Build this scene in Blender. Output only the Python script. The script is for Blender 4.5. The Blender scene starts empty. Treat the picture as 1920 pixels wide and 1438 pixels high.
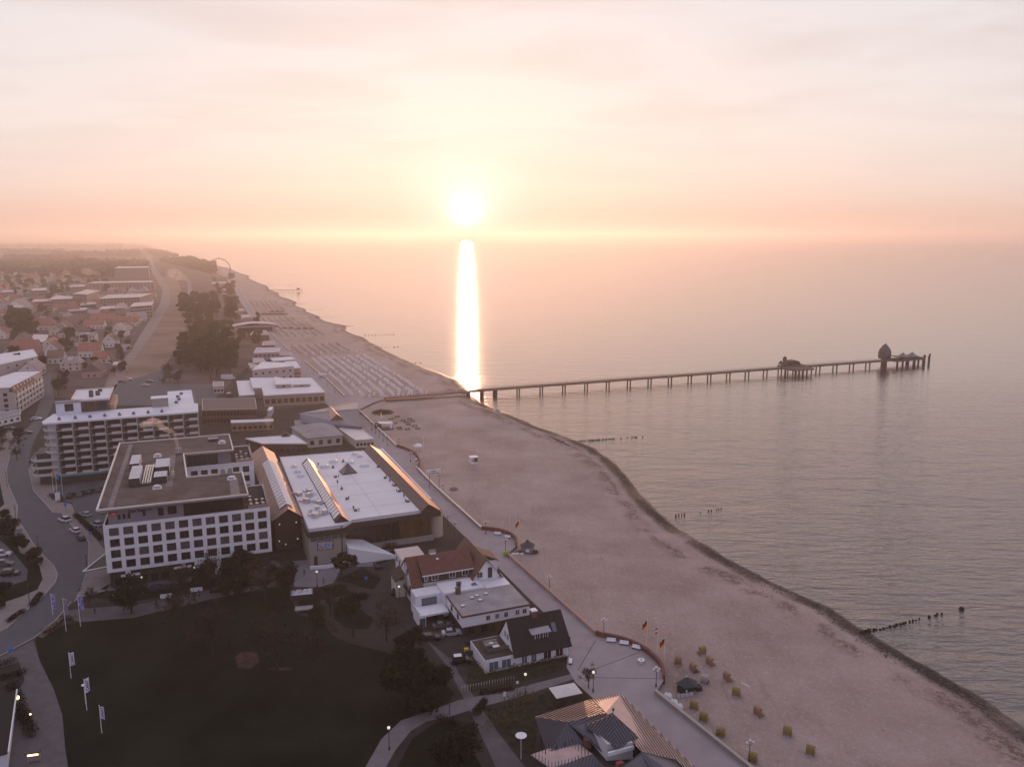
import bpy, bmesh, math, random
from mathutils import Vector, Matrix, noise
from mathutils.geometry import tessellate_polygon
random.seed(7)
SC = bpy.context.scene
COL = SC.collection
# ---------------------------------------------------------------- camera
FPX, HC = 1500.0, 85.0
PITCH = math.atan(274/FPX); CPI, SPI = math.cos(PITCH), math.sin(PITCH)
cam = bpy.data.cameras.new('camera'); camo = bpy.data.objects.new('camera', cam); COL.objects.link(camo)
camo.location = (0, 0, HC); camo.rotation_euler = (math.pi/2 - PITCH, 0, 0)
cam.sensor_width = 36; cam.sensor_fit = 'HORIZONTAL'; cam.lens = 36*FPX/1920
cam.clip_start = 1; cam.clip_end = 60000
SC.camera = camo
SC.view_settings.view_transform = 'Standard'; SC.view_settings.look = 'None'
SC.view_settings.gamma = 1; SC.view_settings.use_curve_mapping = False
SC.view_settings.exposure = 0.12
SC.cycles.volume_bounces = 2
SC.cycles.max_bounces = 6; SC.cycles.diffuse_bounces = 2; SC.cycles.glossy_bounces = 2
SC.cycles.use_denoising = True
SC.cycles.volume_step_rate = 4
# ---------------------------------------------------------------- sky and sun
SUN_EL = math.radians(1.75); SUN_AZ = math.atan(-85/1527)      # azimuth from +Y, negative is left
SD = Vector((math.sin(SUN_AZ)*math.cos(SUN_EL), math.cos(SUN_AZ)*math.cos(SUN_EL), math.sin(SUN_EL)))
wd = bpy.data.worlds.new('World'); SC.world = wd; wd.use_nodes = True
nt = wd.node_tree; nt.nodes.clear()
def N(t, **k):
    n = nt.nodes.new(t)
    for a, b in k.items(): setattr(n, a, b)
    return n
def LK(a, b): nt.links.new(a, b)
def MATH(op, a, b=None, c=None):
    n = N('ShaderNodeMath', operation=op)
    for i, v in enumerate((a, b, c)):
        if v is None: continue
        if isinstance(v, (int, float)): n.inputs[i].default_value = v
        else: LK(v, n.inputs[i])
    return n.outputs[0]
def RAMP(fac, stops):
    n = N('ShaderNodeValToRGB'); e = n.color_ramp.elements
    while len(e) > 1: e.remove(e[-1])
    for i, (p_, c) in enumerate(stops):
        el = e[0] if i == 0 else e.new(p_)
        el.position = p_; el.color = (*c, 1)
    LK(fac, n.inputs[0]); return n.outputs[0]
def MIX(fac, a, b, mode='MIX'):
    n = N('ShaderNodeMix', data_type='RGBA', blend_type=mode)
    for s, v in ((0, fac), (6, a), (7, b)):
        if isinstance(v, (int, float)): n.inputs[s].default_value = v
        elif isinstance(v, tuple): n.inputs[s].default_value = (*v, 1)
        else: LK(v, n.inputs[s])
    return n.outputs[2]
tc = N('ShaderNodeTexCoord')
sep = N('ShaderNodeSeparateXYZ'); LK(tc.outputs['Generated'], sep.inputs[0])
X, Y, Z = sep.outputs
el = MATH('MAXIMUM', Z, 0.0)
az = MATH('ARCTAN2', X, Y)                                     # 0 ahead, + to the right
ahead = RAMP(MATH('POWER', el, 0.5), [                          # sunrise side by sqrt(sin elevation)
    (0.0, (.74, .47, .36)), (.16, (.77, .54, .43)), (.24, (.80, .66, .58)), (.36, (.79, .72, .70)),
    (.50, (.75, .70, .71)), (.62, (.78, .67, .65)), (.80, (.66, .58, .64)), (1.0, (.44, .46, .64))])
behind = RAMP(MATH('POWER', el, 0.5), [
    (0.0, (.40, .34, .44)), (.3, (.52, .45, .56)), (.6, (.46, .45, .62)), (1.0, (.44, .46, .64))])
side = RAMP(MATH('MULTIPLY_ADD', MATH('COSINE', MATH('ADD', az, 0.056)), 0.5, 0.5), [(0.0, (0, 0, 0)), (.45, (.15,)*3), (.80, (.80,)*3), (1.0, (1, 1, 1))])
sky = MIX(side, behind, ahead)
# thin cloud streaks: direction divided by height, so they lie in a flat layer
inv = MATH('DIVIDE', 1.0, MATH('ADD', el, 0.10))
cx, cy = MATH('MULTIPLY', X, inv), MATH('MULTIPLY', Y, inv)
cmb = N('ShaderNodeCombineXYZ'); LK(MATH('MULTIPLY', cx, 0.8), cmb.inputs[0]); LK(MATH('MULTIPLY', cy, 1.3), cmb.inputs[1])
nz = N('ShaderNodeTexNoise'); nz.inputs['Scale'].default_value = 1.1; nz.inputs['Detail'].default_value = 7; nz.inputs['Roughness'].default_value = .5
nz.inputs['Distortion'].default_value = .5
LK(cmb.outputs[0], nz.inputs['Vector'])
cl = RAMP(nz.outputs[0], [(.44, (0, 0, 0)), (.62, (1, 1, 1))])
clf = MATH('MULTIPLY', cl, MATH('SMOOTH_MIN', MATH('MULTIPLY', el, 5.0), 1.0, 0.1))
clc = MIX(side, (.36, .34, .44), (.64, .54, .53))
sky = MIX(MATH('MULTIPLY', clf, 0.5), sky, clc)
# the aureole round the sun
dp = N('ShaderNodeVectorMath', operation='DOT_PRODUCT'); LK(tc.outputs['Generated'], dp.inputs[0]); dp.inputs[1].default_value = SD
ang = MATH('ARCCOSINE', MATH('MINIMUM', dp.outputs['Value'], 1.0))
def gauss(w): return MATH('EXPONENT', MATH('MULTIPLY', MATH('POWER', MATH('DIVIDE', ang, w), 2.0), -1.0))
g1 = gauss(math.radians(1.1)); g2 = gauss(math.radians(3.2)); g3 = gauss(math.radians(12))
g0 = gauss(math.radians(.42))
sky = MIX(MATH('MULTIPLY', g3, 0.07), sky, (1.0, .82, .76), 'ADD')
sky = MIX(MATH('MULTIPLY', g2, 0.24), sky, (1.0, .92, 1.0), 'ADD')
sky = MIX(MATH('MULTIPLY', g1, 1.0), sky, (1.0, .88, .62), 'ADD')
sky = MIX(MATH('MULTIPLY', g0, 9.0), sky, (1.0, .85, .6), 'ADD')
gc = N('ShaderNodeBackground'); LK(sky, gc.inputs[0]); gc.inputs[1].default_value = 1.0
ns = N('ShaderNodeTexSky'); ns.sky_type = 'NISHITA'; ns.sun_disc = False
ns.sun_elevation = SUN_EL; ns.sun_rotation = SUN_AZ
ns.air_density = 1.5; ns.dust_density = 3
nb = N('ShaderNodeBackground'); LK(ns.outputs[0], nb.inputs[0]); nb.inputs[1].default_value = 0.03
ad = N('ShaderNodeAddShader'); LK(gc.outputs[0], ad.inputs[0]); LK(nb.outputs[0], ad.inputs[1])
wo = N('ShaderNodeOutputWorld'); LK(ad.outputs[0], wo.inputs['Surface'])
sl = bpy.data.lights.new('sun', 'SUN'); sl.energy = 2.2; sl.angle = math.radians(.6); sl.color = (1.0, .54, .31)
so = bpy.data.objects.new('sun', sl); COL.objects.link(so)
so.rotation_euler = SD.to_track_quat('Z', 'Y').to_euler()
# ---------------------------------------------------------------- helpers
def P(px, py, z=0.0):
    'the place at height z that the photograph shows at this point'
    u = (px-960)/FPX; v = (719-py)/FPX
    d = (u, CPI+v*SPI, -SPI+v*CPI); t = (z-HC)/d[2]
    return Vector((t*d[0], t*d[1], z))
MATS = {}
def mat(name, col, rough=.8, vary=0.0, scale=.3, bump=0.0, bscale=2.0, metal=0.0, col2=None, spec=.5, emit=None, estr=1.0, thr=(.35, .65), trans=0.0, alpha=1.0):
    if name in MATS: return MATS[name]
    m = bpy.data.materials.new(name); m.use_nodes = True; MATS[name] = m
    t = m.node_tree; b = t.nodes['Principled BSDF']
    b.inputs['Base Color'].default_value = (*col, 1); b.inputs['Roughness'].default_value = rough
    b.inputs['Metallic'].default_value = metal; b.inputs['Specular IOR Level'].default_value = spec if rough < .86 else .12
    b.inputs['Alpha'].default_value = alpha
    if emit: b.inputs['Emission Color'].default_value = (*emit, 1); b.inputs['Emission Strength'].default_value = estr
    if vary or col2:
        g = t.nodes.new('ShaderNodeNewGeometry')
        n = t.nodes.new('ShaderNodeTexNoise'); n.inputs['Scale'].default_value = scale; n.inputs['Detail'].default_value = 8
        n.inputs['Roughness'].default_value = .62
        t.links.new(g.outputs['Position'], n.inputs['Vector'])
        r = t.nodes.new('ShaderNodeValToRGB'); e = r.color_ramp.elements
        e[0].position, e[1].position = thr
        c2 = col2 or tuple(c*(1+vary) for c in col); c1 = col if col2 else tuple(c*(1-vary) for c in col)
        e[0].color = (*c1, 1); e[1].color = (*c2, 1)
        t.links.new(n.outputs[0], r.inputs[0]); t.links.new(r.outputs[0], b.inputs['Base Color'])
    if bump:
        g = t.nodes.new('ShaderNodeNewGeometry')
        n = t.nodes.new('ShaderNodeTexNoise'); n.inputs['Scale'].default_value = bscale; n.inputs['Detail'].default_value = 6
        t.links.new(g.outputs['Position'], n.inputs['Vector'])
        bp = t.nodes.new('ShaderNodeBump'); bp.inputs['Strength'].default_value = bump; bp.inputs['Distance'].default_value = .2
        t.links.new(n.outputs[0], bp.inputs['Height']); t.links.new(bp.outputs[0], b.inputs['Normal'])
    return m
def tag(o, label=None, cat=None, group=None, kind=None):
    if label: o['label'] = label
    if cat: o['category'] = cat
    if group: o['group'] = group
    if kind: o['kind'] = kind
    return o
def thing(name, label, cat, loc=(0, 0, 0), rz=0, group=None):
    o = bpy.data.objects.new(name, None); COL.objects.link(o)
    o.location = (loc[0], loc[1], loc[2] if len(loc) > 2 else 0); o.rotation_euler = (0, 0, rz)
    o.empty_display_size = .5
    return tag(o, label, cat, group)
class MB:
    'collects shapes, then links them as one mesh'
    def __init__(s): s.v = []; s.f = []
    def add(s, vs, fs):
        n = len(s.v); s.v += [tuple(v) for v in vs]; s.f += [tuple(i+n for i in f) for f in fs]; return s
    def box(s, x0, x1, y0, y1, z0, z1):
        if x0 > x1: x0, x1 = x1, x0
        if y0 > y1: y0, y1 = y1, y0
        return s.add([(x0, y0, z0), (x1, y0, z0), (x1, y1, z0), (x0, y1, z0), (x0, y0, z1), (x1, y0, z1), (x1, y1, z1), (x0, y1, z1)],
                     [(0, 3, 2, 1), (4, 5, 6, 7), (0, 1, 5, 4), (1, 2, 6, 5), (2, 3, 7, 6), (3, 0, 4, 7)])
    def prism(s, pts, z0, z1):
        'polygon in plan pulled up from z0 to z1 (numbers, or one per corner)'
        n = len(pts); a = sum(pts[i][0]*pts[(i+1) % n][1]-pts[(i+1) % n][0]*pts[i][1] for i in range(n))
        if a < 0: pts = pts[::-1]
        zb = z0 if isinstance(z0, (list, tuple)) else [z0]*n; zt = z1 if isinstance(z1, (list, tuple)) else [z1]*n
        if a < 0: zb = list(zb)[::-1]; zt = list(zt)[::-1]
        vs = [(p[0], p[1], z) for p, z in zip(pts, zb)]+[(p[0], p[1], z) for p, z in zip(pts, zt)]
        tr = tessellate_polygon([[Vector((p[0], p[1], 0)) for p in pts]])
        fs = []
        for t in tr:
            q = [Vector(pts[i][:2]) for i in t]
            if (q[1]-q[0]).cross(q[2]-q[0]) < 0: t = t[::-1]
            fs.append(tuple(i+n for i in t)); fs.append(tuple(reversed(t)))
        fs += [(i, (i+1) % n, n+(i+1) % n, n+i) for i in range(n)]
        return s.add(vs, fs)
    def sheet(s, pts, z=0.0):
        n = len(pts); tr = tessellate_polygon([[Vector((p[0], p[1], 0)) for p in pts]]); fs = []
        for t in tr:
            q = [Vector(pts[i][:2]) for i in t]
            fs.append(tuple(t) if (q[1]-q[0]).cross(q[2]-q[0]) > 0 else tuple(t[::-1]))
        return s.add([(p[0], p[1], z) for p in pts], fs)
    def face(s, *pts): return s.add(pts, [tuple(range(len(pts)))])
    def slab(s, pts, th):
        'a thick plate below a 3-D polygon'
        n = len(pts); vs = [tuple(p) for p in pts]+[(p[0], p[1], p[2]-th) for p in pts]
        return s.add(vs, [tuple(range(n)), tuple(range(2*n-1, n-1, -1))]+[(i, i+n, (i+1) % n+n, (i+1) % n) for i in range(n)])
    def tube(s, p0, p1, r0, r1=None, n=8):
        r1 = r0 if r1 is None else r1; p0, p1 = Vector(p0), Vector(p1); d = (p1-p0).normalized()
        a = d.orthogonal().normalized(); b = d.cross(a); vs = []
        for p, r in ((p0, r0), (p1, r1)):
            for i in range(n):
                t = 2*math.pi*i/n; vs.append(p+(a*math.cos(t)+b*math.sin(t))*r)
        return s.add(vs, [(i, (i+1) % n, n+(i+1) % n, n+i) for i in range(n)]+[tuple(range(n-1, -1, -1)), tuple(range(n, 2*n))])
    def lathe(s, c, prof, n=12):
        'profile [(r, z)] turned about the vertical through c'
        vs = [];
        for r, z in prof:
            for i in range(n):
                t = 2*math.pi*i/n; vs.append((c[0]+r*math.cos(t), c[1]+r*math.sin(t), z))
        m = len(prof); fs = [(j*n+i, j*n+(i+1) % n, (j+1)*n+(i+1) % n, (j+1)*n+i) for j in range(m-1) for i in range(n)]
        fs += [tuple(range(n-1, -1, -1)), tuple((m-1)*n+i for i in range(n))]
        return s.add(vs, fs)
    def ball(s, c, r, n=10, sz=1.0):
        return s.lathe(c, [(max(.001, r*math.sin(math.pi*k/(n//2+1))), c[2]-r*sz*math.cos(math.pi*k/(n//2+1))) for k in range(n//2+2)], n)
    def path(s, pts, w, z0, z1):
        'a wall or strip of width w along a line of plan points'
        n = len(pts); L = []; R = []
        for i, p in enumerate(pts):
            a = Vector(pts[max(0, i-1)][:2]); b = Vector(pts[min(n-1, i+1)][:2]); d = (b-a).normalized()
            q = Vector((-d.y, d.x))*w/2; L.append((p[0]+q.x, p[1]+q.y)); R.append((p[0]-q.x, p[1]-q.y))
        vs = []
        for i in range(n): vs += [(*L[i], z0), (*R[i], z0), (*R[i], z1), (*L[i], z1)]
        fs = []
        for i in range(n-1):
            o = 4*i
            for k in range(4): fs.append((o+k, o+4+k, o+4+(k+1) % 4, o+(k+1) % 4))
        fs += [(3, 2, 1, 0), (4*n-4, 4*n-3, 4*n-2, 4*n-1)]
        return s.add(vs, fs)
    def build(s, name, m, parent=None, smooth=False):
        me = bpy.data.meshes.new(name); me.from_pydata(s.v, [], s.f); me.validate(); me.materials.append(m)
        bm = bmesh.new(); bm.from_mesh(me); bmesh.ops.recalc_face_normals(bm, faces=bm.faces); bm.to_mesh(me); bm.free()
        if smooth:
            for p_ in me.polygons: p_.use_smooth = True
        o = bpy.data.objects.new(name, me); COL.objects.link(o)
        if parent: o.parent = parent
        return o
def sheet_obj(name, pts, z, m, kind='structure'):
    o = MB().sheet(pts, z).build(name, m); me = o.data
    if me.polygons and sum(p_.normal.z for p_ in me.polygons) < 0: me.flip_normals()
    return tag(o, kind=kind)
def smooth_line(pts, k=6):
    out = []
    for i in range(len(pts)-1):
        p0 = Vector(pts[max(i-1, 0)]); p1 = Vector(pts[i]); p2 = Vector(pts[i+1]); p3 = Vector(pts[min(i+2, len(pts)-1)])
        for j in range(k):
            t = j/k; out.append(.5*((2*p1)+(p2-p0)*t+(2*p0-5*p1+4*p2-p3)*t*t+(3*p1-p0-3*p2+p3)*t**3))
    out.append(Vector(pts[-1])); return out
def GP(pts, z=0.0): return [P(x, y, z) for x, y in pts]
# ---------------------------------------------------------------- sea, beach, land
SEA = -2.0
def water_mat():
    m = bpy.data.materials.new('sea_water'); m.use_nodes = True; t = m.node_tree; b = t.nodes['Principled BSDF']
    b.inputs['Base Color'].default_value = (.034, .018, .024, 1); b.inputs['Roughness'].default_value = .115
    b.inputs['IOR'].default_value = 2.05
    g = t.nodes.new('ShaderNodeNewGeometry')
    def wave(rz, sx, sy, sc, det=3):
        mp = t.nodes.new('ShaderNodeMapping'); mp.inputs['Rotation'].default_value[2] = rz; mp.inputs['Scale'].default_value = (sx, sy, 1)
        n = t.nodes.new('ShaderNodeTexNoise'); n.inputs['Scale'].default_value = sc; n.inputs['Detail'].default_value = det; n.inputs['Distortion'].default_value = .3
        t.links.new(g.outputs['Position'], mp.inputs[0]); t.links.new(mp.outputs[0], n.inputs['Vector']); return n.outputs[0]
    a = wave(math.radians(26), .30, 1.0, .55); c = wave(math.radians(14), .5, 1.0, 1.3); e = wave(0, .4, 1, .06); h = wave(math.radians(20), .25, 1, .16, 4)
    m1 = t.nodes.new('ShaderNodeMath'); m1.operation = 'MULTIPLY_ADD'; m1.inputs[1].default_value = .30
    t.links.new(c, m1.inputs[0]); t.links.new(a, m1.inputs[2])
    m2 = t.nodes.new('ShaderNodeMath'); m2.operation = 'MULTIPLY_ADD'; m2.inputs[1].default_value = 1.2
    t.links.new(e, m2.inputs[0]); m3 = t.nodes.new('ShaderNodeMath'); m3.operation = 'MULTIPLY_ADD'; m3.inputs[1].default_value = 1.8
    t.links.new(h, m3.inputs[0]); t.links.new(m1.outputs[0], m3.inputs[2]); t.links.new(m3.outputs[0], m2.inputs[2])
    bp = t.nodes.new('ShaderNodeBump'); bp.inputs['Strength'].default_value = 1.0; bp.inputs['Distance'].default_value = WAVE
    sp = t.nodes.new('ShaderNodeSeparateXYZ'); t.links.new(g.outputs['Position'], sp.inputs[0]); mr = t.nodes.new('ShaderNodeMapRange'); mr.inputs[1].default_value = 120; mr.inputs[2].default_value = 520; mr.inputs[3].default_value = 4.6; mr.inputs[4].default_value = .6; t.links.new(sp.outputs[1], mr.inputs[0])
    mm = t.nodes.new('ShaderNodeMath'); mm.operation = 'MULTIPLY'; t.links.new(m2.outputs[0], mm.inputs[0]); t.links.new(mr.outputs[0], mm.inputs[1]); t.links.new(mm.outputs[0], bp.inputs['Height']); t.links.new(bp.outputs[0], b.inputs['Normal'])
    return m
WAVE = .16; DENS = .0002
R0 = 15000
sheet_obj('sea', [(-R0, -600), (R0, -600), (R0, R0), (-R0, R0)], SEA, water_mat())
coast_px = [(2500, 1760), (2100, 1480), (1920, 1362), (1837, 1306), (1755, 1257), (1700, 1228), (1642, 1194), (1560, 1141), (1477, 1104), (1372, 1051), (1290, 1002),
            (1255, 978), (1225, 950), (1200, 925), (1170, 885), (1140, 858), (1110, 838), (1080, 826), (1050, 815), (1010, 801), (975, 785), (940, 770), (905, 757),
            (885, 742), (872, 726), (856, 712), (830, 701), (800, 690), (776, 681), (745, 668), (719, 656), (713, 651), (692, 641), (683, 633), (660, 626), (648, 620), (650, 611),
            (625, 606), (609, 602), (599, 597), (601, 594), (587, 589), (574, 584), (574, 580), (556, 574), (553, 571), (557, 567), (540, 560), (522, 555), (524, 551), (505, 543),
            (501, 536), (486, 531), (466, 522), (467, 517), (449, 512), (436, 506), (426, 502), (390, 495), (365, 489), (334, 480), (313, 475), (296, 468), (273, 458), (235, 452.5), (100, 450), (-300, 449.6)]
coast = GP(coast_px, SEA)
# the top of the beach follows the promenade wall
wall_px = [(1700, 1690), (1400, 1438), (1228, 1300), (1245, 1275), (1240, 1252), (1222, 1232), (1200, 1216), (1170, 1203), (1125, 1193), (1118, 1190), (1034, 1115), (950, 1040), (968, 1024), (966, 1012), (952, 1002), (930, 996), (903, 993), (815, 913), (795, 893), (783, 880), (786, 866),
           (777, 852), (760, 843), (744, 838), (671, 769), (700, 755), (722, 747), (646, 744), (615, 714), (571, 679), (544, 659), (522, 639), (494, 609), (481, 597), (460, 562), (449, 540), (430, 524), (405, 512), (360, 500), (330, 487), (300, 476), (280, 466), (262, 460), (225, 454), (95, 451), (-300, 450.5)]
wall = GP(wall_px, 0)
land = [(v.x, v.y) for v in wall]
land_poly = [(60, -600), (land[0][0], land[0][1]), *land[1:], (-R0, land[-1][1]), (-R0, -600)]
# ---------------------------------------------------------------- ground materials
M_earth = mat('earth', (.045, .036, .032), .95, vary=.35, scale=.06)
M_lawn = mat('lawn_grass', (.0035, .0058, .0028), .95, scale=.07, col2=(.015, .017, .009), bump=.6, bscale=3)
M_meadow = mat('dry_meadow', (.23, .15, .115), .95, vary=.25, scale=.03)
M_asph = mat('asphalt', (.075, .07, .08), .85, vary=.12, scale=.2)
M_pave = mat('light_paving', (.24, .20, .19), .9, vary=.10, scale=.5)
M_plaza = mat('grey_paving', (.17, .15, .165), .85, vary=.12, scale=.25)
M_path = mat('path_slabs', (.115, .10, .105), .9, vary=.15, scale=.4)
M_yard = mat('brown_cobbles', (.046, .037, .037), .9, vary=.2, scale=.4)
M_prom = mat('promenade_paving', (.30, .245, .25), .85, vary=.10, scale=.2)
M_wcap = mat('pale_wall_cap', (.62, .50, .44), .6)
M_brickw = mat('red_brick', (.17, .075, .06), .9, vary=.25, scale=.8)
M_conc = mat('concrete', (.30, .27, .26), .9, vary=.15, scale=.4)
gland = sheet_obj('ground', land_poly, 0.0, M_earth)
# ---- beach as a height field between wall and water
TG = math.radians(22)
def to_g(v): return (v[0]*math.cos(TG)+v[1]*math.sin(TG), -v[0]*math.sin(TG)+v[1]*math.cos(TG))
def to_w(a, b): return (a*math.cos(TG)-b*math.sin(TG), a*math.sin(TG)+b*math.cos(TG))
def mono(line):
    g = sorted([to_g(v) for v in line], key=lambda q: q[1]); return g
def interp(g, b):
    if b <= g[0][1]: return g[0][0]
    for i in range(1, len(g)):
        if b <= g[i][1]:
            (a0, b0), (a1, b1) = g[i-1], g[i]
            return a0+(a1-a0)*(b-b0)/max(1e-6, b1-b0)
    return g[-1][0]
gc_, gw_ = mono([v for v in coast]), mono([v for v in wall])
rows = []; b = -30.0
while b < 13000: rows.append(b); b += 1.5 if b < 700 else (4 if b < 1500 else 40 if b < 5000 else 200)
bv, bf, sh = [], [], []
TS = (0, .12, .3, .5, .7, .85)
for b in rows:
    ac = interp(gc_, b); aw = min(interp(gw_, b), ac-3)
    ac += .8*noise.noise(Vector((b*.12, 0, 0)))+.5*noise.noise(Vector((b*.5, 3, 0)))
    W_ = ac-aw
    cols = [(aw-7, -.7)]+[(aw+W_*t, -.75-.45*t) for t in TS]
    z1 = cols[-1][1]
    for d in (8, 5, 2.5, 1, 0, -3, -9):
        if d < W_*.15: cols.append((ac-d, -2.0+(z1+2.0)*max(d, 0)/max(8.0, d)*.8 if d >= 0 else -2.0+d*.12))
        else: cols.append((ac-W_*.14, z1-.01))
    for a, z in cols:
        x, y = to_w(a, b); bv.append((x, y, z+.08*noise.noise(Vector((x*.12, y*.12, 0)))*(1 if z > -1.9 else 0))); sh.append(ac-a)
nc = len(TS)+8
for r in range(len(rows)-1):
    for c in range(nc-1): o_ = r*nc+c; bf.append((o_, o_+1, o_+nc+1, o_+nc))
me = bpy.data.meshes.new('beach'); me.from_pydata(bv, [], bf)
at_ = me.attributes.new('shore', 'FLOAT', 'POINT'); at_.data.foreach_set('value', sh)
m = mat('beach_sand', (.34, .27, .245), .92); t = m.node_tree; bs = t.nodes['Principled BSDF']
def tn(ty, **k):
    n = t.nodes.new(ty)
    for a, b_ in k.items(): setattr(n, a, b_)
    return n
gpos = tn('ShaderNodeNewGeometry').outputs['Position']
def tnoise(sc, det=8, rough=.6, dist=0):
    n = tn('ShaderNodeTexNoise'); n.inputs['Scale'].default_value = sc; n.inputs['Detail'].default_value = det; n.inputs['Roughness'].default_value = rough; n.inputs['Distortion'].default_value = dist
    t.links.new(gpos, n.inputs['Vector']); return n.outputs[0]
def tm(op, a, b_, clamp=False):
    n = tn('ShaderNodeMath', operation=op); n.use_clamp = clamp
    for i, v in enumerate((a, b_)):
        if isinstance(v, (int, float)): n.inputs[i].default_value = v
        else: t.links.new(v, n.inputs[i])
    return n.outputs[0]
def tr(f, stops):
    n = tn('ShaderNodeValToRGB'); e = n.color_ramp.elements
    while len(e) > 1: e.remove(e[-1])
    for i, (p_, c) in enumerate(stops):
        q = e[0] if i == 0 else e.new(p_); q.position = p_; q.color = (*c, 1) if isinstance(c, tuple) else (c, c, c, 1)
    t.links.new(f, n.inputs[0]); return n.outputs[0]
def tmix(f, a, b_):
    n = tn('ShaderNodeMix', data_type='RGBA')
    for s, v in ((0, f), (6, a), (7, b_)):
        if isinstance(v, tuple): n.inputs[s].default_value = (*v, 1)
        elif isinstance(v, (int, float)): n.inputs[s].default_value = v
        else: t.links.new(v, n.inputs[s])
    return n.outputs[2]
sha = tn('ShaderNodeAttribute', attribute_name='shore').outputs['Fac']
dry = tr(tnoise(.05, 9, .62), [(.3, (.26, .18, .155)), (.5, (.34, .25, .22)), (.72, (.42, .32, .29))])
dry = tmix(tr(tnoise(1.5, 8, .8), [(.52, 0), (.64, .55)]), dry, (.50, .46, .46))         # pale shell and pebble flecks
dry = tmix(tr(tnoise(1.0, 8, .85, 1), [(.34, .6), (.46, 0)]), dry, (.14, .112, .108))     # trampled hollows
shn = tm('ADD', sha, tm('MULTIPLY', tm('SUBTRACT', tnoise(.09, 6), .5), 9.0))
mpn = tn('ShaderNodeMapping'); mpn.inputs['Rotation'].default_value[2] = math.radians(-24); mpn.inputs['Scale'].default_value = (1, .045, 1); t.links.new(gpos, mpn.inputs[0])
trk = tn('ShaderNodeTexNoise'); trk.inputs['Scale'].default_value = .9; trk.inputs['Detail'].default_value = 5; trk.inputs['Roughness'].default_value = .7; trk.inputs['Distortion'].default_value = .4; t.links.new(mpn.outputs[0], trk.inputs['Vector'])
dry = tmix(tr(trk.outputs[0], [(.30, .55), (.42, 0)]), dry, (.22, .165, .15)); dry = tmix(tr(tnoise(.018, 3), [(.5, 0), (.7, .4)]), dry, (.46, .37, .34))
wet = tr(tm('DIVIDE', shn, 40), [(.0, 1), (.05, .9), (.13, .0)])
col = tmix(wet, dry, (.17, .125, .11))
weed1 = tm('MULTIPLY', tr(tm('DIVIDE', sha, 40), [(.0, .3), (.02, 1), (.09, .9), (.15, 0)]), tr(tnoise(.06, 5), [(.38, 0), (.48, 1)]))
weed1 = tm('MULTIPLY', weed1, tr(tnoise(1.2, 8, .75), [(.36, 0), (.5, 1)]))
sh2 = tm('ADD', sha, tm('MULTIPLY', tm('SUBTRACT', tnoise(.035, 4), .5), 14.0))
weed2 = tm('MULTIPLY', tr(tm('DIVIDE', sh2, 40), [(.16, 0), (.235, .7), (.26, .7), (.36, 0)]), tm('MULTIPLY', tr(tnoise(.8, 10, .8), [(.44, 0), (.52, 1)]), tr(tnoise(.11, 4), [(.42, 0), (.52, 1)])))
col = tmix(weed1, col, (.035, .022, .018)); col = tmix(tm('MULTIPLY', weed2, .95), col, (.05, .03, .026))
t.links.new(col, bs.inputs['Base Color'])
t.links.new(tr(wet, [(0, .92), (1, .45)]), bs.inputs['Roughness'])
bp = tn('ShaderNodeBump'); bp.inputs['Strength'].default_value = 1; bp.inputs['Distance'].default_value = .45
t.links.new(tnoise(.7, 10, .72), bp.inputs['Height']); t.links.new(bp.outputs[0], bs.inputs['Normal'])
me.materials.append(m); bo = bpy.data.objects.new('beach', me); COL.objects.link(bo); tag(bo, kind='structure')
for p_ in me.polygons: p_.use_smooth = True
# ---- washed-up seaweed: one mass of small dark scraps in two drift lines
rnd = random.Random(31); wv = MB()
for k in range(34000):
    b = rnd.uniform(20, 400) if k % 5 else rnd.uniform(20, 620); ac = interp(gc_, b); n1 = noise.noise(Vector((b*.03, 1, 0))); n2 = noise.noise(Vector((b*.05, 9, 0)))
    if k % 2: off = 1.0+abs(rnd.gauss(0, 2.1))*(1+n1)+1.2*n1; dens = .55+1.3*n2+.3*noise.noise(Vector((b*.2, 4, 0)))
    else: off = 7.5+3.5*n1+rnd.gauss(0, .7)+(400-b)*.012; dens = .25+1.3*noise.noise(Vector((b*.045, 20, 0)))+.5*noise.noise(Vector((b*.3, 24, 0)))
    if rnd.random() > dens: continue
    x, y = to_w(ac-off, b); z = -2.0+min(max(off, 0), 8)/8*.64+.10; s = rnd.uniform(.08, .38); a_ = rnd.uniform(0, 6.3); n0 = len(wv.v)
    wv.v += [(x+s*math.cos(a_), y+s*math.sin(a_), z), (x-s*.5*math.sin(a_), y+s*.5*math.cos(a_), z+.05), (x-s*math.cos(a_), y-s*math.sin(a_), z), (x+s*.5*math.sin(a_), y-s*.5*math.cos(a_), z+.03)]; wv.f.append((n0, n0+1, n0+2, n0+3))
me = bpy.data.meshes.new('seaweed'); me.from_pydata(wv.v, [], wv.f); me.materials.append(mat('seaweed', (.022, .014, .011), .7)); o = bpy.data.objects.new('seaweed', me); COL.objects.link(o); tag(o, kind='stuff')
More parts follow.
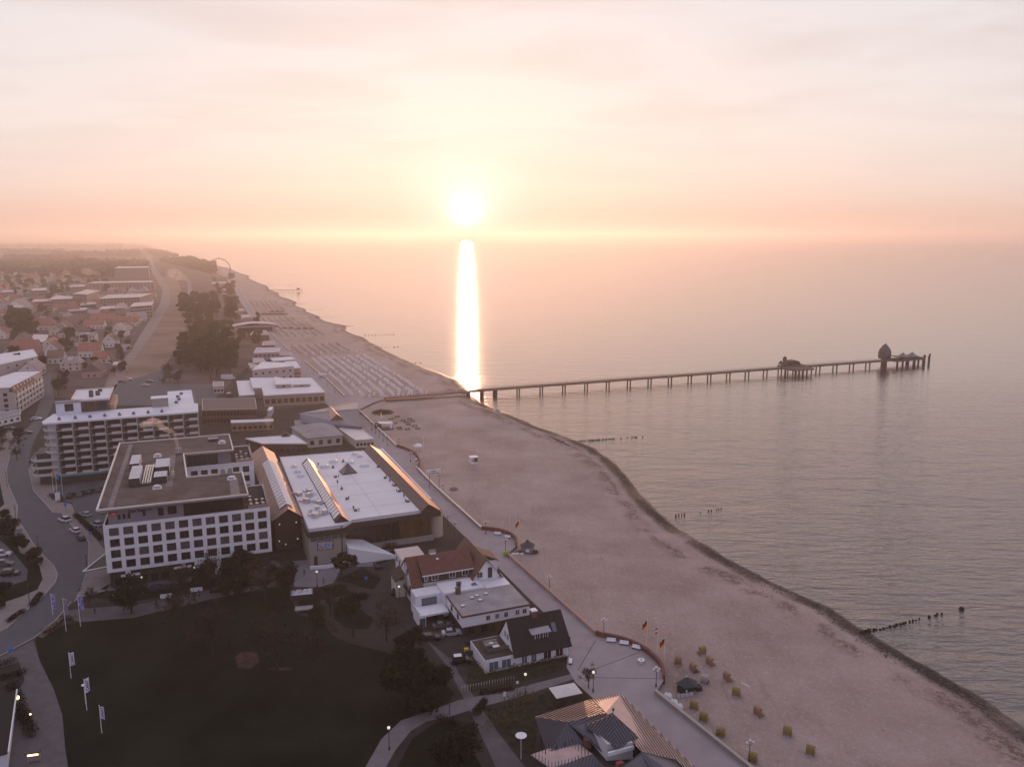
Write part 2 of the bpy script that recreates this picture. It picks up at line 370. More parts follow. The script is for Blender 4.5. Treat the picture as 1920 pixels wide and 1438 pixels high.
# ---- streets, lawns, paving: each a few millimetres above the last
def area(name, pts, lvl, m, k=None):
    p = GP(pts); p = [(v.x, v.y) for v in p]
    return sheet_obj(name, p, .004*lvl, m)
area('town_ground', [(-400, 455), (262, 462), (283, 476), (330, 492), (405, 514), (445, 545), (470, 590), (500, 640), (560, 720), (600, 760), (500, 770), (380, 760), (95, 745), (60, 700), (-60, 790), (-400, 860)], .5, mat('town_ground', (.105, .072, .066), .95, vary=.4, scale=.03))
area('meadow', [(185, 752), (205, 700), (262, 640), (300, 590), (318, 560), (300, 520), (330, 515), (345, 560), (350, 600), (345, 630), (300, 700), (262, 760)], 1, M_meadow)
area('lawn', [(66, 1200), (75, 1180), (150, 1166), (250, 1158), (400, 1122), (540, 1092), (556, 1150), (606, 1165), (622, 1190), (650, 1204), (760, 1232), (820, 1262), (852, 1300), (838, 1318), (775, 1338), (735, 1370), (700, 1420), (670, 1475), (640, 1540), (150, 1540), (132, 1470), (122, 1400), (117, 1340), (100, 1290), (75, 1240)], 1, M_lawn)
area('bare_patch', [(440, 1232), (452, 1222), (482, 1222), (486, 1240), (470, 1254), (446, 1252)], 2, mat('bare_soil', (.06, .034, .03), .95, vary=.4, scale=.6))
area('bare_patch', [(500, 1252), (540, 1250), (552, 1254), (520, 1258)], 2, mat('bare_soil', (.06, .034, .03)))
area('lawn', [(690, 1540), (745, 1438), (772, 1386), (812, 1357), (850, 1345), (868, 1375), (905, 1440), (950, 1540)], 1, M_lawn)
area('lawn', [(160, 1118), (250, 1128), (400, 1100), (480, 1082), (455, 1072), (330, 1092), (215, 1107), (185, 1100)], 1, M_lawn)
area('street', [(95, 700), (102, 752), (85, 790), (66, 822), (56, 850), (54, 880), (63, 920), (86, 945), (100, 961), (116, 962), (134, 984), (159, 1007), (167, 1018), (166, 1064), (154, 1097), (134, 1128), (105, 1162), (63, 1196), (0, 1230), (-60, 1258), (-60, 1212), (0, 1184), (12, 1178), (42, 1151), (83, 1116), (104, 1092), (108, 1076), (100, 1060), (69, 1030), (31, 970), (33, 949), (14, 905), (12, 880), (20, 850), (34, 822), (62, 790), (78, 745), (60, 700)], 1, M_asph)
area('pavement', [(-60, 800), (20, 800), (34, 822), (20, 850), (12, 880), (14, 905), (33, 949), (31, 970), (69, 1030), (100, 1060), (108, 1076), (104, 1092), (83, 1116), (42, 1151), (12, 1178), (0, 1184), (-60, 1212)], 2, M_pave)
area('planted_bed', [(-60, 850), (-20, 870), (0, 905), (8, 945), (0, 952), (-60, 955)], 3, M_lawn)
area('planted_bed', [(-60, 970), (10, 972), (22, 985), (32, 1010), (36, 1035), (58, 1045), (74, 1062), (80, 1085), (70, 1105), (40, 1118), (10, 1128), (-10, 1140), (-60, 1150)], 3, M_lawn)
area('car_park', [(-60, 1010), (0, 1012), (25, 1035), (52, 1068), (50, 1088), (15, 1098), (-60, 1105)], 4, M_asph)
area('pavement', [(63, 920), (54, 880), (60, 860), (95, 862), (200, 862), (205, 890), (120, 905), (97, 925), (110, 940), (135, 945), (142, 965), (205, 1040), (208, 1093), (196, 1108), (150, 1120), (136, 1130), (154, 1097), (166, 1064), (167, 1018), (159, 1007), (134, 984), (116, 962), (100, 961), (86, 945)], 2, M_pave)
area('car_park', [(118, 905), (205, 890), (205, 1040), (165, 985), (142, 962), (135, 942), (112, 938), (100, 925)], 3, M_asph)
area('forecourt', [(206, 1094), (514, 1050), (556, 1080), (540, 1092), (455, 1074), (330, 1094), (215, 1109), (188, 1104)], 2, M_path)
area('path', [(120, 1155), (150, 1166), (250, 1158), (400, 1122), (545, 1092), (540, 1080), (400, 1104), (255, 1134), (160, 1140), (110, 1146)], 3, M_path)
area('flower_bed', [(80, 1195), (130, 1165), (122, 1155), (108, 1160), (66, 1192)], 4, mat('dead_leaves', (.16, .10, .09), .95, vary=.6, scale=1.5))
area('footpath', [(-60, 1262), (0, 1233), (62, 1200), (75, 1240), (100, 1290), (117, 1340), (122, 1400), (132, 1470), (150, 1540), (108, 1540), (95, 1438), (65, 1320), (42, 1262), (36, 1240), (0, 1252)], 3, M_path)
area('terrace_paving', [(-60, 1330), (20, 1315), (50, 1270), (60, 1300), (75, 1360), (95, 1438), (108, 1540), (-60, 1540)], 1, M_path)
area('forecourt', [(548, 1052), (600, 1046), (700, 1030), (735, 1030), (735, 1048), (700, 1062), (640, 1062), (626, 1092), (600, 1100), (552, 1100)], 2, M_plaza)
area('yard', [(735, 1030), (700, 1062), (640, 1062), (630, 1090), (660, 1120), (620, 1130), (625, 1165), (690, 1190), (790, 1190), (830, 1250), (862, 1300), (900, 1310), (940, 1300), (905, 1245), (868, 1165), (780, 1140), (750, 1070)], 2, M_yard)
area('planted_bed', [(632, 1085), (680, 1063), (715, 1085), (700, 1105), (668, 1098)], 3, M_lawn)
area('planted_bed', [(560, 1105), (640, 1095), (662, 1113), (600, 1125), (600, 1150), (560, 1150)], 3, M_lawn)
area('planted_bed', [(624, 1130), (660, 1128), (700, 1160), (690, 1180), (650, 1178), (626, 1160)], 3, M_lawn)
area('lane', [(790, 1190), (840, 1250), (880, 1330), (930, 1438), (985, 1540), (1060, 1540), (985, 1438), (935, 1375), (905, 1330), (860, 1262), (850, 1240)], 4, M_path)
area('footpath', [(685, 1438), (715, 1385), (752, 1350), (800, 1335), (860, 1312), (960, 1292), (1075, 1262), (1085, 1270), (960, 1310), (900, 1325), (850, 1341), (800, 1352), (770, 1370), (742, 1405), (705, 1470), (660, 1540), (620, 1540)], 5, mat('pale_path', (.17, .15, .155), .9, vary=.1, scale=.5))
area('planted_bed', [(880, 1245), (1010, 1225), (1068, 1205), (1078, 1250), (960, 1283), (870, 1300)], 3, mat('rough_bed', (.028, .024, .016), .95, vary=.5, scale=.8))
area('planted_bed', [(900, 1330), (1000, 1312), (1030, 1290), (1110, 1285), (1120, 1310), (1010, 1350), (1000, 1420), (960, 1400)], 3, mat('rough_bed', (.05, .045, .03)))
for i, ln in enumerate(([(54, 880), (63, 920), (86, 945), (100, 961), (116, 962), (134, 984), (159, 1007), (167, 1018), (166, 1064), (154, 1097)], [(34, 822), (20, 850), (12, 880), (14, 905), (33, 949), (31, 970), (69, 1030), (100, 1060), (108, 1076), (104, 1092), (83, 1116), (42, 1151), (12, 1178)], [(0, 1230), (63, 1196), (105, 1162), (134, 1128)])):
    tag(MB().path([(v.x, v.y) for v in GP(ln)], .25, .0, .13).build('kerb', mat('kerb_stone', (.30, .27, .26), .85, vary=.1, scale=1)), kind='structure')
# upper town: roads and the parking field
area('road', [(95, 452), (70, 700), (60, 700), (60, 452)][:0] or [(0, 700), (40, 650), (75, 615), (92, 585), (84, 582), (60, 610), (20, 650), (-30, 690)], 1, mat('pale_road', (.26, .20, .185), .9, vary=.15, scale=.1))
area('road', [(196, 760), (240, 690), (290, 620), (318, 570), (318, 540), (290, 500), (283, 480), (275, 480), (285, 510), (305, 545), (300, 570), (268, 620), (225, 690), (170, 760)], 2, mat('pale_road', (.26, .20, .185)))
area('car_park', [(215, 722), (300, 694), (345, 690), (300, 720), (420, 720), (430, 760), (205, 760)], 2, M_asph)
area('road', [(420, 790), (440, 740), (470, 690), (462, 690), (410, 740), (395, 760), (300, 790)], 3, M_yard)
# promenade deck: the strip inside the wall line, and the round bastions
pw = [w for w in wall]
inner_px = [(1560, 1690), (1255, 1438), (1080, 1280), (1062, 1250), (1070, 1195), (990, 1120), (925, 1055), (865, 1000), (790, 925), (700, 835), (625, 770), (590, 735), (520, 660), (480, 610), (450, 565), (436, 540), (425, 525)]
wd_ = [(v.x, v.y) for v in pw[1:38]]
ii = [i for i, q in enumerate(wall_px) if q == (430, 524)][0]
sheet_obj('promenade', [(v.x, v.y) for v in pw[:ii+1]]+[(v.x, v.y) for v in reversed(GP(inner_px))], .024, M_prom)
# the sea wall, run by run
def wall_run(i0, i1, label, capm, bm_, h=.75):
    pts = [(wall[i].x, wall[i].y) for i in range(i0, i1+1)]
    if len(pts) > 3: pts = [(v.x, v.y) for v in smooth_line(pts, 4)]
    c = Vector((sum(p[0] for p in pts)/len(pts), sum(p[1] for p in pts)/len(pts), 0))
    r = thing('sea_wall', label, 'wall', c); L = [(p[0]-c.x, p[1]-c.y) for p in pts]
    MB().path(L, .42, -1.3, h).build('wall', bm_, r); MB().path(L, .60, h+.002, h+.14).build('coping', capm, r)
def wi(q): return wall_px.index(q)
wall_run(0, wi((1228, 1300)), 'long low sea wall beside the basket chairs, nearest the camera', mat('weathered_cap', (.34, .29, .25), .8), M_conc)
wall_run(wi((1245, 1275)), wi((1118, 1190)), 'curved red brick wall round the bench plaza', M_brickw, M_brickw, .95)
wall_run(wi((1118, 1190)), wi((950, 1040)), 'sea wall with brick-red coping beside the white guest house', mat('brick_cap', (.42, .22, .17), .8), M_conc)
wall_run(wi((968, 1024)), wi((903, 993)), 'curved brick wall of the bastion beside the German flag', M_brickw, M_brickw, .95)
wall_run(wi((903, 993)), wi((815, 913)), 'pale-capped sea wall running past the swimming hall', M_wcap, M_conc)
wall_run(wi((815, 913)), wi((783, 880)), 'short sea wall section below the hall sign', M_wcap, M_conc)
wall_run(wi((783, 880)), wi((744, 838)), 'small curved dark wall of the bastion next to the white pavilion', M_brickw, M_brickw, .95)
wall_run(wi((744, 838)), wi((671, 769)), 'pale-capped sea wall beside the beach bar tables', M_wcap, M_conc)
wall_run(wi((646, 744)), wi((615, 714)), 'pale sea wall just beyond the pier entrance', M_wcap, M_conc)
wall_run(wi((615, 714))+0, wi((571, 679)), 'pale sea wall beside the rows of white beach chairs', M_wcap, M_conc)
wall_run(wi((544, 659)), wi((522, 639)), 'pale sea wall in front of the low promenade houses', M_wcap, M_conc)
wall_run(wi((522, 639)), wi((494, 609)), 'pale sea wall by the arched-roof pavilion', M_wcap, M_conc)
wall_run(wi((481, 597)), wi((449, 540)), 'farthest pale sea wall, below the pine grove', M_wcap, M_conc, 1.0)
# plaza lines
for a, b_ in (((1117, 1200), (1083, 1257)), ((1200, 1222), (1105, 1258)), ((1110, 1270), (1240, 1272))):
    A_, B_ = P(*a), P(*b_); tag(MB().path([(A_.x, A_.y), (B_.x, B_.y)], .14, .02, .034).build('paving_strip', mat('dark_strip', (.05, .04, .04))), kind='structure')
# ---------------------------------------------------------------- materials for buildings
W_white = mat('white_render', (.74, .72, .74), .85, vary=.05, scale=.25)
W_white2 = mat('painted_brick', (.66, .64, .68), .85, vary=.06, scale=1.5)
W_beige = mat('beige_render', (.32, .28, .26), .9, vary=.06, scale=.3)
W_cream = mat('cream_render', (.52, .47, .42), .9, vary=.06, scale=.3)
W_dark = mat('dark_cladding', (.035, .027, .025), .6, vary=.2, scale=.5)
W_grey = mat('grey_render', (.22, .19, .22), .85, vary=.08, scale=.3)
W_brick = mat('brown_brick', (.14, .075, .06), .9, vary=.25, scale=.9)
G_dark = mat('window_glass', (.018, .017, .022), .12, spec=.6)
G_sky = mat('window_glass_sky', (.10, .12, .16), .15)
G_cur = mat('curtained_glass', (.045, .035, .04), .25); G_net = mat('net_curtain', (.075, .068, .075), .4, vary=.4, scale=2)
G_warm = mat('warm_glass', (.05, .03, .015), .2, col2=(.10, .055, .02), scale=.7, emit=(1, .5, .15), estr=.006)
T_white = mat('white_trim', (.70, .68, .70), .5)
T_dark = mat('dark_trim', (.04, .035, .035), .6)
R_gravel = mat('roof_gravel', (.085, .062, .056), .95, scale=.22, col2=(.165, .125, .115), bump=.4, bscale=6, thr=(.35, .7))
R_white = mat('white_membrane', (.66, .63, .66), .55, vary=.08, scale=.12, thr=(.3, .75))
R_grey = mat('grey_felt', (.27, .24, .25), .8, vary=.18, scale=.25)
R_brown = mat('brown_tiles', (.042, .023, .017), .75, vary=.3, scale=1.2)
R_red = mat('red_tiles', (.115, .040, .026), .75, vary=.25, scale=1.0)
R_orange = mat('copper_sheet', (.34, .15, .085), .45, vary=.15, scale=.6)
R_thatch = mat('black_tiles', (.011, .008, .008), .85, vary=.3, scale=1.0)
R_zinc = mat('zinc', (.30, .28, .31), .35, metal=.4, vary=.1, scale=.6)
R_slate = mat('blue_slate', (.16, .155, .18), .5, vary=.12, scale=.8)
X_metal = mat('steel', (.55, .53, .54), .35, metal=.6)
LAMPW = mat('lamp_glow', (.9, .85, .75), .4, emit=(1.0, .88, .66), estr=.55)
def cube(name, m, parent, x0, x1, y0, y1, z0, z1): return MB().box(x0, x1, y0, y1, z0, z1).build(name, m, parent)
_wm = {}
def window(parent, x, y, z, w, h, rz=0, gm=None, fr=.09, name='window', mull=1, fm=None, sub=True):
    'a glazed window centred on x at wall point (x, y), bottom z; facing -Y before turning by rz; frame is its sub-part'
    gm = gm or G_dark; fm = fm or T_dark; key = (round(w, 2), round(h, 2), gm.name)
    if key not in _wm: _wm[key] = MB().box(-w/2, w/2, -.03, .02, 0, h).build(name, gm); first = _wm[key]
    else: first = _wm[key].copy(); COL.objects.link(first)
    first.name = name; first.parent = parent; first.location = (x, y, z); first.rotation_euler = (0, 0, rz)
    if sub:
        k2 = key+(fm.name, mull, 'f')
        if k2 not in _wm:
            b = MB().box(-w/2-fr, -w/2, -.09, .02, -fr, h+fr).box(w/2, w/2+fr, -.09, .02, -fr, h+fr).box(-w/2, w/2, -.09, .02, h, h+fr).box(-w/2, w/2, -.12, .02, -fr, 0)
            for i in range(mull): xx = -w/2+w*(i+1)/(mull+1); b.box(xx-.03, xx+.03, -.06, -.03, 0, h)
            _wm[k2] = f = b.build('frame', fm)
        else: f = _wm[k2].copy(); COL.objects.link(f)
        f.name = 'frame'; f.parent = first
    return first
def text_mesh(s, size, ext, m, parent, loc, rot, align='CENTER'):
    cu = bpy.data.curves.new('lettering', 'FONT'); cu.body = s; cu.size = size; cu.extrude = ext; cu.align_x = align; cu.offset = size*.02; cu.align_y = 'CENTER'
    tmp = bpy.data.objects.new('lettering', cu); me = bpy.data.meshes.new_from_object(tmp); bpy.data.objects.remove(tmp)
    o = bpy.data.objects.new('lettering', me); me.materials.append(m); COL.objects.link(o); o.parent = parent; o.location = loc; o.rotation_euler = rot
    return o
HP = math.pi/2
def parapet(b, pts, w, z0, z1):
    return b.path(list(pts)+[pts[0]], w, z0, z1)
# ================================================================= hotel
hot = thing('hotel', 'large white hotel block with four rows of dark square windows and brown gravel roof', 'hotel', (-99.0, 184.2, 0), math.radians(21))
U = [(0, 0), (38.8, 0), (38.6, 21), (18.9, 21), (17.6, 47), (37.6, 47), (37.2, 68), (0, 68)]
MB().prism([(.5, .7), (38.3, .7), (38.2, 67), (.5, 67)], 0, 4.2).build('ground_floor', W_dark, hot)
MB().prism(U, 4.2, 16).build('wall', W_white, hot)
parapet(MB(), [(.15, .15), (38.6, .15), (38.4, 20.8), (18.7, 20.8), (17.4, 46.8), (37.4, 46.8), (37, 67.8), (.15, 67.8)], .3, 16.0, 16.35).build('parapet', W_white, hot)
MB().sheet([(.3, .3), (38.4, .3), (38.3, 20.7), (18.6, 20.7), (17.3, 47.1), (37.3, 47.1), (36.9, 67.6), (.3, 67.6)], 16.04).build('terrace_floor', mat('terrace_deck', (.05, .035, .035), .9, vary=.5, scale=1.2), hot)
MB().prism([(1.2, 1.0), (18.2, 1.0), (18.2, 19.6), (17.4, 19.6), (16.6, 48.2), (31, 48.2), (30.6, 66.5), (1.2, 66.5)], 16.05, 19.9).build('upper_storey', W_grey, hot)
MB().prism([(18.2, 2.2), (32.4, 2.2), (32.2, 19.0), (18.2, 19.0)], 16.05, 19.9).build('glazed_storey', G_dark, hot)
S = [(-.9, -.5), (33.7, -.7), (33.2, 20.6), (18.9, 20.9), (17.6, 47), (31.8, 46.6), (31.3, 67.9), (-1.6, 68.2)]
MB().prism(S, 19.9, 20.35).build('roof_slab', W_grey, hot)
parapet(MB(), S, .45, 20.352, 20.75).build('roof_edge', mat('pale_coping', (.66, .58, .53), .5), hot)
MB().sheet([(-.6, -.2), (33.4, -.4), (32.9, 20.3), (18.6, 20.6), (17.3, 47.3), (31.5, 46.9), (31, 67.6), (-1.3, 67.9)], 20.40).build('roof_gravel', R_gravel, hot)
# grey strips in the gravel
MB().box(1.2, 2.4, 1, 66, 20.41, 20.43).box(13.8, 15.4, 14, 47, 20.41, 20.43).box(29.6, 31.8, .6, 16, 20.41, 20.43).build('roof_strip', mat('strip_felt', (.22, .185, .175), .9, vary=.2, scale=.8), hot)
for r_ in range(4):
    for c in range(12): window(hot, 2.3+c*3.14, -.001, 5.25+r_*2.82, 1.95, 1.7, 0, mull=1, gm=(G_dark, G_cur, G_dark, G_net, G_dark, G_cur)[(r_*7+c*5+c*c) % 6])
for x, w, h, z in ((3.6, .5, 1.1, 17.3), (4.7, .5, 1.1, 17.3), (5.8, .5, 1.1, 17.3), (9.2, .5, 1.1, 17.5), (13.0, 1.1, 1.9, 17.1), (15.6, 1.9, 1.9, 17.2)): window(hot, x, .999, z, w, h)
for r_ in range(2):
    for c in range(3): window(hot, 20.2+c*2.9, 46.999, 13.2-r_*3, 1.7, 1.6)
window(hot, 22.8, 48.199, 16.3, 8.6, 3.1, mull=5)
for r_ in range(3):
    for c in range(2): window(hot, 32.3+c*2.9, 46.999, 13.2-r_*3, 1.7, 1.6)
for r_ in range(4):
    for c in range(7): window(hot, -.001, 5+c*9.2, 5.25+r_*2.82, 1.95, 1.7, -HP)
for r_ in range(4):
    for c in range(5): window(hot, 38.75, 3+c*3.7, 5.25+r_*2.82, 1.95, 1.7, HP)
cube('entrance_bay', W_white, hot, 19.8, 26.2, .2, .69, 0, 4.4); window(hot, 23.2, .2, .1, 2.6, 2.9, mull=1, name='entrance_door')
for x, w, z in ((5.0, 4.3, 2.5), (17.0, 4.1, 2.7)): cube('sign_board', T_white, hot, x-w/2, x+w/2, .5, .698, z, z+.55)
cube('logo_board', T_white, hot, 3.9, 5.1, .5, .698, 3.2, 4.15)
MB().add([(17.2+.55*math.cos(k*math.pi/10), .6+dy, 3.75+.55*math.sin(k*math.pi/10)) for dy in (0, .09) for k in range(20)], [tuple(range(20)), tuple(range(39, 19, -1))]+[(i, (i+1) % 20, 20+(i+1) % 20, 20+i) for i in range(20)]).build('round_logo', mat('grey_blue', (.3, .3, .42)), hot)
for x in (2.2, 8.0, 10.4, 12.9, 28.5, 31.8, 35): window(hot, x, .699, .5, 1.6, 1.8, name='shop_window')
text_mesh('Das Resort.', 1.15, .05, mat('black_letters', (.01, .01, .01)), hot, (8.4, .90, 18.95), (HP, 0, 0))
bd = MB(); bd.lathe((0, 0), [(.62, -.06), (.62, .06)], 20); bo_ = bd.build('badge', mat('signal_red', (.55, .03, .04), .5), hot); bo_.rotation_euler = (HP, 0, 0); bo_.location = (2.5, .93, 18.9); bo_.scale = (1.5, .8, 1)
text_mesh('a-ja', .62, .03, T_white, hot, (2.5, .84, 18.9), (HP, 0, 0))
# triangular entrance canopy on the left flank
MB().prism([(-5.5, 2.0), (0, 3.2), (0, 14.5), (-.8, 14.5)], 4.4, 4.6).build('canopy', mat('canopy_brown', (.06, .045, .045), .8), hot)
parapet(MB(), [(-5.5, 2.0), (-.12, 3.1), (-.12, 14.4), (-.8, 14.5)], .25, 4.602, 4.85).build('canopy_rim', T_white, hot)
# glass balustrades and tables on the two terraces
MB().box(33.6, 38.6, .05, .12, 16.36, 17.3).box(38.5, 38.57, .1, 20.5, 16.36, 17.3).build('terrace_balustrade', mat('orange_glass', (.35, .24, .2), .15), hot)
MB().box(32.4, 37.4, 47.05, 47.12, 16.36, 17.3).box(37.3, 37.37, 47.2, 67, 16.36, 17.3).build('terrace_balustrade', mat('orange_glass', (.35, .24, .2)), hot)
for i in range(14):
    x, y = (34.4+1.5*(i % 3), 3+3.3*(i//3)) if i < 7 else (32.8+1.5*(i % 3), 49+3.2*((i-7)//2))
    b = MB().lathe((0, 0), [(.28, 0), (.04, .05), (.04, .70), (.45, .72), (.45, .76)], 10)
    tb = b.build('terrace_table', X_metal); tb.parent = None; tw = hot.location+Matrix.Rotation(math.radians(21), 3, 'Z') @ Vector((x, y, 16.06)); tb.location = tw
    tag(tb, 'small round table on the hotel terrace %s' % ('next to the front roof edge' if i < 7 else 'behind the inner courtyard'), 'table', 'tables on the front hotel terrace' if i < 7 else 'tables on the rear hotel terrace')
# roof plant: each unit lifts away
def rooftop(name, label, cat, x, y, builder, group=None):
    w = Matrix.Rotation(math.radians(21), 3, 'Z') @ Vector((x, y, 20.41)); t_ = thing(name, label, cat, (hot.location.x+w.x, hot.location.y+w.y, 20.41), math.radians(21), group)
    builder(t_); return t_
def ahu(L, Wd, H_, n):
    def f(t_):
        cube('housing', mat('plant_casing', (.55, .54, .56), .5, vary=.08, scale=.8), t_, -Wd/2, Wd/2, -L/2, L/2, .35, H_)
        b = MB()
        for i in range(n): b.box(-Wd/2-.03, Wd/2+.03, -L/2+L*i/n-.03, -L/2+L*i/n+.03, .3, H_+.03)
        b.build('casing_joint', T_dark, t_); MB().box(-Wd/2+.1, Wd/2-.1, -L/2+.1, L/2-.1, 0, .35).build('plinth', T_dark, t_)
        cube('louvre', T_dark, t_, -Wd/2+.15, Wd/2-.15, -L/2-.05, -L/2-.001, .6, H_-.2)
    return f
rooftop('air_handling_unit', 'long pale ventilation unit on the hotel roof, rear left of the duct bundle', 'ventilation unit', 5.2, 36.8, ahu(10, 2.4, 2.4, 5))
rooftop('air_handling_unit', 'long pale ventilation unit on the hotel roof, front left of the duct bundle', 'ventilation unit', 6.2, 23.0, ahu(13, 2.6, 2.4, 6))
rooftop('air_handling_unit', 'wide pale ventilation unit on the hotel roof, right of the duct bundle', 'ventilation unit', 12.6, 29.5, ahu(9, 3.6, 2.6, 4))
rooftop('air_handling_unit', 'squat dark-fronted ventilation unit right of the ducts, nearest the street', 'ventilation unit', 12.4, 20.5, ahu(5.5, 3.2, 1.9, 3))
def ducts(t_):
    for i in range(4): MB().tube((-1.2+i*.62, -9, .8+.1*(i % 2)), (-1.2+i*.62, 9, .8+.1*(i % 2)), .24, n=8).build('duct', X_metal, t_)
    b = MB()
    for j in range(7): b.box(-1.6, 1.2, -8.4+j*2.8, -8.25+j*2.8, 0, .6)
    b.build('duct_support', T_dark, t_)
rooftop('duct_bundle', 'bundle of four shiny parallel air ducts on the hotel roof', 'ducts', 9.3, 25.5, ducts)
def bend(t_):
    b = MB()
    for i in range(8):
        a0, a1 = math.pi*i/8, math.pi*(i+1)/8
        b.tube((0, 1.4*math.cos(a0), .5+1.4*math.sin(a0)), (0, 1.4*math.cos(a1), .5+1.4*math.sin(a1)), .42, n=10)
    b.build('duct', mat('aged_duct', (.36, .30, .24), .5), t_)
rooftop('duct_elbow', 'big curved exhaust elbow on the hotel roof beside the squat unit', 'ducts', 15.4, 21.5, bend)
def chimn(t_):
    for i in range(3): MB().tube((-.6+i*.6, 0, 0), (-.6+i*.6, 0, 1.8), .2, n=8).lathe((-.6+i*.6, 0), [(.3, 1.85), (.3, 2.05), (.05, 2.2)], 8).build('flue', X_metal, t_)
    cube('base', T_dark, t_, -1, 1, -.5, .5, 0, .3)
rooftop('flue_cluster', 'three steel flues giving off steam at the corner of the hotel courtyard', 'chimney', 16.2, 47.5, chimn)
def fan(t_): MB().lathe((0, 0), [(.7, 0), (.7, .35), (.95, .5), (.95, .75), (.3, 1.0)], 12).build('cowl', X_metal, t_); cube('base', T_white, t_, -1.1, 1.1, -1.1, 1.1, 0, .25)
for lab, x, y in (('round roof fan at the rear of the duct bundle', 10.4, 47), ('round roof fan on white base in front of the squat unit', 11.8, 13.5), ('round roof fan on the right edge of the front hotel wing', 30.2, 15), ('round roof fan at the far rear right of the hotel roof', 28.8, 57)): rooftop('roof_fan', lab, 'roof fan', x, y, fan)
rooftop('cooling_unit', 'dark square rooftop hatch on the rear wing of the hotel roof', 'hatch', 26.2, 61, lambda t_: (cube('housing', T_dark, t_, -1.4, 1.4, -1.2, 1.2, 0, .9), cube('lid', R_grey, t_, -1.5, 1.5, -1.3, 1.3, .9, 1.0)))
for i, nm in enumerate(('left', 'right')): rooftop('heat_pump', '%s of the two grey fan boxes at the courtyard edge of the hotel roof' % nm, 'cooling unit', 28.2+i*1.8, 20.0, lambda t_: (cube('housing', mat('plant_grey', (.28, .26, .27)), t_, -.6, .6, -.5, .5, .1, 1.5), MB().lathe((0, 0), [(.45, 1.5), (.45, 1.6)], 10).build('fan_grille', T_dark, t_)))
# ================================================================= swimming hall
hall = thing('swimming_hall', 'sprawling swimming hall with a white flat roof, brown fascia and glass front', 'swimming hall', (-52.8, 197.7, 0), math.radians(22.5))
MB().box(0, 9.5, .3, 74, 0, 8.9).build('wall', W_beige, hall)
MB().box(9.5, 31, 7.0, 74, 0, 8.9).build('hall_core', W_dark, hall)
for i in range(5): cube('clerestory_panel', mat('clerestory', (.13, .12, .13), .3), hall, .35+i*1.85, 2.05+i*1.85, .24, .298, 6.7, 8.6)
MB().prism([(.1, .4), (9.2, .2), (11.8, 3.0), (31.6, 3.2), (31.0, 72.5), (1.4, 75)], 9.0, 10.2).build('roof_deck', R_white, hall)
MB().prism([(-.5, -.4), (9.4, -.6), (12.0, 2.3), (36.6, 2.5), (36.6, 4.2), (11.6, 4.0), (9.0, 1.2), (-.3, 1.4), (-.3, 74), (-.9, 74)], [8.2]*10, [9.5]*10).build('fascia', R_brown, hall)
parapet(MB(), [(.1, .4), (9.2, .2), (11.8, 3.0), (31.6, 3.2), (31.0, 72.5), (1.4, 75)], .3, 10.202, 10.4).build('roof_kerb', mat('membrane_kerb', (.55, .53, .56)), hall)
MB().box(19.9, 20.0, 3.6, 71, 10.205, 10.22).box(12, 31, 24.0, 24.1, 10.225, 10.235).box(12, 31, 46.0, 46.1, 10.225, 10.235).box(11.5, 31, 12.0, 12.08, 10.225, 10.235).box(11.5, 31, 35.0, 35.08, 10.225, 10.235).box(11.5, 31, 58.0, 58.08, 10.225, 10.235).build('membrane_seam', mat('seam_grey', (.40, .37, .39), .7), hall)
# sea-side mansard with the ridge catching the sun
for (n_, ya, yb) in (('roof_slope', 2.2, 72.5),):
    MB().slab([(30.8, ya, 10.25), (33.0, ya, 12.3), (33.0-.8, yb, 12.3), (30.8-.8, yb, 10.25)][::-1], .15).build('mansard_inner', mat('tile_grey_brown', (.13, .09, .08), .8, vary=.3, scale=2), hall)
    MB().slab([(33.0, ya, 12.3), (36.8, ya, 9.7), (36.2, yb, 9.7), (32.2, yb, 12.3)][::-1], .15).build('mansard_outer', mat('sunlit_mansard', (.55, .24, .10), .5, metal=.35), hall)  # orange of the outer slope is low sunlight put into the colour
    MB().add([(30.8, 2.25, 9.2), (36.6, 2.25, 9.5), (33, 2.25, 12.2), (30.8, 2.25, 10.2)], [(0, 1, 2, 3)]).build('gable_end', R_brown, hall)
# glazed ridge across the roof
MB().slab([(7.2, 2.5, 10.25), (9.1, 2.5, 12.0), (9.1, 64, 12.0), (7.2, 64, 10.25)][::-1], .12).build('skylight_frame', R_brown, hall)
MB().slab([(9.1, 2.5, 12.0), (11.0, 2.5, 10.25), (11.0, 64, 10.25), (9.1, 64, 12.0)][::-1], .12).build('sunny_slope', mat('sunlit_ridge', (.60, .28, .13), .38, metal=.35), hall)  # sun glow on the ridge's east side, put into its orange colour
MB().add([(7.2, 2.45, 10.2), (11, 2.45, 10.2), (9.1, 2.45, 12)], [(0, 1, 2)]).add([(7.2, 64.1, 10.2), (11, 64.1, 10.2), (9.1, 64.1, 12)], [(0, 1, 2)]).build('skylight_gable', R_brown, hall)
for i in range(24):
    y = 5.0+i*2.4; MB().slab([(7.35, y, 10.5), (8.95, y, 11.98), (8.95, y+1.9, 11.98), (7.35, y+1.9, 10.5)][::-1], .06).build('skylight_pane', mat('skylight_white', (.72, .68, .68), .3), hall)
for i in range(11):
    cube('glass_bay', G_warm if i > 6 or i in (0,) else G_dark, hall, 10.0+i*2.25, 12.1+i*2.25, 6.85, 6.95, 1.6, 8.1)
    cube('mullion', T_dark, hall, 12.1+i*2.25, 12.25+i*2.25, 6.7, 6.98, 1.6, 8.1)
cube('glass_bay', G_warm, hall, 34.2, 34.3, 7, 30, 1.6, 8.1)
MB().box(31, 34.2, 7.0, 72, 0, 8.9).build('sea_wing', W_dark, hall)
cube('plinth_wall', W_beige, hall, 10, 35.5, 6.0, 6.7, 0, 1.5)
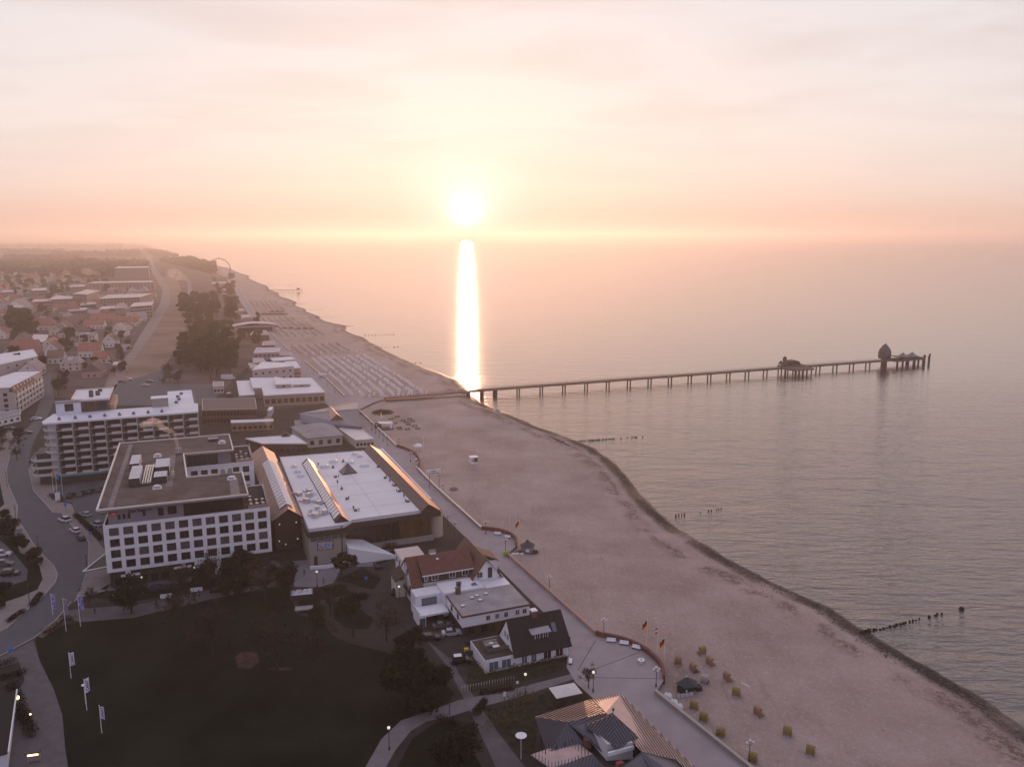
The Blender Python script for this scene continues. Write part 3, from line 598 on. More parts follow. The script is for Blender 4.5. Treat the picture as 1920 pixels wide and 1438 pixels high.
MB().lathe((37.0, 9.5), [(2.2, 0), (2.2, 7.6), (2.0, 7.6), (2.0, 7.2)], 24).build('round_tower', mat('beige_tower', (.42, .34, .29), .9), hall)
# white ramp wall left of centre
MB().prism([(9.7, -2.2), (22, -3.0), (22, -2.6), (9.7, -1.8)], 0, [4.6, .9, .9, 4.6]).build('ramp_wall', W_white, hall)
MB().prism([(9.7, -1.8), (22, -2.6), (15, 5.5), (9.7, 5.5)], 0, [4.5, .8, 3.4, 4.4]).build('ramp_deck', W_white, hall)
cube('door', T_dark, hall, 10.4, 11.9, -2.32, -2.2, 0, 2.5)
for x in (1.0, 8.7): cube('door', T_dark, hall, x, x+.9, .2, .299, .2, 2.7)
MB().prism([(-.3, -1.6), (4, -2.6), (8.5, -1.8), (8.5, -1.3), (4, -2.1), (-.3, -1.1)], 0, .8).build('front_ledge', W_white, hall)
MB().box(8.2, 8.45, -.6, -.3, 0, 10.3).build('corner_post', T_dark, hall)
pic = thing('mosaic_picture', 'framed colourful mosaic picture on the beige hall front', 'picture', hall.location+Matrix.Rotation(math.radians(22.5), 3, 'Z') @ Vector((4.1, .25, 4.1)), math.radians(22.5))
cube('frame', T_dark, pic, -2.1, 2.1, -.12, 0, 0, 2.4)
pm = mat('mosaic', (.3, .3, .45)); _t = pm.node_tree; _v = _t.nodes.new('ShaderNodeTexVoronoi'); _v.inputs['Scale'].default_value = 2.4
_g = _t.nodes.new('ShaderNodeNewGeometry'); _t.links.new(_g.outputs['Position'], _v.inputs['Vector']); _r = _t.nodes.new('ShaderNodeValToRGB'); _r.color_ramp.interpolation = 'CONSTANT'
_e = _r.color_ramp.elements; _e[0].color = (.35, .35, .5, 1); _e[1].position = .3; _e[1].color = (.06, .12, .45, 1)
for q, c in ((.45, (.5, .12, .05)), (.6, (.45, .42, .4)), (.75, (.05, .3, .55)), (.88, (.5, .3, .08))): e_ = _e.new(q); e_.color = (*c, 1)
_s = _t.nodes.new('ShaderNodeSeparateColor'); _t.links.new(_v.outputs['Color'], _s.inputs[0]); _t.links.new(_s.outputs[0], _r.inputs[0]); _t.links.new(_r.outputs[0], _t.nodes['Principled BSDF'].inputs['Base Color'])
cube('mosaic_panel', pm, pic, -1.95, 1.95, -.16, -.121, .15, 2.25)
# things standing on the hall roof
def hw(x, y, z=10.21): return hall.location+Matrix.Rotation(math.radians(22.5), 3, 'Z') @ Vector((x, y, z))
DL = ['pale skylight dome at the rear middle of the hall roof', 'pale skylight dome just right of the glazed ridge', 'pale skylight dome behind the glass pyramid', 'pale skylight dome right of the glass pyramid, near the orange ridge', 'rear pale dome left of the glazed ridge', 'third dome from the back, left of the glazed ridge', 'fourth dome from the back, left of the glazed ridge', 'white dome beside the metal ducts on the left roof strip', 'white dome touching the duct cluster, left roof strip', 'foremost white dome on the left roof strip', 'small dome at the far right corner of the hall roof', 'small dome second from the far right corner of the hall roof']
for lab, (x, y) in zip(DL, ((17.4, 62), (13.6, 57), (22.1, 58.5), (26, 53), (4.3, 60.7), (4.5, 54.3), (4.7, 48.9), (4.8, 33.5), (5.4, 29.1), (6.3, 11.7), (25.8, 68.5), (26.9, 65))):
    d = thing('skylight_dome', lab, 'skylight', hw(x, y)); r_ = 1.0 if x < 8 or y > 64 else 1.5
    MB().lathe((0, 0), [(r_+.15, 0), (r_+.15, .3), (r_, .35)], 16).build('kerb', T_white, d)
    MB().lathe((0, 0), [(r_, .35), (r_*.93, .55), (r_*.7, .8), (r_*.35, .95), (.02, 1.0)], 16).build('dome', mat('acrylic', (.62, .60, .62), .2), d, True)
py = thing('glass_pyramid', 'small glass pyramid on the white hall roof', 'skylight', hw(19.6, 48), math.radians(30))
MB().add([(-2.1, -2.1, .3), (2.1, -2.1, .3), (2.1, 2.1, .3), (-2.1, 2.1, .3), (0, 0, 3.0)], [(0, 1, 4), (1, 2, 4), (2, 3, 4), (3, 0, 4), (3, 2, 1, 0)]).build('glazing', mat('pyramid_glass', (.12, .10, .10), .2), py)
b = MB().box(-2.3, 2.3, -2.3, 2.3, 0, .3)
for sx, sy in ((-1, -1), (1, -1), (1, 1), (-1, 1), (0, -1), (-1, 0)): b.tube((sx*2.1, sy*2.1, .3), (0, 0, 3.03), .07, n=5)
b.build('frame', R_brown, py)
random.seed(3)
VG = [('grey vent pipe group near the front left strip of the hall roof', [(1.5+random.random()*5, 8+random.random()*26) for _ in range(22)], 'vents on the left strip of the hall roof'),
      ('small dark vent on the main white hall roof', [(13.5+random.random()*1.5, y) for y in (10, 12, 21, 31, 38, 44)]+[(29+random.random(), y) for y in (12, 17, 22, 28, 33, 37, 50)]+[(12, 60), (16, 55), (20.5, 61)], 'small vents on the main hall roof')]
for lab, ps, gr in VG:
    for i, (x, y) in enumerate(ps):
        v = MB()
        if i % 3 == 0 and 'left' in gr: v.box(-.9, .9, -.6, .6, 0, .9+.5*random.random()).tube((.9, 0, .4), (2.6, .3, .4), .25, n=7)
        elif i % 3 == 1: v.lathe((0, 0), [(.2, 0), (.2, .5), (.35, .6), (.3, .8)], 8)
        else: v.box(-.45, .45, -.35, .35, 0, .5).lathe((.9, 0), [(.12, 0), (.12, .7), (.25, .72)], 7)
        o_ = v.build('roof_vent', X_metal if 'left' in gr else mat('vent_dark', (.12, .10, .10))); o_.location = hw(x, y); o_.rotation_euler[2] = random.random()*3
        tag(o_, 'small metal vent on the narrow left strip of the white hall roof' if 'left' in gr else lab, 'roof vent', gr)
# sea terrace: walls, pool, posts
ter = thing('pool_terrace', 'white-walled outdoor pool terrace between the hall and the promenade', 'terrace', hall.location, math.radians(22.5))
MB().box(40.6, 41.3, 27, 92, 0, 5.2).build('sea_side_wall', W_white, ter); MB().box(28, 40.6, 91, 91.6, 0, 5.2).build('end_wall', W_white, ter)
MB().box(35.3, 40.6, 46, 46.5, 0, 5.2).build('cross_wall', W_white, ter); MB().box(35.3, 40.6, 46.5, 91, 0, 2.6).build('deck', mat('deck_grey', (.27, .24, .25), .8, vary=.1), ter)
MB().lathe((37.9, 82), [(2.5, 2.6), (2.5, 3.7), (2.1, 3.7), (2.1, 3.3)], 24).build('round_pool', W_white, ter)
MB().lathe((37.9, 82), [(2.08, 3.45), (2.0, 3.46)], 24).build('pool_water', mat('pool_water', (.10, .14, .18), .1), ter)
for i in range(6): cube('sun_deck_bench', T_white, ter, 36, 40, 60+i*2.2, 61+i*2.2, 2.62, 3.3)
sg = thing('sign_board', 'white sign board on tall posts above the promenade', 'sign', P(815, 916), math.radians(22.5))
MB().tube((-1.8, 0, 0), (-1.8, 0, 5.1), .09).tube((1.6, 0, 0), (1.6, 0, 5.1), .09).build('post', mat('post_grey', (.10, .10, .13)), sg)
cube('board', T_white, sg, -2.9, 2.2, -.12, .12, 5.1, 6.8)
lm = MB().lathe((0, 0), [(.28, 0), (.28, .05)], 12).build('emblem', T_dark, sg); lm.rotation_euler = (HP, 0, 0); lm.location = (-.4, -.12, 6.3)
for x0, x1, z in ((-1.5, -.9, 6.25), (0, .6, 6.25), (-2.4, 1.7, 5.45)): cube('lettering_line', T_dark, sg, x0, x1, -.15, -.121, z, z+.22)
# ---- arcade between hotel and hall
arc = thing('arcade', 'dark covered arcade with a gabled copper roof and white ridge glazing', 'arcade', hall.location, math.radians(22.5))
MB().box(-7.2, -.6, 13.5, 82, 0, 9.7).build('hall', mat('arcade_dark', (.03, .02, .017), .7), arc)
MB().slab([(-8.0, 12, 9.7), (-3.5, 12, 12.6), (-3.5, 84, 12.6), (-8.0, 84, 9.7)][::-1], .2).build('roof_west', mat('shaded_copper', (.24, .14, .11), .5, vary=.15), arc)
MB().slab([(-3.5, 12, 12.6), (.4, 12, 9.7), (.4, 84, 9.7), (-3.5, 84, 12.6)][::-1], .2).build('roof_east', mat('sunlit_copper', (.42, .20, .13), .6), arc)  # same roof as the west slope; sunlight painted into this lighter orange
MB().add([(-7.6, 13.4, 9.6), (0, 13.4, 9.6), (-3.5, 13.4, 12.4)], [(0, 1, 2)]).add([(-7.6, 83, 9.6), (0, 83, 9.6), (-3.5, 83, 12.4)], [(0, 1, 2)]).build('gable', mat('arcade_dark', (.03, .02, .017)), arc)
for i in range(17):
    y = 15.5+i*2.85
    for sgn, nm in ((-1, 'ridge_pane'), (1, 'ridge_pane')):
        MB().slab([(-3.5+sgn*2.0, y, 11.75), (-3.5, y, 13.05), (-3.5, y+2.3, 13.05), (-3.5+sgn*2.0, y+2.3, 11.75)][::sgn], .08).build(nm, mat('ridge_glass', (.70, .66, .66), .85), arc)
for x, y, z in ((-6.0, 12.8, 8.2), (-1.6, 12.8, 8.2), (-6.3, 12.9, 3.4), (-1.4, 12.9, 3.4), (-4.8, 11.5, 2.8)):
    l = thing('wall_lamp', 'small lit lamp %s' % {-6.0: 'high on the left of the arcade front', -1.6: 'high on the right of the arcade front', -6.3: 'low on the left of the arcade front', -1.4: 'low on the right of the arcade front', -4.8: 'in the middle of the arcade entrance'}[x], 'lamp', hw(x, y, z))
    MB().ball((0, 0, 0), .17).build('globe', LAMPW, l, True); MB().tube((0, 0, 0), (0, 1, .1), .03).build('bracket', T_dark, l)
# ================================================================= guest houses by the promenade
gh = thing('guest_house', 'white flat-roofed guest house with grey roof and maroon roof edge beside the promenade', 'guest house', (-21.7, 169.0, 0), math.radians(22))
MB().box(7.1, 22.2, -12.3, -1.6, 0, 2.4).build('ground_floor', W_dark, gh)
MB().box(6.8, 22.5, -12.6, -1.5, 2.4, 4.75).build('wall', W_white, gh)
MB().box(6.6, 22.7, -12.8, -1.4, 4.75, 5.05).build('fascia', mat('maroon_trim', (.10, .035, .035), .7), gh)
MB().box(6.85, 22.45, -12.55, -1.6, 5.05, 5.09).build('grey_roof', R_grey, gh)
MB().box(6.2, 16.3, -1.4, 4.6, 0, 5.3).box(.0, 6.2, .4, 4.6, 0, 5.0).build('rear_wall', W_white2, gh)
MB().box(16.3, 22.6, -1.4, 5.6, 0, 4.9).build('side_wing', W_white, gh)
MB().box(16.5, 22.4, -1.25, 5.4, 4.9, 4.94).build('white_roof', R_white, gh); MB().box(6.35, 16.15, -1.3, 4.5, 5.3, 5.34).build('white_roof', R_white, gh); MB().box(.15, 6.1, .5, 4.5, 5.0, 5.04).build('white_roof', R_white, gh)
parapet(MB(), [(6.3, -1.3), (16.25, -1.3), (16.25, 4.55), (6.3, 4.55)], .16, 5.3, 5.55).build('parapet', T_white, gh)
MB().box(-.6, 6.4, -4.6, .38, 2.3, 2.55).build('balcony_floor', W_white, gh)
MB().box(-.6, 1.0, -4.6, .4, 0, 2.3).build('porch', W_white, gh); window(gh, .2, -4.6, .2, 1.1, 1.8, name='door', gm=G_sky)
MB().box(-.6, -.45, -4.6, .3, 2.55, 3.5).box(-.6, 6.4, -4.62, -4.5, 2.55, 2.7).box(-.6, 6.4, -4.62, -4.5, 3.45, 3.5).box(1.9, 1.96, -4.6, -4.52, 2.7, 3.45).box(3.4, 3.46, -4.6, -4.52, 2.7, 3.45).build('balustrade', T_white, gh)
window(gh, 3.2, .399, 2.65, 3.4, 1.6, gm=G_sky, mull=2)
for i in range(5): window(gh, (13.0, 15.1, 17.2, 19.9, 21.6)[i]-.3, -12.601, 3.1, .85, 1.1, fm=T_white, gm=G_sky if i % 2 else G_dark)
for y in (-9.6, -5.2): window(gh, 6.799, y, 3.1, .8, 1.1, -HP)
for x in (9, 12, 15, 18.4, 20.6): window(gh, x, -12.301, .4, 1.4, 1.6, name='shop_window', gm=G_warm if x == 15 else G_dark)
def gl(x, y, z): return gh.location+Matrix.Rotation(math.radians(22), 3, 'Z') @ Vector((x, y, z))
for lab, x, y in (('left of three square white hatches on the grey guest house roof', 11.6, -5.2), ('middle white hatch on the grey guest house roof', 13.0, -4.6), ('right white hatch on the grey guest house roof', 15.2, -4.4), ('white hatch nearest the street on the grey guest house roof', 12.9, -7.0), ('small vent at the left edge of the grey guest house roof', 8.4, -8.2)):
    o_ = thing('roof_hatch', lab, 'hatch', gl(x, y, 5.09), math.radians(22)); cube('kerb', T_dark, o_, -.45, .45, -.35, .35, 0, .15); cube('lid', T_white, o_, -.4, .4, -.3, .3, .15, .32)
def stack(lab, loc, rz, m=W_brick, h=1.3, w=.5):
    o_ = thing('chimney_stack', lab, 'chimney', loc, rz); cube('shaft', m, o_, -w, w, -w*.8, w*.8, -.6, h); cube('cap', T_dark, o_, -w-.12, w+.12, -w*.8-.12, w*.8+.12, h, h+.12)
stack('brown brick chimney at the corner between the grey and white guest house roofs', gl(9.4, -1.8, 5.1), math.radians(22))
stack('round-shouldered dark chimney on the white guest house roof', gl(10.6, 1.4, 5.34), math.radians(22), mat('soot', (.05, .04, .045)), .9, .45)
o_ = thing('glass_pyramid', 'tiny glass pyramid rooflight on the white guest house roof', 'skylight', gl(14.2, .6, 5.34), math.radians(22)); MB().add([(-.7, -.6, .2), (.7, -.6, .2), (.7, .6, .2), (-.7, .6, .2), (0, 0, .8)], [(0, 1, 4), (1, 2, 4), (2, 3, 4), (3, 0, 4)]).build('glazing', G_sky, o_); cube('kerb', T_white, o_, -.8, .8, -.7, .7, 0, .2)
# red tiled house behind (same axes)
rh = thing('tiled_house', 'big old house with brown-red tiled roof and a tall cross gable next to the promenade', 'house', (-21.7, 169.0, 0), math.radians(22))
MB().prism([(.9, 5.6), (15.4, 5.6), (15.4, 16.2), (.9, 16.2)], 0, 5.3).build('wall', W_cream, rh)
MB().add([(.9, 5.6, 5.3), (.9, 16.2, 5.3), (.9, 11, 10.0), (1.1, 5.6, 5.3), (1.1, 16.2, 5.3), (1.1, 11, 10.0)], [(0, 1, 2), (5, 4, 3), (0, 2, 5, 3), (1, 4, 5, 2), (0, 3, 4, 1)]).build('west_gable', W_white, rh)
MB().slab([(.4, 5.0, 5.0), (3.2, 5.0, 5.0), (3.2, 11, 10.3), (.4, 11, 10.3)], .2).slab([(.4, 11, 10.3), (16.4, 11, 10.3), (16.4, 16.9, 5.0), (.4, 16.9, 5.0)], .2).slab([(3.2, 5.7, 7.35), (16.2, 5.7, 7.35), (16.2, 11, 10.3), (3.2, 11, 10.3)], .2).build('roof', R_red, rh)
MB().box(3.4, 15.6, 6.1, 9, 5.3, 7.2).build('dormer_wall', W_dark, rh)
for x, w in ((4.2, .7), (6.3, 1.4), (10.6, 1.4), (13.8, 1.4)): window(rh, x, 6.099, 5.75, w, 1.15, fm=T_white)
MB().box(3.1, 15.8, 5.55, 5.69, 7.1, 7.32).build('gutter', T_white, rh)
# cross gable, ridge running towards the viewer
MB().prism([(14.8, 3.6), (21.6, 3.6), (21.6, 18.4), (14.8, 18.4)], 0, 5.4).build('cross_wing_wall', W_white, rh)
MB().add([(14.8, 3.6, 5.4), (21.6, 3.6, 5.4), (18.2, 3.6, 9.8), (14.8, 3.8, 5.4), (21.6, 3.8, 5.4), (18.2, 3.8, 9.8)], [(0, 1, 2), (5, 4, 3), (0, 2, 5, 3), (1, 4, 5, 2)]).build('front_gable', W_white, rh)
MB().slab([(13.9, 3.0, 4.6), (18.2, 3.0, 10.15), (18.2, 19.2, 10.15), (13.9, 19.2, 4.6)][::-1], .2).slab([(18.2, 3.0, 10.15), (22.5, 3.0, 4.9), (22.5, 12, 4.9), (22.9, 19.2, 4.9), (18.2, 19.2, 10.15)][::-1], .2).build('cross_roof', mat('umber_tiles', (.11, .05, .033), .75, vary=.25, scale=1), rh)
MB().slab([(20.2, 12.5, 7.6), (25.0, 12.5, 5.2), (25.0, 18.5, 5.2), (20.2, 18.5, 7.6)][::-1], .18).build('side_dormer_roof', R_red, rh); cube('side_dormer', W_white, rh, 21.2, 24.6, 12.8, 18.2, 0, 5.3)
window(rh, 16.6, 3.599, 5.6, 1.3, 1.3, fm=T_white); window(rh, 19.2, 3.599, 5.3, .9, 2.4, name='balcony_door')
MB().prism([(.6, 12.6), (6.3, 12.6), (6.3, 21.5), (.6, 21.5)], 0, 8.1).build('flat_wing', W_white2, rh); MB().prism([(.4, 12.4), (6.5, 12.4), (6.5, 21.7), (.4, 21.7)], 8.1, 8.35).build('flat_roof', mat('pink_membrane', (.50, .40, .38), .6), rh)
window(rh, .599, 17, 6.0, .7, 1.1, -HP); window(rh, .599, 19.8, 6.0, .7, 1.1, -HP)
MB().slab([(-1.9, 11.6, 4.2), (.55, 11.6, 5.8), (.55, 17.5, 5.8), (-1.9, 17.5, 4.2)][::-1], .15).build('lean_to_roof', R_brown, rh); cube('lean_to', W_cream, rh, -1.6, .59, 12, 17.2, 0, 4.2)
for y in (8.2, 11.0, 13.2): window(rh, .899, y, 2.9 if y != 11 else 5.9, .8, 1.3, -HP); 
MB().box(.2, .88, 6.6, 12.0, 2.4, 2.6).box(.2, .28, 6.6, 12.0, 2.6, 3.4).build('wooden_balcony', R_brown, rh)
cube('rooflight', T_white, rh, 7.6, 8.2, 9.0, 9.7, 9.35, 9.55)
stack('low pale chimney on the ridge of the big tiled house', gl(7.3, 11.2, 10.3), math.radians(22), T_white, .5, .7)
# dark gabled house
dg = thing('gabled_house', 'white house under a steep nearly black roof with one dormer, beside the plaza', 'house', (-5.4, 145.6, 0), math.radians(22))
MB().box(0, 18.4, 0, 8.6, 0, 2.75).build('wall', W_white2, dg)
MB().add([(6.4, 0, 2.75), (6.4, 8.6, 2.75), (6.4, 4.4, 8.0), (6.6, 0, 2.75), (6.6, 8.6, 2.75), (6.6, 4.4, 8.0), (18.1, 0, 2.75), (18.1, 8.6, 2.75), (18.1, 4.4, 8), (18.3, 0, 2.75), (18.3, 8.6, 2.75), (18.3, 4.4, 8)], [(0, 1, 2), (5, 4, 3), (0, 2, 5, 3), (1, 4, 5, 2), (6, 7, 8), (11, 10, 9), (6, 8, 11, 9), (7, 10, 11, 8)]).build('gable_wall', W_white, dg)
MB().slab([(6.0, -.6, 2.5), (18.9, -.6, 2.5), (18.6, 4.4, 8.35), (6.3, 4.4, 8.35)], .2).slab([(6.3, 4.4, 8.35), (18.6, 4.4, 8.35), (18.9, 9.2, 2.5), (6.0, 9.2, 2.5)], .2).build('roof', R_thatch, dg)
d_ = MB().box(10.8, 14.6, 1.2, 3.6, 4.0, 5.7).build('dormer', W_dark, dg); MB().slab([(10.5, .9, 5.75), (14.9, .9, 5.75), (14.9, 3.6, 6.5), (10.5, 3.6, 6.5)], .12).build('roof', R_zinc, d_); window(dg, 11.9, 1.199, 4.4, .95, 1.1, fm=T_white); window(dg, 13.7, 1.199, 4.4, .95, 1.1, fm=T_white)
MB().slab([(15.6, 1.6, 5.15), (16.5, 1.6, 5.15), (16.5, 2.8, 6.55), (15.6, 2.8, 6.55)], .05).build('rooflight', G_sky, dg)
MB().box(11.9, 13.0, 3.9, 5.1, 7, 9.1).build('chimney', W_brick, dg); MB().box(11.8, 13.1, 3.8, 5.2, 9.1, 9.3).build('chimney_cap', T_white, dg)
for x, w, g_ in ((1.9, 1.9, G_sky), (4.6, 1.9, G_sky), (8.5, 1.1, G_sky), (10.6, 1.1, G_sky), (13.6, 1.6, G_dark), (16.3, 1.6, G_dark)): window(dg, x, -.001, .45, w, 1.75, gm=g_, fm=T_white)
for y in (3.6, 5.0): window(dg, 6.399, y, 4.2, .8, 1.3, -HP, fm=T_white)
MB().box(.15, 6.35, .15, 8.4, 2.76, 2.8).build('roof_terrace', R_brown, dg)
MB().box(1.6, 6.2, 2.6, 2.68, 2.8, 3.6).box(1.6, 1.68, 2.6, 7.6, 2.8, 3.6).build('terrace_screen', mat('grey_wood', (.13, .11, .105), .9), dg)
def dl(x, y, z): return dg.location+Matrix.Rotation(math.radians(22), 3, 'Z') @ Vector((x, y, z))
so_ = thing('garden_sofa', 'beige corner sofa with a white table on the roof terrace', 'sofa', dl(3.3, 5.2, 2.8), math.radians(22)); cube('seat', mat('beige_cloth', (.30, .26, .23)), so_, -1.4, 1.4, -.5, .5, .1, .45); cube('backrest', mat('beige_cloth', (.3, .26, .23)), so_, -1.4, 1.4, .5, .7, .1, .85); cube('cushion', T_white, so_, -.4, .4, -.3, .3, .46, .6)
tt_ = thing('garden_table', 'low white square table on the roof terrace', 'table', dl(3.9, 3.9, 2.8), math.radians(22)); cube('table_top', T_white, tt_, -.7, .7, -.45, .45, .35, .42); cube('leg', T_dark, tt_, -.5, .5, -.3, .3, 0, .35)
# ================================================================= hipped pavilion with standing-seam roofs
hp_ = thing('pavilion', 'restaurant pavilion with many hipped standing-seam metal roofs at the bottom of the picture', 'restaurant', (3.7, 115.4, 0), math.radians(22))
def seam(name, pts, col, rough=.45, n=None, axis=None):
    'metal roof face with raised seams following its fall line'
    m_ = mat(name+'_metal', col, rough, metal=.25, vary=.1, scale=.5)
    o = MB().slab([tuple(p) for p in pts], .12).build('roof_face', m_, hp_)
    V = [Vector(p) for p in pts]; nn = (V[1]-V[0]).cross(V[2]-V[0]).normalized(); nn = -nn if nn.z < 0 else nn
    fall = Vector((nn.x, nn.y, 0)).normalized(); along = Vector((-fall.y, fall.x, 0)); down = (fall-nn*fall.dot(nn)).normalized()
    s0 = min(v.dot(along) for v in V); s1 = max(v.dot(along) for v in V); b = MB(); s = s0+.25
    while s < s1:
        hits = []
        for i in range(len(V)):
            a_, c_ = V[i], V[(i+1) % len(V)]; da, dc = a_.dot(along)-s, c_.dot(along)-s
            if da*dc < 0: hits.append(a_+(c_-a_)*(da/(da-dc)))
        if len(hits) >= 2:
            hits.sort(key=lambda q: q.z); p0, p1 = hits[0]+nn*.06, hits[-1]+nn*.06
            if (p1-p0).length > .3: b.tube(p0, p1, .075, n=4)
        s += .52
    b.build('roof_seam', mat('seam_dark', (.05, .042, .045), .6), o)
c1, c2, cd = (.52, .29, .22), (.46, .32, .29), (.085, .082, .105)  # one metal: sun put into the reddish colours, shade into the dark one
RA, RB = (13.3, 1.2, 7.0), (13.6, -10.0, 7.0)
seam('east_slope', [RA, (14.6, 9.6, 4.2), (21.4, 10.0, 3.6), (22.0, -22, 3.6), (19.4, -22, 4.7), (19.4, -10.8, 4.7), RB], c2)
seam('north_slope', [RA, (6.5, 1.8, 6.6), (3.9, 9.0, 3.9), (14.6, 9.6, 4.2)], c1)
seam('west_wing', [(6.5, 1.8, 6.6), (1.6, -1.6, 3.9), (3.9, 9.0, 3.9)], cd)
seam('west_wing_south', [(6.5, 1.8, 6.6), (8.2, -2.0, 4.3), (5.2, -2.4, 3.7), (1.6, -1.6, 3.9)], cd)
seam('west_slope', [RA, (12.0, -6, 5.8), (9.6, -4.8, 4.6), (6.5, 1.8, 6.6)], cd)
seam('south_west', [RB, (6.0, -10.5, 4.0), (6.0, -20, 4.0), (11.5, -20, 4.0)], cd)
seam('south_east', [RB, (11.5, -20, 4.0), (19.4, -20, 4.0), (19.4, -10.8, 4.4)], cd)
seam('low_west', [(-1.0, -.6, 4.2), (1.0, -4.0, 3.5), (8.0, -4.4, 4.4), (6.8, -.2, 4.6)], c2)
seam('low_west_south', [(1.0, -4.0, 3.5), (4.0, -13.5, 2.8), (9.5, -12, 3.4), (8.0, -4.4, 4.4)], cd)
MB().prism([(4.6, 8.4), (20.6, 9.2), (20.9, -21), (6.6, -21), (6.4, -3), (2.4, -1.2)], 0, 3.7).build('wall', W_dark, hp_)
MB().prism([(9.4, -.6), (14.2, -1.4), (13.6, -7.4), (9.6, -6.2)], 4.0, 6.9).build('lantern_wall', mat('lantern_white', (.52, .50, .52), .6), hp_)
K = (12.6, -2.6, 9.1); k1, k2, k3, k4 = (8.6, -.4, 6.8), (14.3, .8, 6.9), (15.0, -6.6, 6.9), (10.4, -7.6, 6.8)
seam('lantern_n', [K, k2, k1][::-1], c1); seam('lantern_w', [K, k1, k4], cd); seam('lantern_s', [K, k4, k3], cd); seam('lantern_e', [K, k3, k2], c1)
cube('white_band', T_white, hp_, 9.0, 13.6, -7.75, -7.45, 5.9, 6.5)
MB().tube(K, (K[0], K[1], 10.3), .06).ball((K[0], K[1], 10.0), .22).build('finial', T_dark, hp_)
for i, (x, y) in enumerate(((1.2, -1.4), (3.2, -1.2), (4.8, -1.0), (6.3, -.8))): MB().tube((x, y, 4.2), (x, y, 5.2), .09, n=6).build('vent_pipe', T_dark, hp_)
cube('chimney', W_brick, hp_, 7.7, 8.7, -2.6, -1.7, 4, 5.6); cube('red_hatch', mat('red_cover', (.28, .05, .05)), hp_, 9.8, 10.9, -9.4, -8.6, 4.6, 5.4)
MB().lathe((-.6, 4.4), [(.9, 4.3), (.95, 4.35)], 16).tube((-.6, 4.4, 0), (-.6, 4.4, 4.3), .06).build('round_light', T_white, hp_)
um = thing('sun_shade', 'large square white sunshade on the terrace behind the pavilion', 'parasol', P(1060, 1318), math.radians(20))
MB().add([(-2.6, -1.9, 2.6), (2.6, -1.9, 2.6), (2.6, 1.9, 2.6), (-2.6, 1.9, 2.6), (0, 0, 3.3)], [(0, 1, 4), (1, 2, 4), (2, 3, 4), (3, 0, 4)]).build('canopy', mat('canvas', (.62, .57, .53), .9), um); MB().tube((0, 0, 0), (0, 0, 3.3), .06).build('pole', T_dark, um)
# ================================================================= long apartment block
ap = thing('apartment_block', 'long seven-storey apartment block with rows of pale balconies and a white roof', 'apartment block', (-157.5, 268.4, 0), math.radians(22.9))
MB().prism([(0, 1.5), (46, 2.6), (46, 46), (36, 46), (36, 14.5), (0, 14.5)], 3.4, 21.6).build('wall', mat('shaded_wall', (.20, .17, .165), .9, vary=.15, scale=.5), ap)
MB().prism([(-.2, .3), (46, 1.4), (46, 14), (-6, 14), (-6.5, 3)], 0, 3.3).build('shop_floor', W_dark, ap)
MB().prism([(-3.4, .6), (46.2, 1.0), (46.6, 16), (45.2, 17), (45.0, 47), (35.8, 47), (35.8, 16), (-2.2, 16.5), (-4.2, 4)], 21.6, 22.15).build('roof_slab', W_white, ap)
MB().sheet([(-3.0, .9), (45.9, 1.3), (46.3, 15.8), (44.9, 16.8), (44.7, 46.7), (36.1, 46.7), (36.1, 15.7), (-2, 16.2), (-3.8, 4)], 22.17).build('roof_membrane', mat('lilac_membrane', (.62, .61, .68), .5, vary=.1, scale=.15), ap)
cube('shop_canopy', mat('turquoise_band', (.06, .20, .23), .6, vary=.5, scale=.3), ap, .2, 22, -.6, .28, 2.9, 3.5); cube('shop_canopy', mat('violet_band', (.32, .30, .40), .6), ap, 22.1, 46, -.2, .9, 2.9, 3.5)
_bl = None; pitch = 2.6
for fl in range(7):
    z = 3.5+fl*pitch
    for i in range(9):
        x0 = .3+i*5.1; y0 = .05*i+(0 if fl < 6 else 0)
        if _bl is None: _bl = MB().box(0, 4.9, 0, 1.5, 0, .14).box(1.7, 4.9, -.12, 0, -.05, .95).build('balcony', mat('balcony_pale', (.50, .45, .44), .8, vary=.06), ap); o = _bl
        else: o = _bl.copy(); COL.objects.link(o)
        o.parent = ap; o.location = (x0, y0, z)
        w_ = window(ap, x0+2.6, y0+1.48, z+.16, 3.9, 2.1, mull=3, sub=False)
    cube('balcony_run', mat('balcony_dark', (.10, .07, .065), .8), ap, .2, 46, .3, .36, z+.2, z+.75)
for i in range(10): cube('partition', mat('balcony_pale', (.5, .45, .44)), ap, .1+i*5.1, .28+i*5.1, -.1+.05*i, 1.6, 3.4, 21.6)
for fl in range(7):     # rounded left end
    z = 3.5+fl*pitch; wdt = 3.6 if fl > 2 else 8.2
    MB().prism([(-wdt+1.2, .3), (0, -.1), (0, 10), (-wdt, 12), (-wdt-.2, 2.4)], z, z+.16).build('terrace_slab', mat('balcony_pale', (.5, .45, .44)), ap)
    parapet(MB(), [(-wdt+1.2, .3), (-.1, -.1), (-.1, 10), (-wdt, 12), (-wdt-.2, 2.4)], .14, z+.162, z+.95).build('terrace_parapet', mat('balcony_pale', (.5, .45, .44)), ap)
MB().box(-2.4, 0, 2.4, 13.5, 3.4, 21.6).build('end_wall', W_white2, ap); MB().box(-7, -2.4, 4, 13.5, 3.3, 10.8).build('low_wing', W_dark, ap)
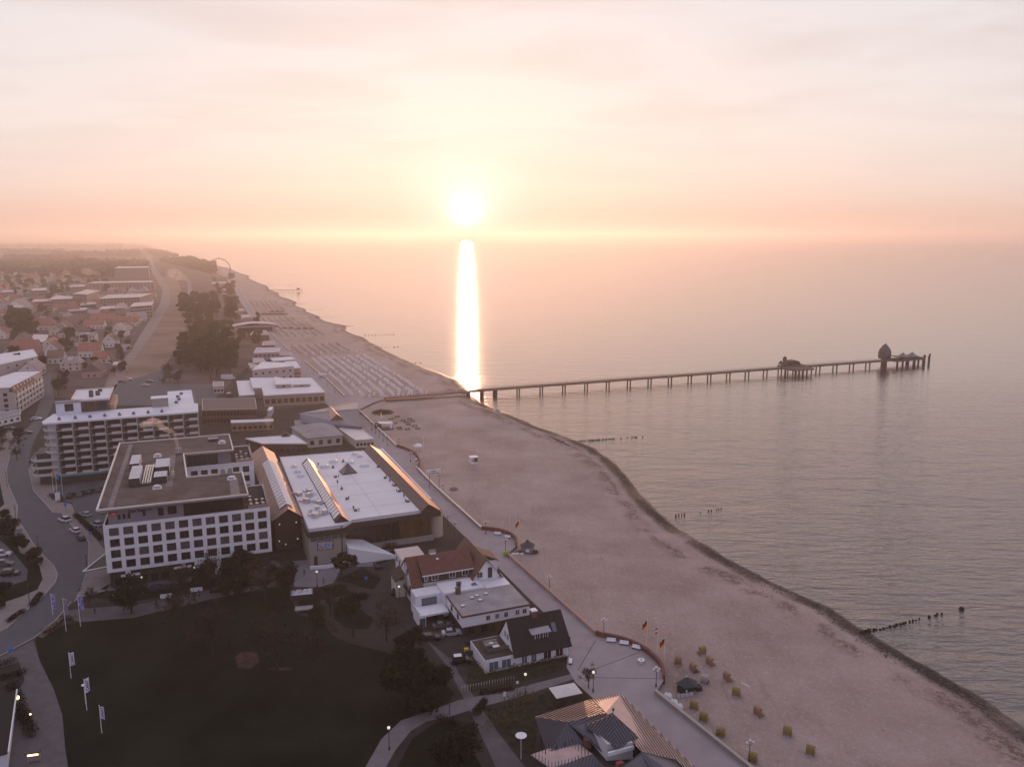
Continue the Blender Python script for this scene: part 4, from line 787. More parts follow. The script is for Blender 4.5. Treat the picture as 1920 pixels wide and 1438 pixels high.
# penthouse tower at the back and stair head
MB().box(-1, 7, 14.6, 18, 0, 26.2).build('tower_wall', W_white2, ap); MB().box(7, 16, 15.6, 38, 0, 26.2).box(4, 7, 18, 38, 0, 26.2).build('tower_body', mat('tower_brown', (.12, .08, .07), .9, vary=.2), ap)
MB().prism([(3.8, 18.2), (7.2, 15.2), (16.4, 15.2), (16.4, 38.4), (3.8, 38.4)], 26.2, 26.5).build('tower_roof', R_white, ap)
parapet(MB(), [(3.8, 18.2), (7.2, 15.2), (16.4, 15.2), (16.4, 38.4), (3.8, 38.4)], .3, 26.502, 26.9).build('tower_parapet', mat('pale_coping', (.6, .5, .5)), ap)
cube('tower_cap', W_grey, ap, -1.3, 7.1, 14.3, 18.2, 26.2, 26.6); window(ap, 3.2, 14.599, 23.2, 2.6, 2.5, mull=2); window(ap, 9.8, 15.599, 22.9, 3.2, 2.6, gm=G_warm, mull=2); window(ap, 13.6, 15.599, 22.9, 3.2, 2.6, mull=2)
for i in range(5): cube('side_balcony', mat('peach_panel', (.52, .36, .28), .7), ap, 16.1, 17.8, 18+i*4.2, 21+i*4.2, 21.4, 24.0)
MB().box(30.6, 36.2, 14.6, 18.5, 0, 25.4).build('stair_head', W_beige, ap); cube('stair_cap', T_white, ap, 30.3, 36.5, 14.3, 18.8, 25.4, 25.7)
def al(x, y, z): return ap.location+Matrix.Rotation(math.radians(22.9), 3, 'Z') @ Vector((x, y, z))
for i, x in enumerate((1, 6, 10.6, 15.3, 20, 24.6, 29.4, 34)): v = MB().box(-.45, .45, -.35, .35, 0, .7).lathe((0, 0), [(.2, .7), (.2, 1.0), (.32, 1.1)], 7).build('roof_vent', mat('vent_grey', (.16, .14, .16))); v.location = al(x, 4.5, 22.18); tag(v, 'small grey vent in the row along the apartment roof', 'roof vent', 'vents along the apartment roof')
for x, y in ((39, 20), (40, 26), (39.6, 32), (41, 38)): v = MB().box(-.5, .5, -.5, .5, 0, .8).build('roof_vent', mat('vent_grey', (.16, .14, .16))); v.location = al(x, y, 22.18); tag(v, 'small box vent on the rear wing of the apartment roof', 'roof vent', 'box vents on the rear apartment wing')
for k_, (x, y) in enumerate(((10, 22), (12, 24.5), (9.6, 26), (11.6, 29), (9.2, 31), (12.2, 33))): v = MB().box(-.6, .6, -.5, .5, 0, .9).build('roof_vent', T_dark); v.location = al(x, y, 26.51); tag(v, 'small black vent on the penthouse roof', 'roof vent', 'black vents on the penthouse roof')
# ================================================================= helpers for the rest of the town
def xy(pts, z): return [tuple(P(x, y, z)[:2]) for x, y in pts]
def flat_building(label, roof_px, z, wallm, roofm, cat='building', floors=2, win_edges=(0,), nwin=6, group=None, over=.25, gm=None, rim=T_white, name='flat_roofed_building', z0=0, wh=1.2, ww=1.4):
    'building whose roof outline is seen at roof_px (front edge first, running left to right)'
    p = xy(roof_px, z); c = Vector((sum(q[0] for q in p)/len(p), sum(q[1] for q in p)/len(p), 0))
    r = thing(name, label, cat, c, 0, group); L = [Vector((q[0]-c.x, q[1]-c.y)) for q in p]
    MB().prism([(v.x, v.y) for v in L], z0, z-.35).build('wall', wallm, r)
    E = [(v.x+v.normalized().x*over, v.y+v.normalized().y*over) for v in L]
    MB().prism(E, z-.35, z-.05).build('roof', roofm, r); parapet(MB(), E, .25, z-.049, z+.14).build('roof_edge', rim, r)
    for e in win_edges:
        a, b_ = L[e], L[(e+1) % len(L)]; d = b_-a; ang = math.atan2(d.y, d.x); nx = Vector((d.y, -d.x)).normalized()
        if nx.dot((a+b_)/2) < 0: nx = -nx; ang += math.pi
        H_ = (z-.4-z0)/floors
        for f in range(floors):
            for i in range(nwin):
                q = a+d*((i+.5)/nwin)+nx*.004; window(r, q.x, q.y, z0+f*H_+H_*.28, min(ww, d.length/nwin*.7), min(wh, H_*.55), ang, gm=gm, sub=False)
    return r
def gable_house(label, base, w, d, h, rh, ang, wallm, roofm, group=None, nw=3, floors=1, chim=True, name='house', hip=0, detail=True, dormer=False):
    'base: world point of the middle of the plan; ridge along local x'
    r = thing(name, label, 'house', (base[0], base[1], 0), ang, group); X_, Y_ = w/2, d/2
    b = MB().box(-X_, X_, -Y_, Y_, 0, h)
    if not hip: b.add([(-X_, -Y_, h), (-X_, Y_, h), (-X_, 0, h+rh*.94)], [(0, 2, 1)]).add([(X_, -Y_, h), (X_, Y_, h), (X_, 0, h+rh*.94)], [(0, 1, 2)])
    b.build('wall', wallm, r); o = .45; k = rh/Y_; ez = h-o*k; xr = X_+.35-hip
    MB().slab([(-X_-.35, -Y_-o, ez), (X_+.35, -Y_-o, ez), (xr, 0, h+rh), (-xr, 0, h+rh)], .16).slab([(-xr, 0, h+rh), (xr, 0, h+rh), (X_+.35, Y_+o, ez), (-X_-.35, Y_+o, ez)], .16).build('roof', roofm, r)
    if hip: MB().slab([(X_+.35, -Y_-o, ez), (X_+.35, Y_+o, ez), (xr, 0, h+rh)], .16).slab([(-X_-.35, Y_+o, ez), (-X_-.35, -Y_-o, ez), (-xr, 0, h+rh)], .16).build('hip', roofm, r)
    if chim: cube('chimney', W_brick, r, X_*.3-.35, X_*.3+.35, -.3, .4, h+rh*.6, h+rh+.9)
    if detail:
        for f in range(floors):
            for i in range(nw):
                window(r, -X_+w*(i+.5)/nw, -Y_-.002, .9+f*2.7, 1.1, 1.2, 0, sub=False)
        for s in (-1, 1):
            for i in range(2): window(r, s*(X_+.002), (-.25+.5*i)*d*.6, .9, 1.0, 1.2, s*HP, sub=False)
            if not hip and rh > 2: window(r, s*(X_+.002), 0, h+.5, .9, 1.0, s*HP, sub=False)
    if dormer:
        dm = cube('dormer', wallm, r, -1.2, 1.2, -Y_*.8, 0, h+rh*.2, h+rh*.65); MB().box(-1.4, 1.4, -Y_*.85, 0, h+rh*.65, h+rh*.72).build('roof', T_white, dm)
    return r
def q1(*a): return [(400+x/4.79, 560+y/4.79) for x, y in a]
def q2(*a): return [(x/4.79, 640+y/4.79) for x, y in a]
# ---- buildings round the promenade end of town
flat_building('long brown brick block with dark felt roof behind the white apartment block', q1((-95, 1000), (385, 990), (370, 895), (-95, 900)), 7, W_brick, mat('dark_felt', (.12, .085, .08), .85, vary=.15, scale=.3), nwin=16, win_edges=(0,), floors=2, rim=mat('pale_coping', (.6, .5, .5)), ww=1.8, wh=1.6)
flat_building('low yellow-brick building with a thin white roof in the courtyard', q1((165, 1115), (535, 1100), (535, 1082), (160, 1092)), 4, mat('yellow_brick', (.30, .20, .12), .9, vary=.2, scale=.6), R_white, floors=1, nwin=8)
flat_building('low white-roofed wing with a wooden gable, just behind the arcade', q1((440, 1300), (840, 1300), (720, 1225), (290, 1255)), 4.6, mat('brown_wood', (.10, .055, .04), .85, vary=.2), R_white, floors=1, nwin=8)
g_ = P(536, 836, 0); gable_house('small brown wooden gable porch on the white-roofed wing', (g_.x, g_.y), 5, 6, 3.6, 2.4, math.radians(112), mat('brown_wood', (.1, .055, .04)), mat('dark_timber', (.055, .03, .022)), nw=1, chim=False, name='gable_porch')
# hipped grey house
def hip_building(label, eave_px, ez, ridge_px, rz_, wallm, roofm, cat='building', name='hipped_building', front=(0,), nwin=4):
    p = [P(x, y, ez) for x, y in eave_px]; rr = [P(x, y, rz_) for x, y in ridge_px]; c = sum(p, Vector())/len(p); c.z = 0
    r = thing(name, label, cat, c); L = [v-c for v in p]; R_ = [v-c for v in rr]
    ins = [(v.x*.94, v.y*.94) for v in L]; MB().prism(ins, 0, ez-.1).build('wall', wallm, r)
    a, b_, c_, d_ = L; r0, r1 = R_[0], R_[-1]
    MB().slab([a, b_, r1, r0], .15).slab([b_, c_, r1], .15).slab([c_, d_, r0, r1], .15).slab([d_, a, r0], .15).build('roof', roofm, r)
    for e in front:
        A_, B_ = Vector(ins[e]), Vector(ins[(e+1) % 4]); d = B_-A_; ang = math.atan2(d.y, d.x)
        for i in range(nwin): q = A_+d*((i+.5)/nwin)+Vector((d.y, -d.x)).normalized()*.005; window(r, q.x, q.y, 1.0, 1.6, 1.8, ang, sub=False)
    return r
hip_building('cream house with a low grey hipped roof behind the hall roof', q1((840, 1255), (1170, 1225), (1050, 1105), (690, 1150)), 4.2, q1((880, 1120), (980, 1150)), 5.6, W_cream, R_grey)
r_ = thing('long_roofed_building', 'long building with a blue-grey standing-seam roof beside the promenade', 'building', P(615, 800, 0)); c = r_.location
e0, e1, e2, e3 = [P(*q, z) for q, z in zip(q1((790, 1112), (1338, 1150), (1300, 988), (770, 1030)), (4.5, 4.5, 7.4, 7.4))]
e4, e5 = P(*q1((1290, 975))[0], 4.5)+Vector((-2, 12, 0)), e3+Vector((-3, 9, -2.9))
MB().slab([e0-c, e1-c, e2-c, e3-c], .18).slab([e3-c, e2-c, e4-c, e5-c], .18).build('roof', R_slate, r_)
MB().prism([(v.x-c.x, v.y-c.y) for v in (e0, e1, e4, e5)], 0, 4.3).build('wall', mat('lilac_wall', (.16, .12, .14), .9), r_)
b = MB()
for i in range(40):
    t_ = (i+.5)/40; u_ = e0.lerp(e1, t_)-c; v_ = e3.lerp(e2, t_)-c; b.tube(u_+Vector((0, 0, .05)), v_+Vector((0, 0, .05)), .05, n=4)
b.build('roof_seam', mat('slate_seam', (.09, .09, .11)), r_)
flat_building('white slatted glass roof annex next to the long blue-grey roof', q1((1280, 1270), (1440, 1258), (1300, 1150), (1130, 1165)), 3.4, W_cream, mat('glass_roof', (.50, .47, .48), .35), floors=1, nwin=5)
bb = P(*q1((1000, 1010))[0], 0); gable_house('brick house with a sunlit orange gable roof next to the sea wall', (-80.5, 352.5), 17, 9, 4.5, 4.0, math.radians(112), W_brick, mat('peach_roof', (.42, .24, .18), .6), nw=4, chim=False)
gable_house('small grey-roofed shed between the brick house and the courtyard', (-92, 347), 9, 7, 3.2, 2.2, math.radians(22), W_beige, R_grey, nw=2, chim=False)
flat_building('big white-roofed restaurant complex with an awning, near the pier', q1((455, 870), (1000, 840), (880, 712), (330, 712), (360, 800), (440, 800)), 6, mat('rose_wall', (.38, .27, .24), .9), R_white, floors=1, nwin=10, win_edges=(0, 1), wh=2.4, ww=2.6, gm=G_warm)
flat_building('raised white roof section on top of the restaurant complex', q1((560, 770), (700, 765), (660, 720), (550, 700)), 8, mat('rose_wall', (.38, .27, .24)), R_white, floors=1, nwin=1, z0=6.05, name='roof_section')
flat_building('narrow raised roof section at the right of the restaurant complex', q1((720, 770), (870, 765), (840, 738), (720, 745)), 7.4, mat('rose_wall', (.38, .27, .24)), R_white, floors=1, nwin=1, z0=6.05, name='roof_section')
aw = thing('awning', 'scalloped cream awning along the front of the restaurant complex', 'awning', P(*q1((840, 880))[0], 0)); a0, a1 = P(*q1((680, 850))[0], 5)-aw.location, P(*q1((1000, 835))[0], 5)-aw.location; dv = Vector((a0.y-a1.y, a1.x-a0.x, 0)).normalized()*-4.5
for i in range(5):
    s0, s1 = a0.lerp(a1, i/5+.004), a0.lerp(a1, (i+1)/5-.004); f0, f1 = s0+dv+Vector((0, 0, -1.6)), s1+dv+Vector((0, 0, -1.6)); mid = (f0+f1)/2+Vector((0, 0, .35)); mt = (s0+s1)/2+Vector((0, 0, .35))
    MB().add([s0, mt, s1, f1, mid, f0], [(0, 1, 4, 5), (1, 2, 3, 4)]).add([v-Vector((0, 0, .06)) for v in (s0, mt, s1, f1, mid, f0)], [(5, 4, 1, 0), (4, 3, 2, 1)]).build('awning_panel', mat('cream_canvas', (.58, .50, .46), .8), aw)
    for q in (f0, f1): MB().tube((q.x, q.y, 0), q, .06).build('post', T_white, aw)
flat_building('white two-step building with roof terraces behind the restaurant complex', q1((350, 640), (720, 605), (700, 578), (440, 568)), 8, mat('pink_white', (.50, .42, .41), .9), R_white, floors=2, nwin=6, win_edges=(0,))
flat_building('low pinkish wing with a flat white roof beside the two-step building', q1((720, 625), (780, 620), (740, 560), (640, 565)), 5.5, mat('rose_wall', (.38, .27, .24)), R_white, floors=1, nwin=3)
flat_building('white slab-roofed shop by the promenade beyond the two-step building', q1((540, 560), (740, 545), (690, 520), (510, 535)), 4.5, mat('rose_wall', (.38, .27, .24)), R_white, floors=1, nwin=5)
flat_building('lilac-roofed house with two roof chimneys', q1((365, 490), (590, 480), (600, 440), (390, 442)), 7, mat('mauve_wall', (.34, .27, .28), .9), mat('lilac_roof', (.40, .36, .42), .6), floors=2, nwin=6)
flat_building('dark glazed pavilion on the promenade, right of the lilac-roofed house', q1((600, 510), (700, 510), (690, 478), (600, 480)), 4.5, W_brick, mat('rose_roof', (.34, .26, .26), .7), floors=1, nwin=5)
flat_building('low dark pink roofed kiosk row among the trees', q1((440, 420), (550, 415), (540, 375), (450, 385)), 4, W_brick, mat('rose_roof', (.34, .26, .26)), floors=1, nwin=4)
flat_building('brown building with a row of small lit windows by the promenade', q1((330, 325), (500, 325), (470, 285), (360, 290)), 5.5, W_brick, mat('rose_roof', (.34, .26, .26)), floors=1, nwin=8, gm=G_warm)
flat_building('small white outbuilding with two roof strips left of the restaurant complex', q1((235, 870), (370, 860), (335, 735), (210, 740)), 4, W_beige, R_white, floors=1, nwin=4)
flat_building('little white kiosk building beside the parked van', q1((0, 790), (90, 785), (90, 745), (0, 745)), 4, mat('pink_white', (.5, .42, .41)), mat('rose_roof', (.34, .26, .26)), floors=1, nwin=3)
ar = thing('arched_pavilion', 'beach hall with a long curved pale roof', 'pavilion', P(478, 622, 0), math.radians(22)); n_ = 10; ap_ = [(-19+38*i/n_, 5+3.4*math.sin(math.pi*(.12+.76*i/n_))) for i in range(n_+1)]
b = MB(); vs = [(x, -7, z) for x, z in ap_]+[(x, 10, z) for x, z in ap_]; b.add(vs+[(x, y, z-.25) for x, y, z in vs], [(i, i+1, n_+2+i, n_+1+i) for i in range(n_)]+[(i+1+2*(n_+1), i+2*(n_+1), n_+1+i+2*(n_+1), n_+2+i+2*(n_+1)) for i in range(n_)]+[(i+2*(n_+1), i+1+2*(n_+1), i+1, i) for i in range(n_)]); b.build('roof', mat('pale_roof', (.46, .40, .41), .5), ar)
cube('wall', mat('mauve_wall', (.34, .27, .28)), ar, -17, 17, -6, 9, 0, 6.0); cube('glass_front', G_dark, ar, -15, 15, -6.1, -6.01, .4, 4.4)
# ---- left edge and car-park side
lb = thing('apartment_block', 'white apartment block with red-brown mansard strip and small balconies at the left edge', 'apartment block', (-241.5, 380.9, 0), math.radians(102))
MB().prism([(0, 0), (48, 3), (48, 16), (0, 22)], 0, 11.2).build('wall', mat('rose_white', (.46, .39, .38), .9), lb)
MB().slab([(-.2, -.2, 11.2), (36, 2.2, 11.2), (35, 4.2, 13.4), (.5, 2.0, 13.4)][::-1], .3).build('mansard', R_red, lb); MB().prism([(0, 2.0), (48, 4.2), (48, 16.2), (0, 22.2)], 11.2, 13.3).build('attic', mat('rose_white', (.46, .39, .38)), lb)
MB().prism([(-.4, 1.8), (48.4, 4.0), (48.4, 16.4), (-.4, 22.5)], 13.3, 13.6).build('roof', R_white, lb)
for fl in range(4):
    for i in range(8):
        x = 2.8+i*5.6; y = x*.0625; o = cube('balcony', T_white, lb, x-1.5, x+1.5, y-1.2, y-.02, .9+fl*2.7, 1.05+fl*2.7) if fl else None
        if fl: MB().box(x-1.5, x+1.5, y-1.25, y-1.18, 1.05+fl*2.7, 1.85+fl*2.7).build('railing', T_white, o)
        window(lb, x, y-.004, 1.1+fl*2.7, 1.5, 1.6, math.atan(.0625), sub=False)
for i in range(6): cube('dormer_window', T_white, lb, 3.5+i*5, 4.4+i*5, .9+i*.3, 1.5+i*.3, 11.9, 13.0)
for fl in range(4):
    for i in range(3): window(lb, -.003, 4+i*6, 1.1+fl*2.7, 1.8, 1.6, -HP, sub=False)
flat_building('low brown-roofed building right behind the left-edge apartment block', [(-30, 690), (70, 668), (62, 655), (-30, 668)], 9, mat('rose_white', (.46, .39, .38)), R_white, floors=2, nwin=6)
flat_building('small white garage building at the left edge above the car park', [(-20, 790), (38, 776), (36, 768), (-20, 776)], 3.4, T_white, R_grey, floors=1, nwin=5)
bx = thing('hall_terrace', 'flat-roofed white annex corner at the bottom left edge of the picture', 'building', P(20, 1405, 0), math.radians(-62))
MB().box(-14, 6, -3.5, 0, 0, 3.0).build('wall', W_white2, bx); MB().box(-14.3, 6.3, -12, .3, 3.0, 3.2).build('roof', mat('dark_roof', (.03, .026, .024), .9), bx); MB().box(-14.3, 6.3, .3, .5, 3.0, 3.45).build('roof_edge', T_white, bx)
# ---- far apartment blocks
for lab, pts, z, fl, nw in (('big hazy apartment slab in front of the distant wood', [(215, 503), (278, 502), (280, 499.3), (222, 500)], 26, 8, 14), ('second hazy apartment slab with a terraced white roof', [(165, 531), (288, 529), (284, 526.5), (180, 528)], 15, 4, 18), ('brown apartment block with a slanted bright roof', [(137, 551), (162, 552), (186, 545), (164, 543)], 17, 6, 6), ('white apartment block left of the slanted-roof block', [(90, 562), (135, 560), (136, 556), (108, 554)], 12, 4, 8), ('stepped terrace apartments beside the wide road', [(186, 560), (262, 557), (284, 550), (205, 553)], 15, 5, 12), ('pale flat-roofed block above the left road', [(20, 596), (60, 594), (58, 588), (24, 588)], 9, 3, 6), ('pale balcony block behind the dark tree at the left', [(60, 633), (88, 634), (90, 628), (64, 627)], 7, 2, 5), ('white-fronted balcony block next to the red house', [(48, 640), (72, 642), (88, 640), (86, 634), (50, 632)], 7, 2, 5)):
    flat_building(lab, pts, z, mat('far_wall', (.33, .24, .22), .9), mat('far_roof', (.55, .45, .43), .6), floors=fl, nwin=nw, cat='apartment block', win_edges=(0, 1), name='apartment_block', wh=1.5, ww=2.4)
for lab, pts, z, fl, nw in (('small white block at the far left above the village', [(18, 577), (42, 576), (44, 572), (22, 573)], 10, 3, 5), ('long pink block with a thin bright roof in the middle distance', [(60, 566), (96, 564), (98, 561), (66, 562)], 11, 3, 8), ('low white-roofed row left of the stepped apartments', [(128, 583), (160, 581), (164, 577), (134, 579)], 8, 2, 7), ('orange-balconied block beside the upper wide road', [(244, 575), (284, 572), (288, 566), (252, 568)], 13, 4, 8), ('thin pale-roofed row in front of the stepped apartments', [(186, 580), (230, 577), (234, 573), (192, 575)], 9, 3, 9), ('hazy block left of the big slab, below the distant wood', [(130, 538), (158, 537), (160, 534), (134, 535)], 12, 3, 8), ('pale office block far behind the left road', [(60, 545), (86, 544), (88, 540), (63, 541)], 12, 3, 7), ('little white-topped block at the upper left', [(2, 548), (24, 547), (26, 544), (6, 545)], 10, 3, 6), ('low rose block below the slanted-roof block', [(150, 572), (178, 570), (180, 567), (154, 568)], 8, 2, 7), ('white flat house right of the pale blue house', [(212, 684), (232, 682), (234, 678), (214, 679)], 4, 1, 4)):
    flat_building(lab, pts, z, mat('far_wall', (.33, .24, .22)), mat('far_roof', (.55, .45, .43)), floors=fl, nwin=nw, cat='apartment block', win_edges=(0, 1), name='apartment_block', wh=1.5, ww=2.4)
for lab, pts, z in (('tiny pale-roofed kiosk just beyond the arched beach hall', [(452, 596), (470, 594), (466, 590), (450, 591)], 5), ('low roof among trees beyond the arched beach hall', [(440, 583), (458, 582), (455, 579), (440, 580)], 5), ('far white-roofed beach building under the farther grove', [(412, 545), (440, 543), (438, 540), (414, 541)], 6), ('pale pavilion near the foot of the Ferris wheel', [(396, 532), (424, 531), (424, 528.5), (400, 529)], 6), ('low building right of the white kiosk building', [(470, 690), (482, 688), (478, 680), (466, 681)], 4), ('small pink-roofed shop behind the two-step building', [(476, 680), (498, 678), (492, 671), (474, 672)], 5)):
    flat_building(lab, pts, z, mat('rose_wall', (.38, .27, .24)), mat('pink_white', (.5, .42, .41)), floors=1, nwin=4)
# ---- the village: named houses first
VW = [mat('village_white', (.70, .60, .57), .9), mat('village_cream', (.60, .48, .42), .9), mat('village_rose', (.42, .27, .24), .9)]
VR = [mat('village_red', (.30, .115, .085), .85, vary=.15, scale=.5), mat('village_brown', (.19, .105, .085), .85, vary=.15, scale=.5), mat('village_grey', (.30, .24, .24), .8, vary=.1, scale=.5), mat('village_dark', (.12, .08, .075), .85)]
for lab, px_, w, d, h, rh_, an, wm_, rm_, kw in (
    ('large house with a deep red roof and white base, near the meadow', (172, 668), 15, 11, 5.2, 5.0, 15, VW[0], VR[0], dict(nw=5)),
    ('white gable-fronted house at the meadow edge with a steep brown roof', (209, 650), 11, 10, 5.5, 5.5, 100, VW[0], VR[1], dict(floors=2)),
    ('broad white gable house with two windows in its gable', (223, 630), 16, 14, 5.0, 6.0, 100, VW[0], VR[2], dict(floors=2)),
    ('pale blue flat-dormered house behind the red-roofed one', (167, 641), 12, 9, 6, 2.0, 12, VW[0], VR[2], dict(nw=5, floors=2, dormer=True)),
    ('white house with a pointed white gable facing the camera', (103, 667), 11, 10, 5.5, 5.0, 100, VW[0], VR[1], dict()),
    ('pink-roofed house left of the pointed white gable', (50, 668), 18, 12, 5.5, 6.5, 12, VW[2], VR[0], dict(nw=4)),
    ('dark-roofed gable behind the pink-roofed house', (45, 655), 12, 11, 7.0, 6.0, 100, VW[2], VR[3], dict()),
    ('cream villa with a glazed bay and grey hipped roof', (137, 693), 12, 11, 5.0, 4.0, 14, VW[1], VR[2], dict(hip=3, floors=2, dormer=True)),
    ('low brown-roofed house in front of the white gable house', (108, 680), 10, 9, 4.5, 4.5, 14, VW[0], VR[1], dict()),
    ('grand pale house with a swept grey roof high at the left', (38, 588), 26, 20, 7, 10, 100, VW[0], VR[2], dict(floors=2)),
    ('grey-roofed house with a light gable near the wide road', (228, 590), 20, 15, 6, 7, 100, VW[0], VR[2], dict(floors=2)),
    ('brick-red hip-roofed house in the middle of the village', (82, 618), 22, 14, 5, 6, 12, VW[1], VR[0], dict(hip=4, nw=5)),
    ('long low red-roofed house left of the broad gable house', (195, 606), 22, 13, 4.5, 5.5, 12, VW[2], VR[0], dict(nw=5)),
    ('brown-roofed house halfway up the village', (145, 612), 18, 12, 5, 5.5, 12, VW[2], VR[1], dict(hip=3)),
    ('small white house with conservatory at the bend of the wide road', (232, 658), 9, 7, 3.2, 2.0, 15, VW[0], VR[2], dict())):
    p_ = P(px_[0], px_[1]); gable_house(lab, (p_.x, p_.y), w, d, h, rh_, math.radians(an), wm_, rm_, **kw)
# repeated houses of the village: one of each look, then copies
random.seed(11)
def copy_tree(o, parent=None):
    c = o.copy(); COL.objects.link(c); c.parent = parent
    for ch in list(o.children): copy_tree(ch, c)
    return c
protos = []
names = ['white', 'cream', 'rose-walled']; rn = ['red', 'brown', 'grey', 'dark']
road1 = [(0, 700), (40, 650), (75, 615), (92, 585)]; taken = [(172, 668), (209, 650), (223, 630), (167, 641), (103, 667), (50, 668), (45, 655), (137, 693), (108, 680), (38, 588), (228, 590), (82, 618), (195, 606), (145, 612), (232, 658)]
tw_ = [(P(x, y), 15 if y > 640 else 20) for x, y in taken]+[(P(x, y), 26) for x, y in ((247, 530), (225, 535), (160, 555), (112, 565), (225, 565), (40, 600), (70, 640), (-10, 690), (30, 690))]+[(P(x, y), 14) for a_, b_ in zip(road1[:-1], road1[1:]) for k_ in range(6) for x, y in [(a_[0]+(b_[0]-a_[0])*k_/6, a_[1]+(b_[1]-a_[1])*k_/6)]]
placed = 0; tries = 0
def edge_x(py): # left kerb of the wide road in the photograph
    pts = [(470, 270), (500, 285), (545, 300), (570, 296), (620, 262), (690, 212), (740, 180)]
    for (y0, x0), (y1, x1) in zip(pts[:-1], pts[1:]):
        if y0 <= py <= y1: return x0+(x1-x0)*(py-y0)/(y1-y0)-12
    return 150
while placed < 290 and tries < 16000:
    tries += 1; d_ = 430+1900*random.random()**1.5; lat = random.uniform(-.66, -.28); q = Vector((lat*d_, d_, 0))
    if q.x < -1300: continue
    # project to check it stays left of the wide road
    f_ = q.y*CPI+HC*SPI; sx, sy = 960+FPX*q.x/f_, 719-FPX*(q.y*SPI-HC*CPI)/f_
    if sx > edge_x(sy) or sy > 706 or sx < -40 or (sy < 536 and sx > 150): continue
    if any((q-v).length < r_+6.5 for v, r_ in tw_): continue
    tw_.append((q, 9)); wi_, ri_ = random.choice((0, 0, 1, 1, 2)), random.choice((0, 0, 1, 1, 2, 3)); sz = random.choice((0, 1, 2))
    key = (wi_, ri_, sz); pr = [p_ for k_, p_ in protos if k_ == key]
    lab = '%s %s house with %s roof in the hazy village' % (('small', 'mid-sized', 'long')[sz], names[wi_], rn[ri_])
    if pr: h_ = copy_tree(pr[0])
    else: h_ = gable_house(lab, (0, 0), (9, 12, 18)[sz], (8, 10, 11)[sz], (3.6, 5.2, 4.6)[sz], (3.6, 4.6, 4.4)[sz], 0, VW[wi_], VR[ri_], group='%s %s-roofed %s houses in the village' % (('small', 'mid-sized', 'long')[sz], rn[ri_], names[wi_]), nw=(2, 3, 5)[sz], chim=True, hip=2 if sz == 2 and wi_ else 0); protos.append((key, h_))
    h_.location = q; h_.rotation_euler = (0, 0, math.radians(random.choice((12, 14, 18, 102, 105, 108))+random.uniform(-6, 6))); placed += 1
# ================================================================= trees and plants
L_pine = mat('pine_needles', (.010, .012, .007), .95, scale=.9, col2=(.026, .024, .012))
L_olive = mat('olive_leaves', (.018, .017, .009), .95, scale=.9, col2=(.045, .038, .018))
L_brown = mat('brown_twigs', (.020, .013, .010), .95, scale=.9, col2=(.055, .034, .025))
L_dry = mat('dry_shrub', (.06, .042, .018), .95, scale=.9, col2=(.14, .10, .04))
B_bark = mat('bark', (.045, .032, .026), .95, vary=.3, scale=2)
def leaves(mb, c, r, n, s, flat=.75, rnd=random):
    for _ in range(n):
        d = Vector((rnd.gauss(0, 1), rnd.gauss(0, 1), rnd.gauss(0, 1))).normalized()*(r*rnd.uniform(.35, 1.05)); p = Vector(c)+Vector((d.x, d.y, d.z*flat))
        u = Vector((rnd.gauss(0, 1), rnd.gauss(0, 1), rnd.gauss(0, .6))).normalized(); v = u.cross(Vector((rnd.gauss(0, 1), rnd.gauss(0, 1), rnd.gauss(0, 1)))).normalized()
        k = s*rnd.uniform(.5, 1.3); n0 = len(mb.v); mb.v += [tuple(p-u*k), tuple(p+v*k*.6), tuple(p+u*k), tuple(p-v*k*.6)]; mb.f.append((n0, n0+1, n0+2, n0+3))
def raw(mb, name, m):
    me = bpy.data.meshes.new(name); me.from_pydata(mb.v, [], mb.f); me.materials.append(m); return me
def tree_meshes(kind, h, r, n, s, seed, leafm):
    rnd = random.Random(seed); cr = MB(); tr_ = MB(); top = h*.86
    tr_.tube((0, 0, -.2), (rnd.uniform(-.3, .3), rnd.uniform(-.3, .3), h*.5), .026*h, .018*h, 7).tube((0, 0, h*.49), (rnd.uniform(-.5, .5), rnd.uniform(-.5, .5), top), .017*h, .006*h, 6)
    if kind == 'pine': spots = [(rnd.uniform(0, r*.85), rnd.uniform(0, 6.3), h*rnd.uniform(.58, .93), r*rnd.uniform(.28, .45), .5) for _ in range(13)]
    elif kind == 'dense': spots = [(rnd.uniform(0, r*.8), rnd.uniform(0, 6.3), h*rnd.uniform(.22, .84), r*rnd.uniform(.3, .5), .9) for _ in range(18)]
    elif kind == 'conifer':
        spots = []
        for i in range(16): t = i/16; spots.append((r*(1-t)*rnd.uniform(.3, .8), rnd.uniform(0, 6.3), h*(.15+.8*t), r*(1-t)*.5+.35, .7))
    else: spots = [(rnd.uniform(r*.15, r*.9), rnd.uniform(0, 6.3), h*rnd.uniform(.4, .92), r*rnd.uniform(.2, .36), .8) for _ in range(20)]
    for rr, a, z, cr_, fl in spots:
        c = (rr*math.cos(a), rr*math.sin(a), z); zb = h*rnd.uniform(.3, .5) if kind != 'conifer' else z-.3
        tr_.tube((0, 0, min(zb, z-.1)), c, .009*h, .003*h, 5)
        if kind == 'bare':
            for _ in range(16):
                d = Vector((rnd.gauss(0, 1), rnd.gauss(0, 1), rnd.gauss(.4, .8))).normalized()*cr_*rnd.uniform(.8, 1.6); e = Vector(c)+d; sd = d.cross(Vector((0, 0, 1))).normalized()*s*.5
                n0 = len(cr.v); cr.v += [tuple(Vector(c)-sd*.5), tuple(Vector(c)+sd*.5), tuple(e)]; cr.f.append((n0, n0+1, n0+2))
            leaves(cr, c, cr_*1.25, n//40, s*.7, fl, rnd)
        else: leaves(cr, c, cr_, n//len(spots), s, fl, rnd)
    return raw(cr, 'crown', leafm), raw(tr_, 'trunk', B_bark)
TM = {}
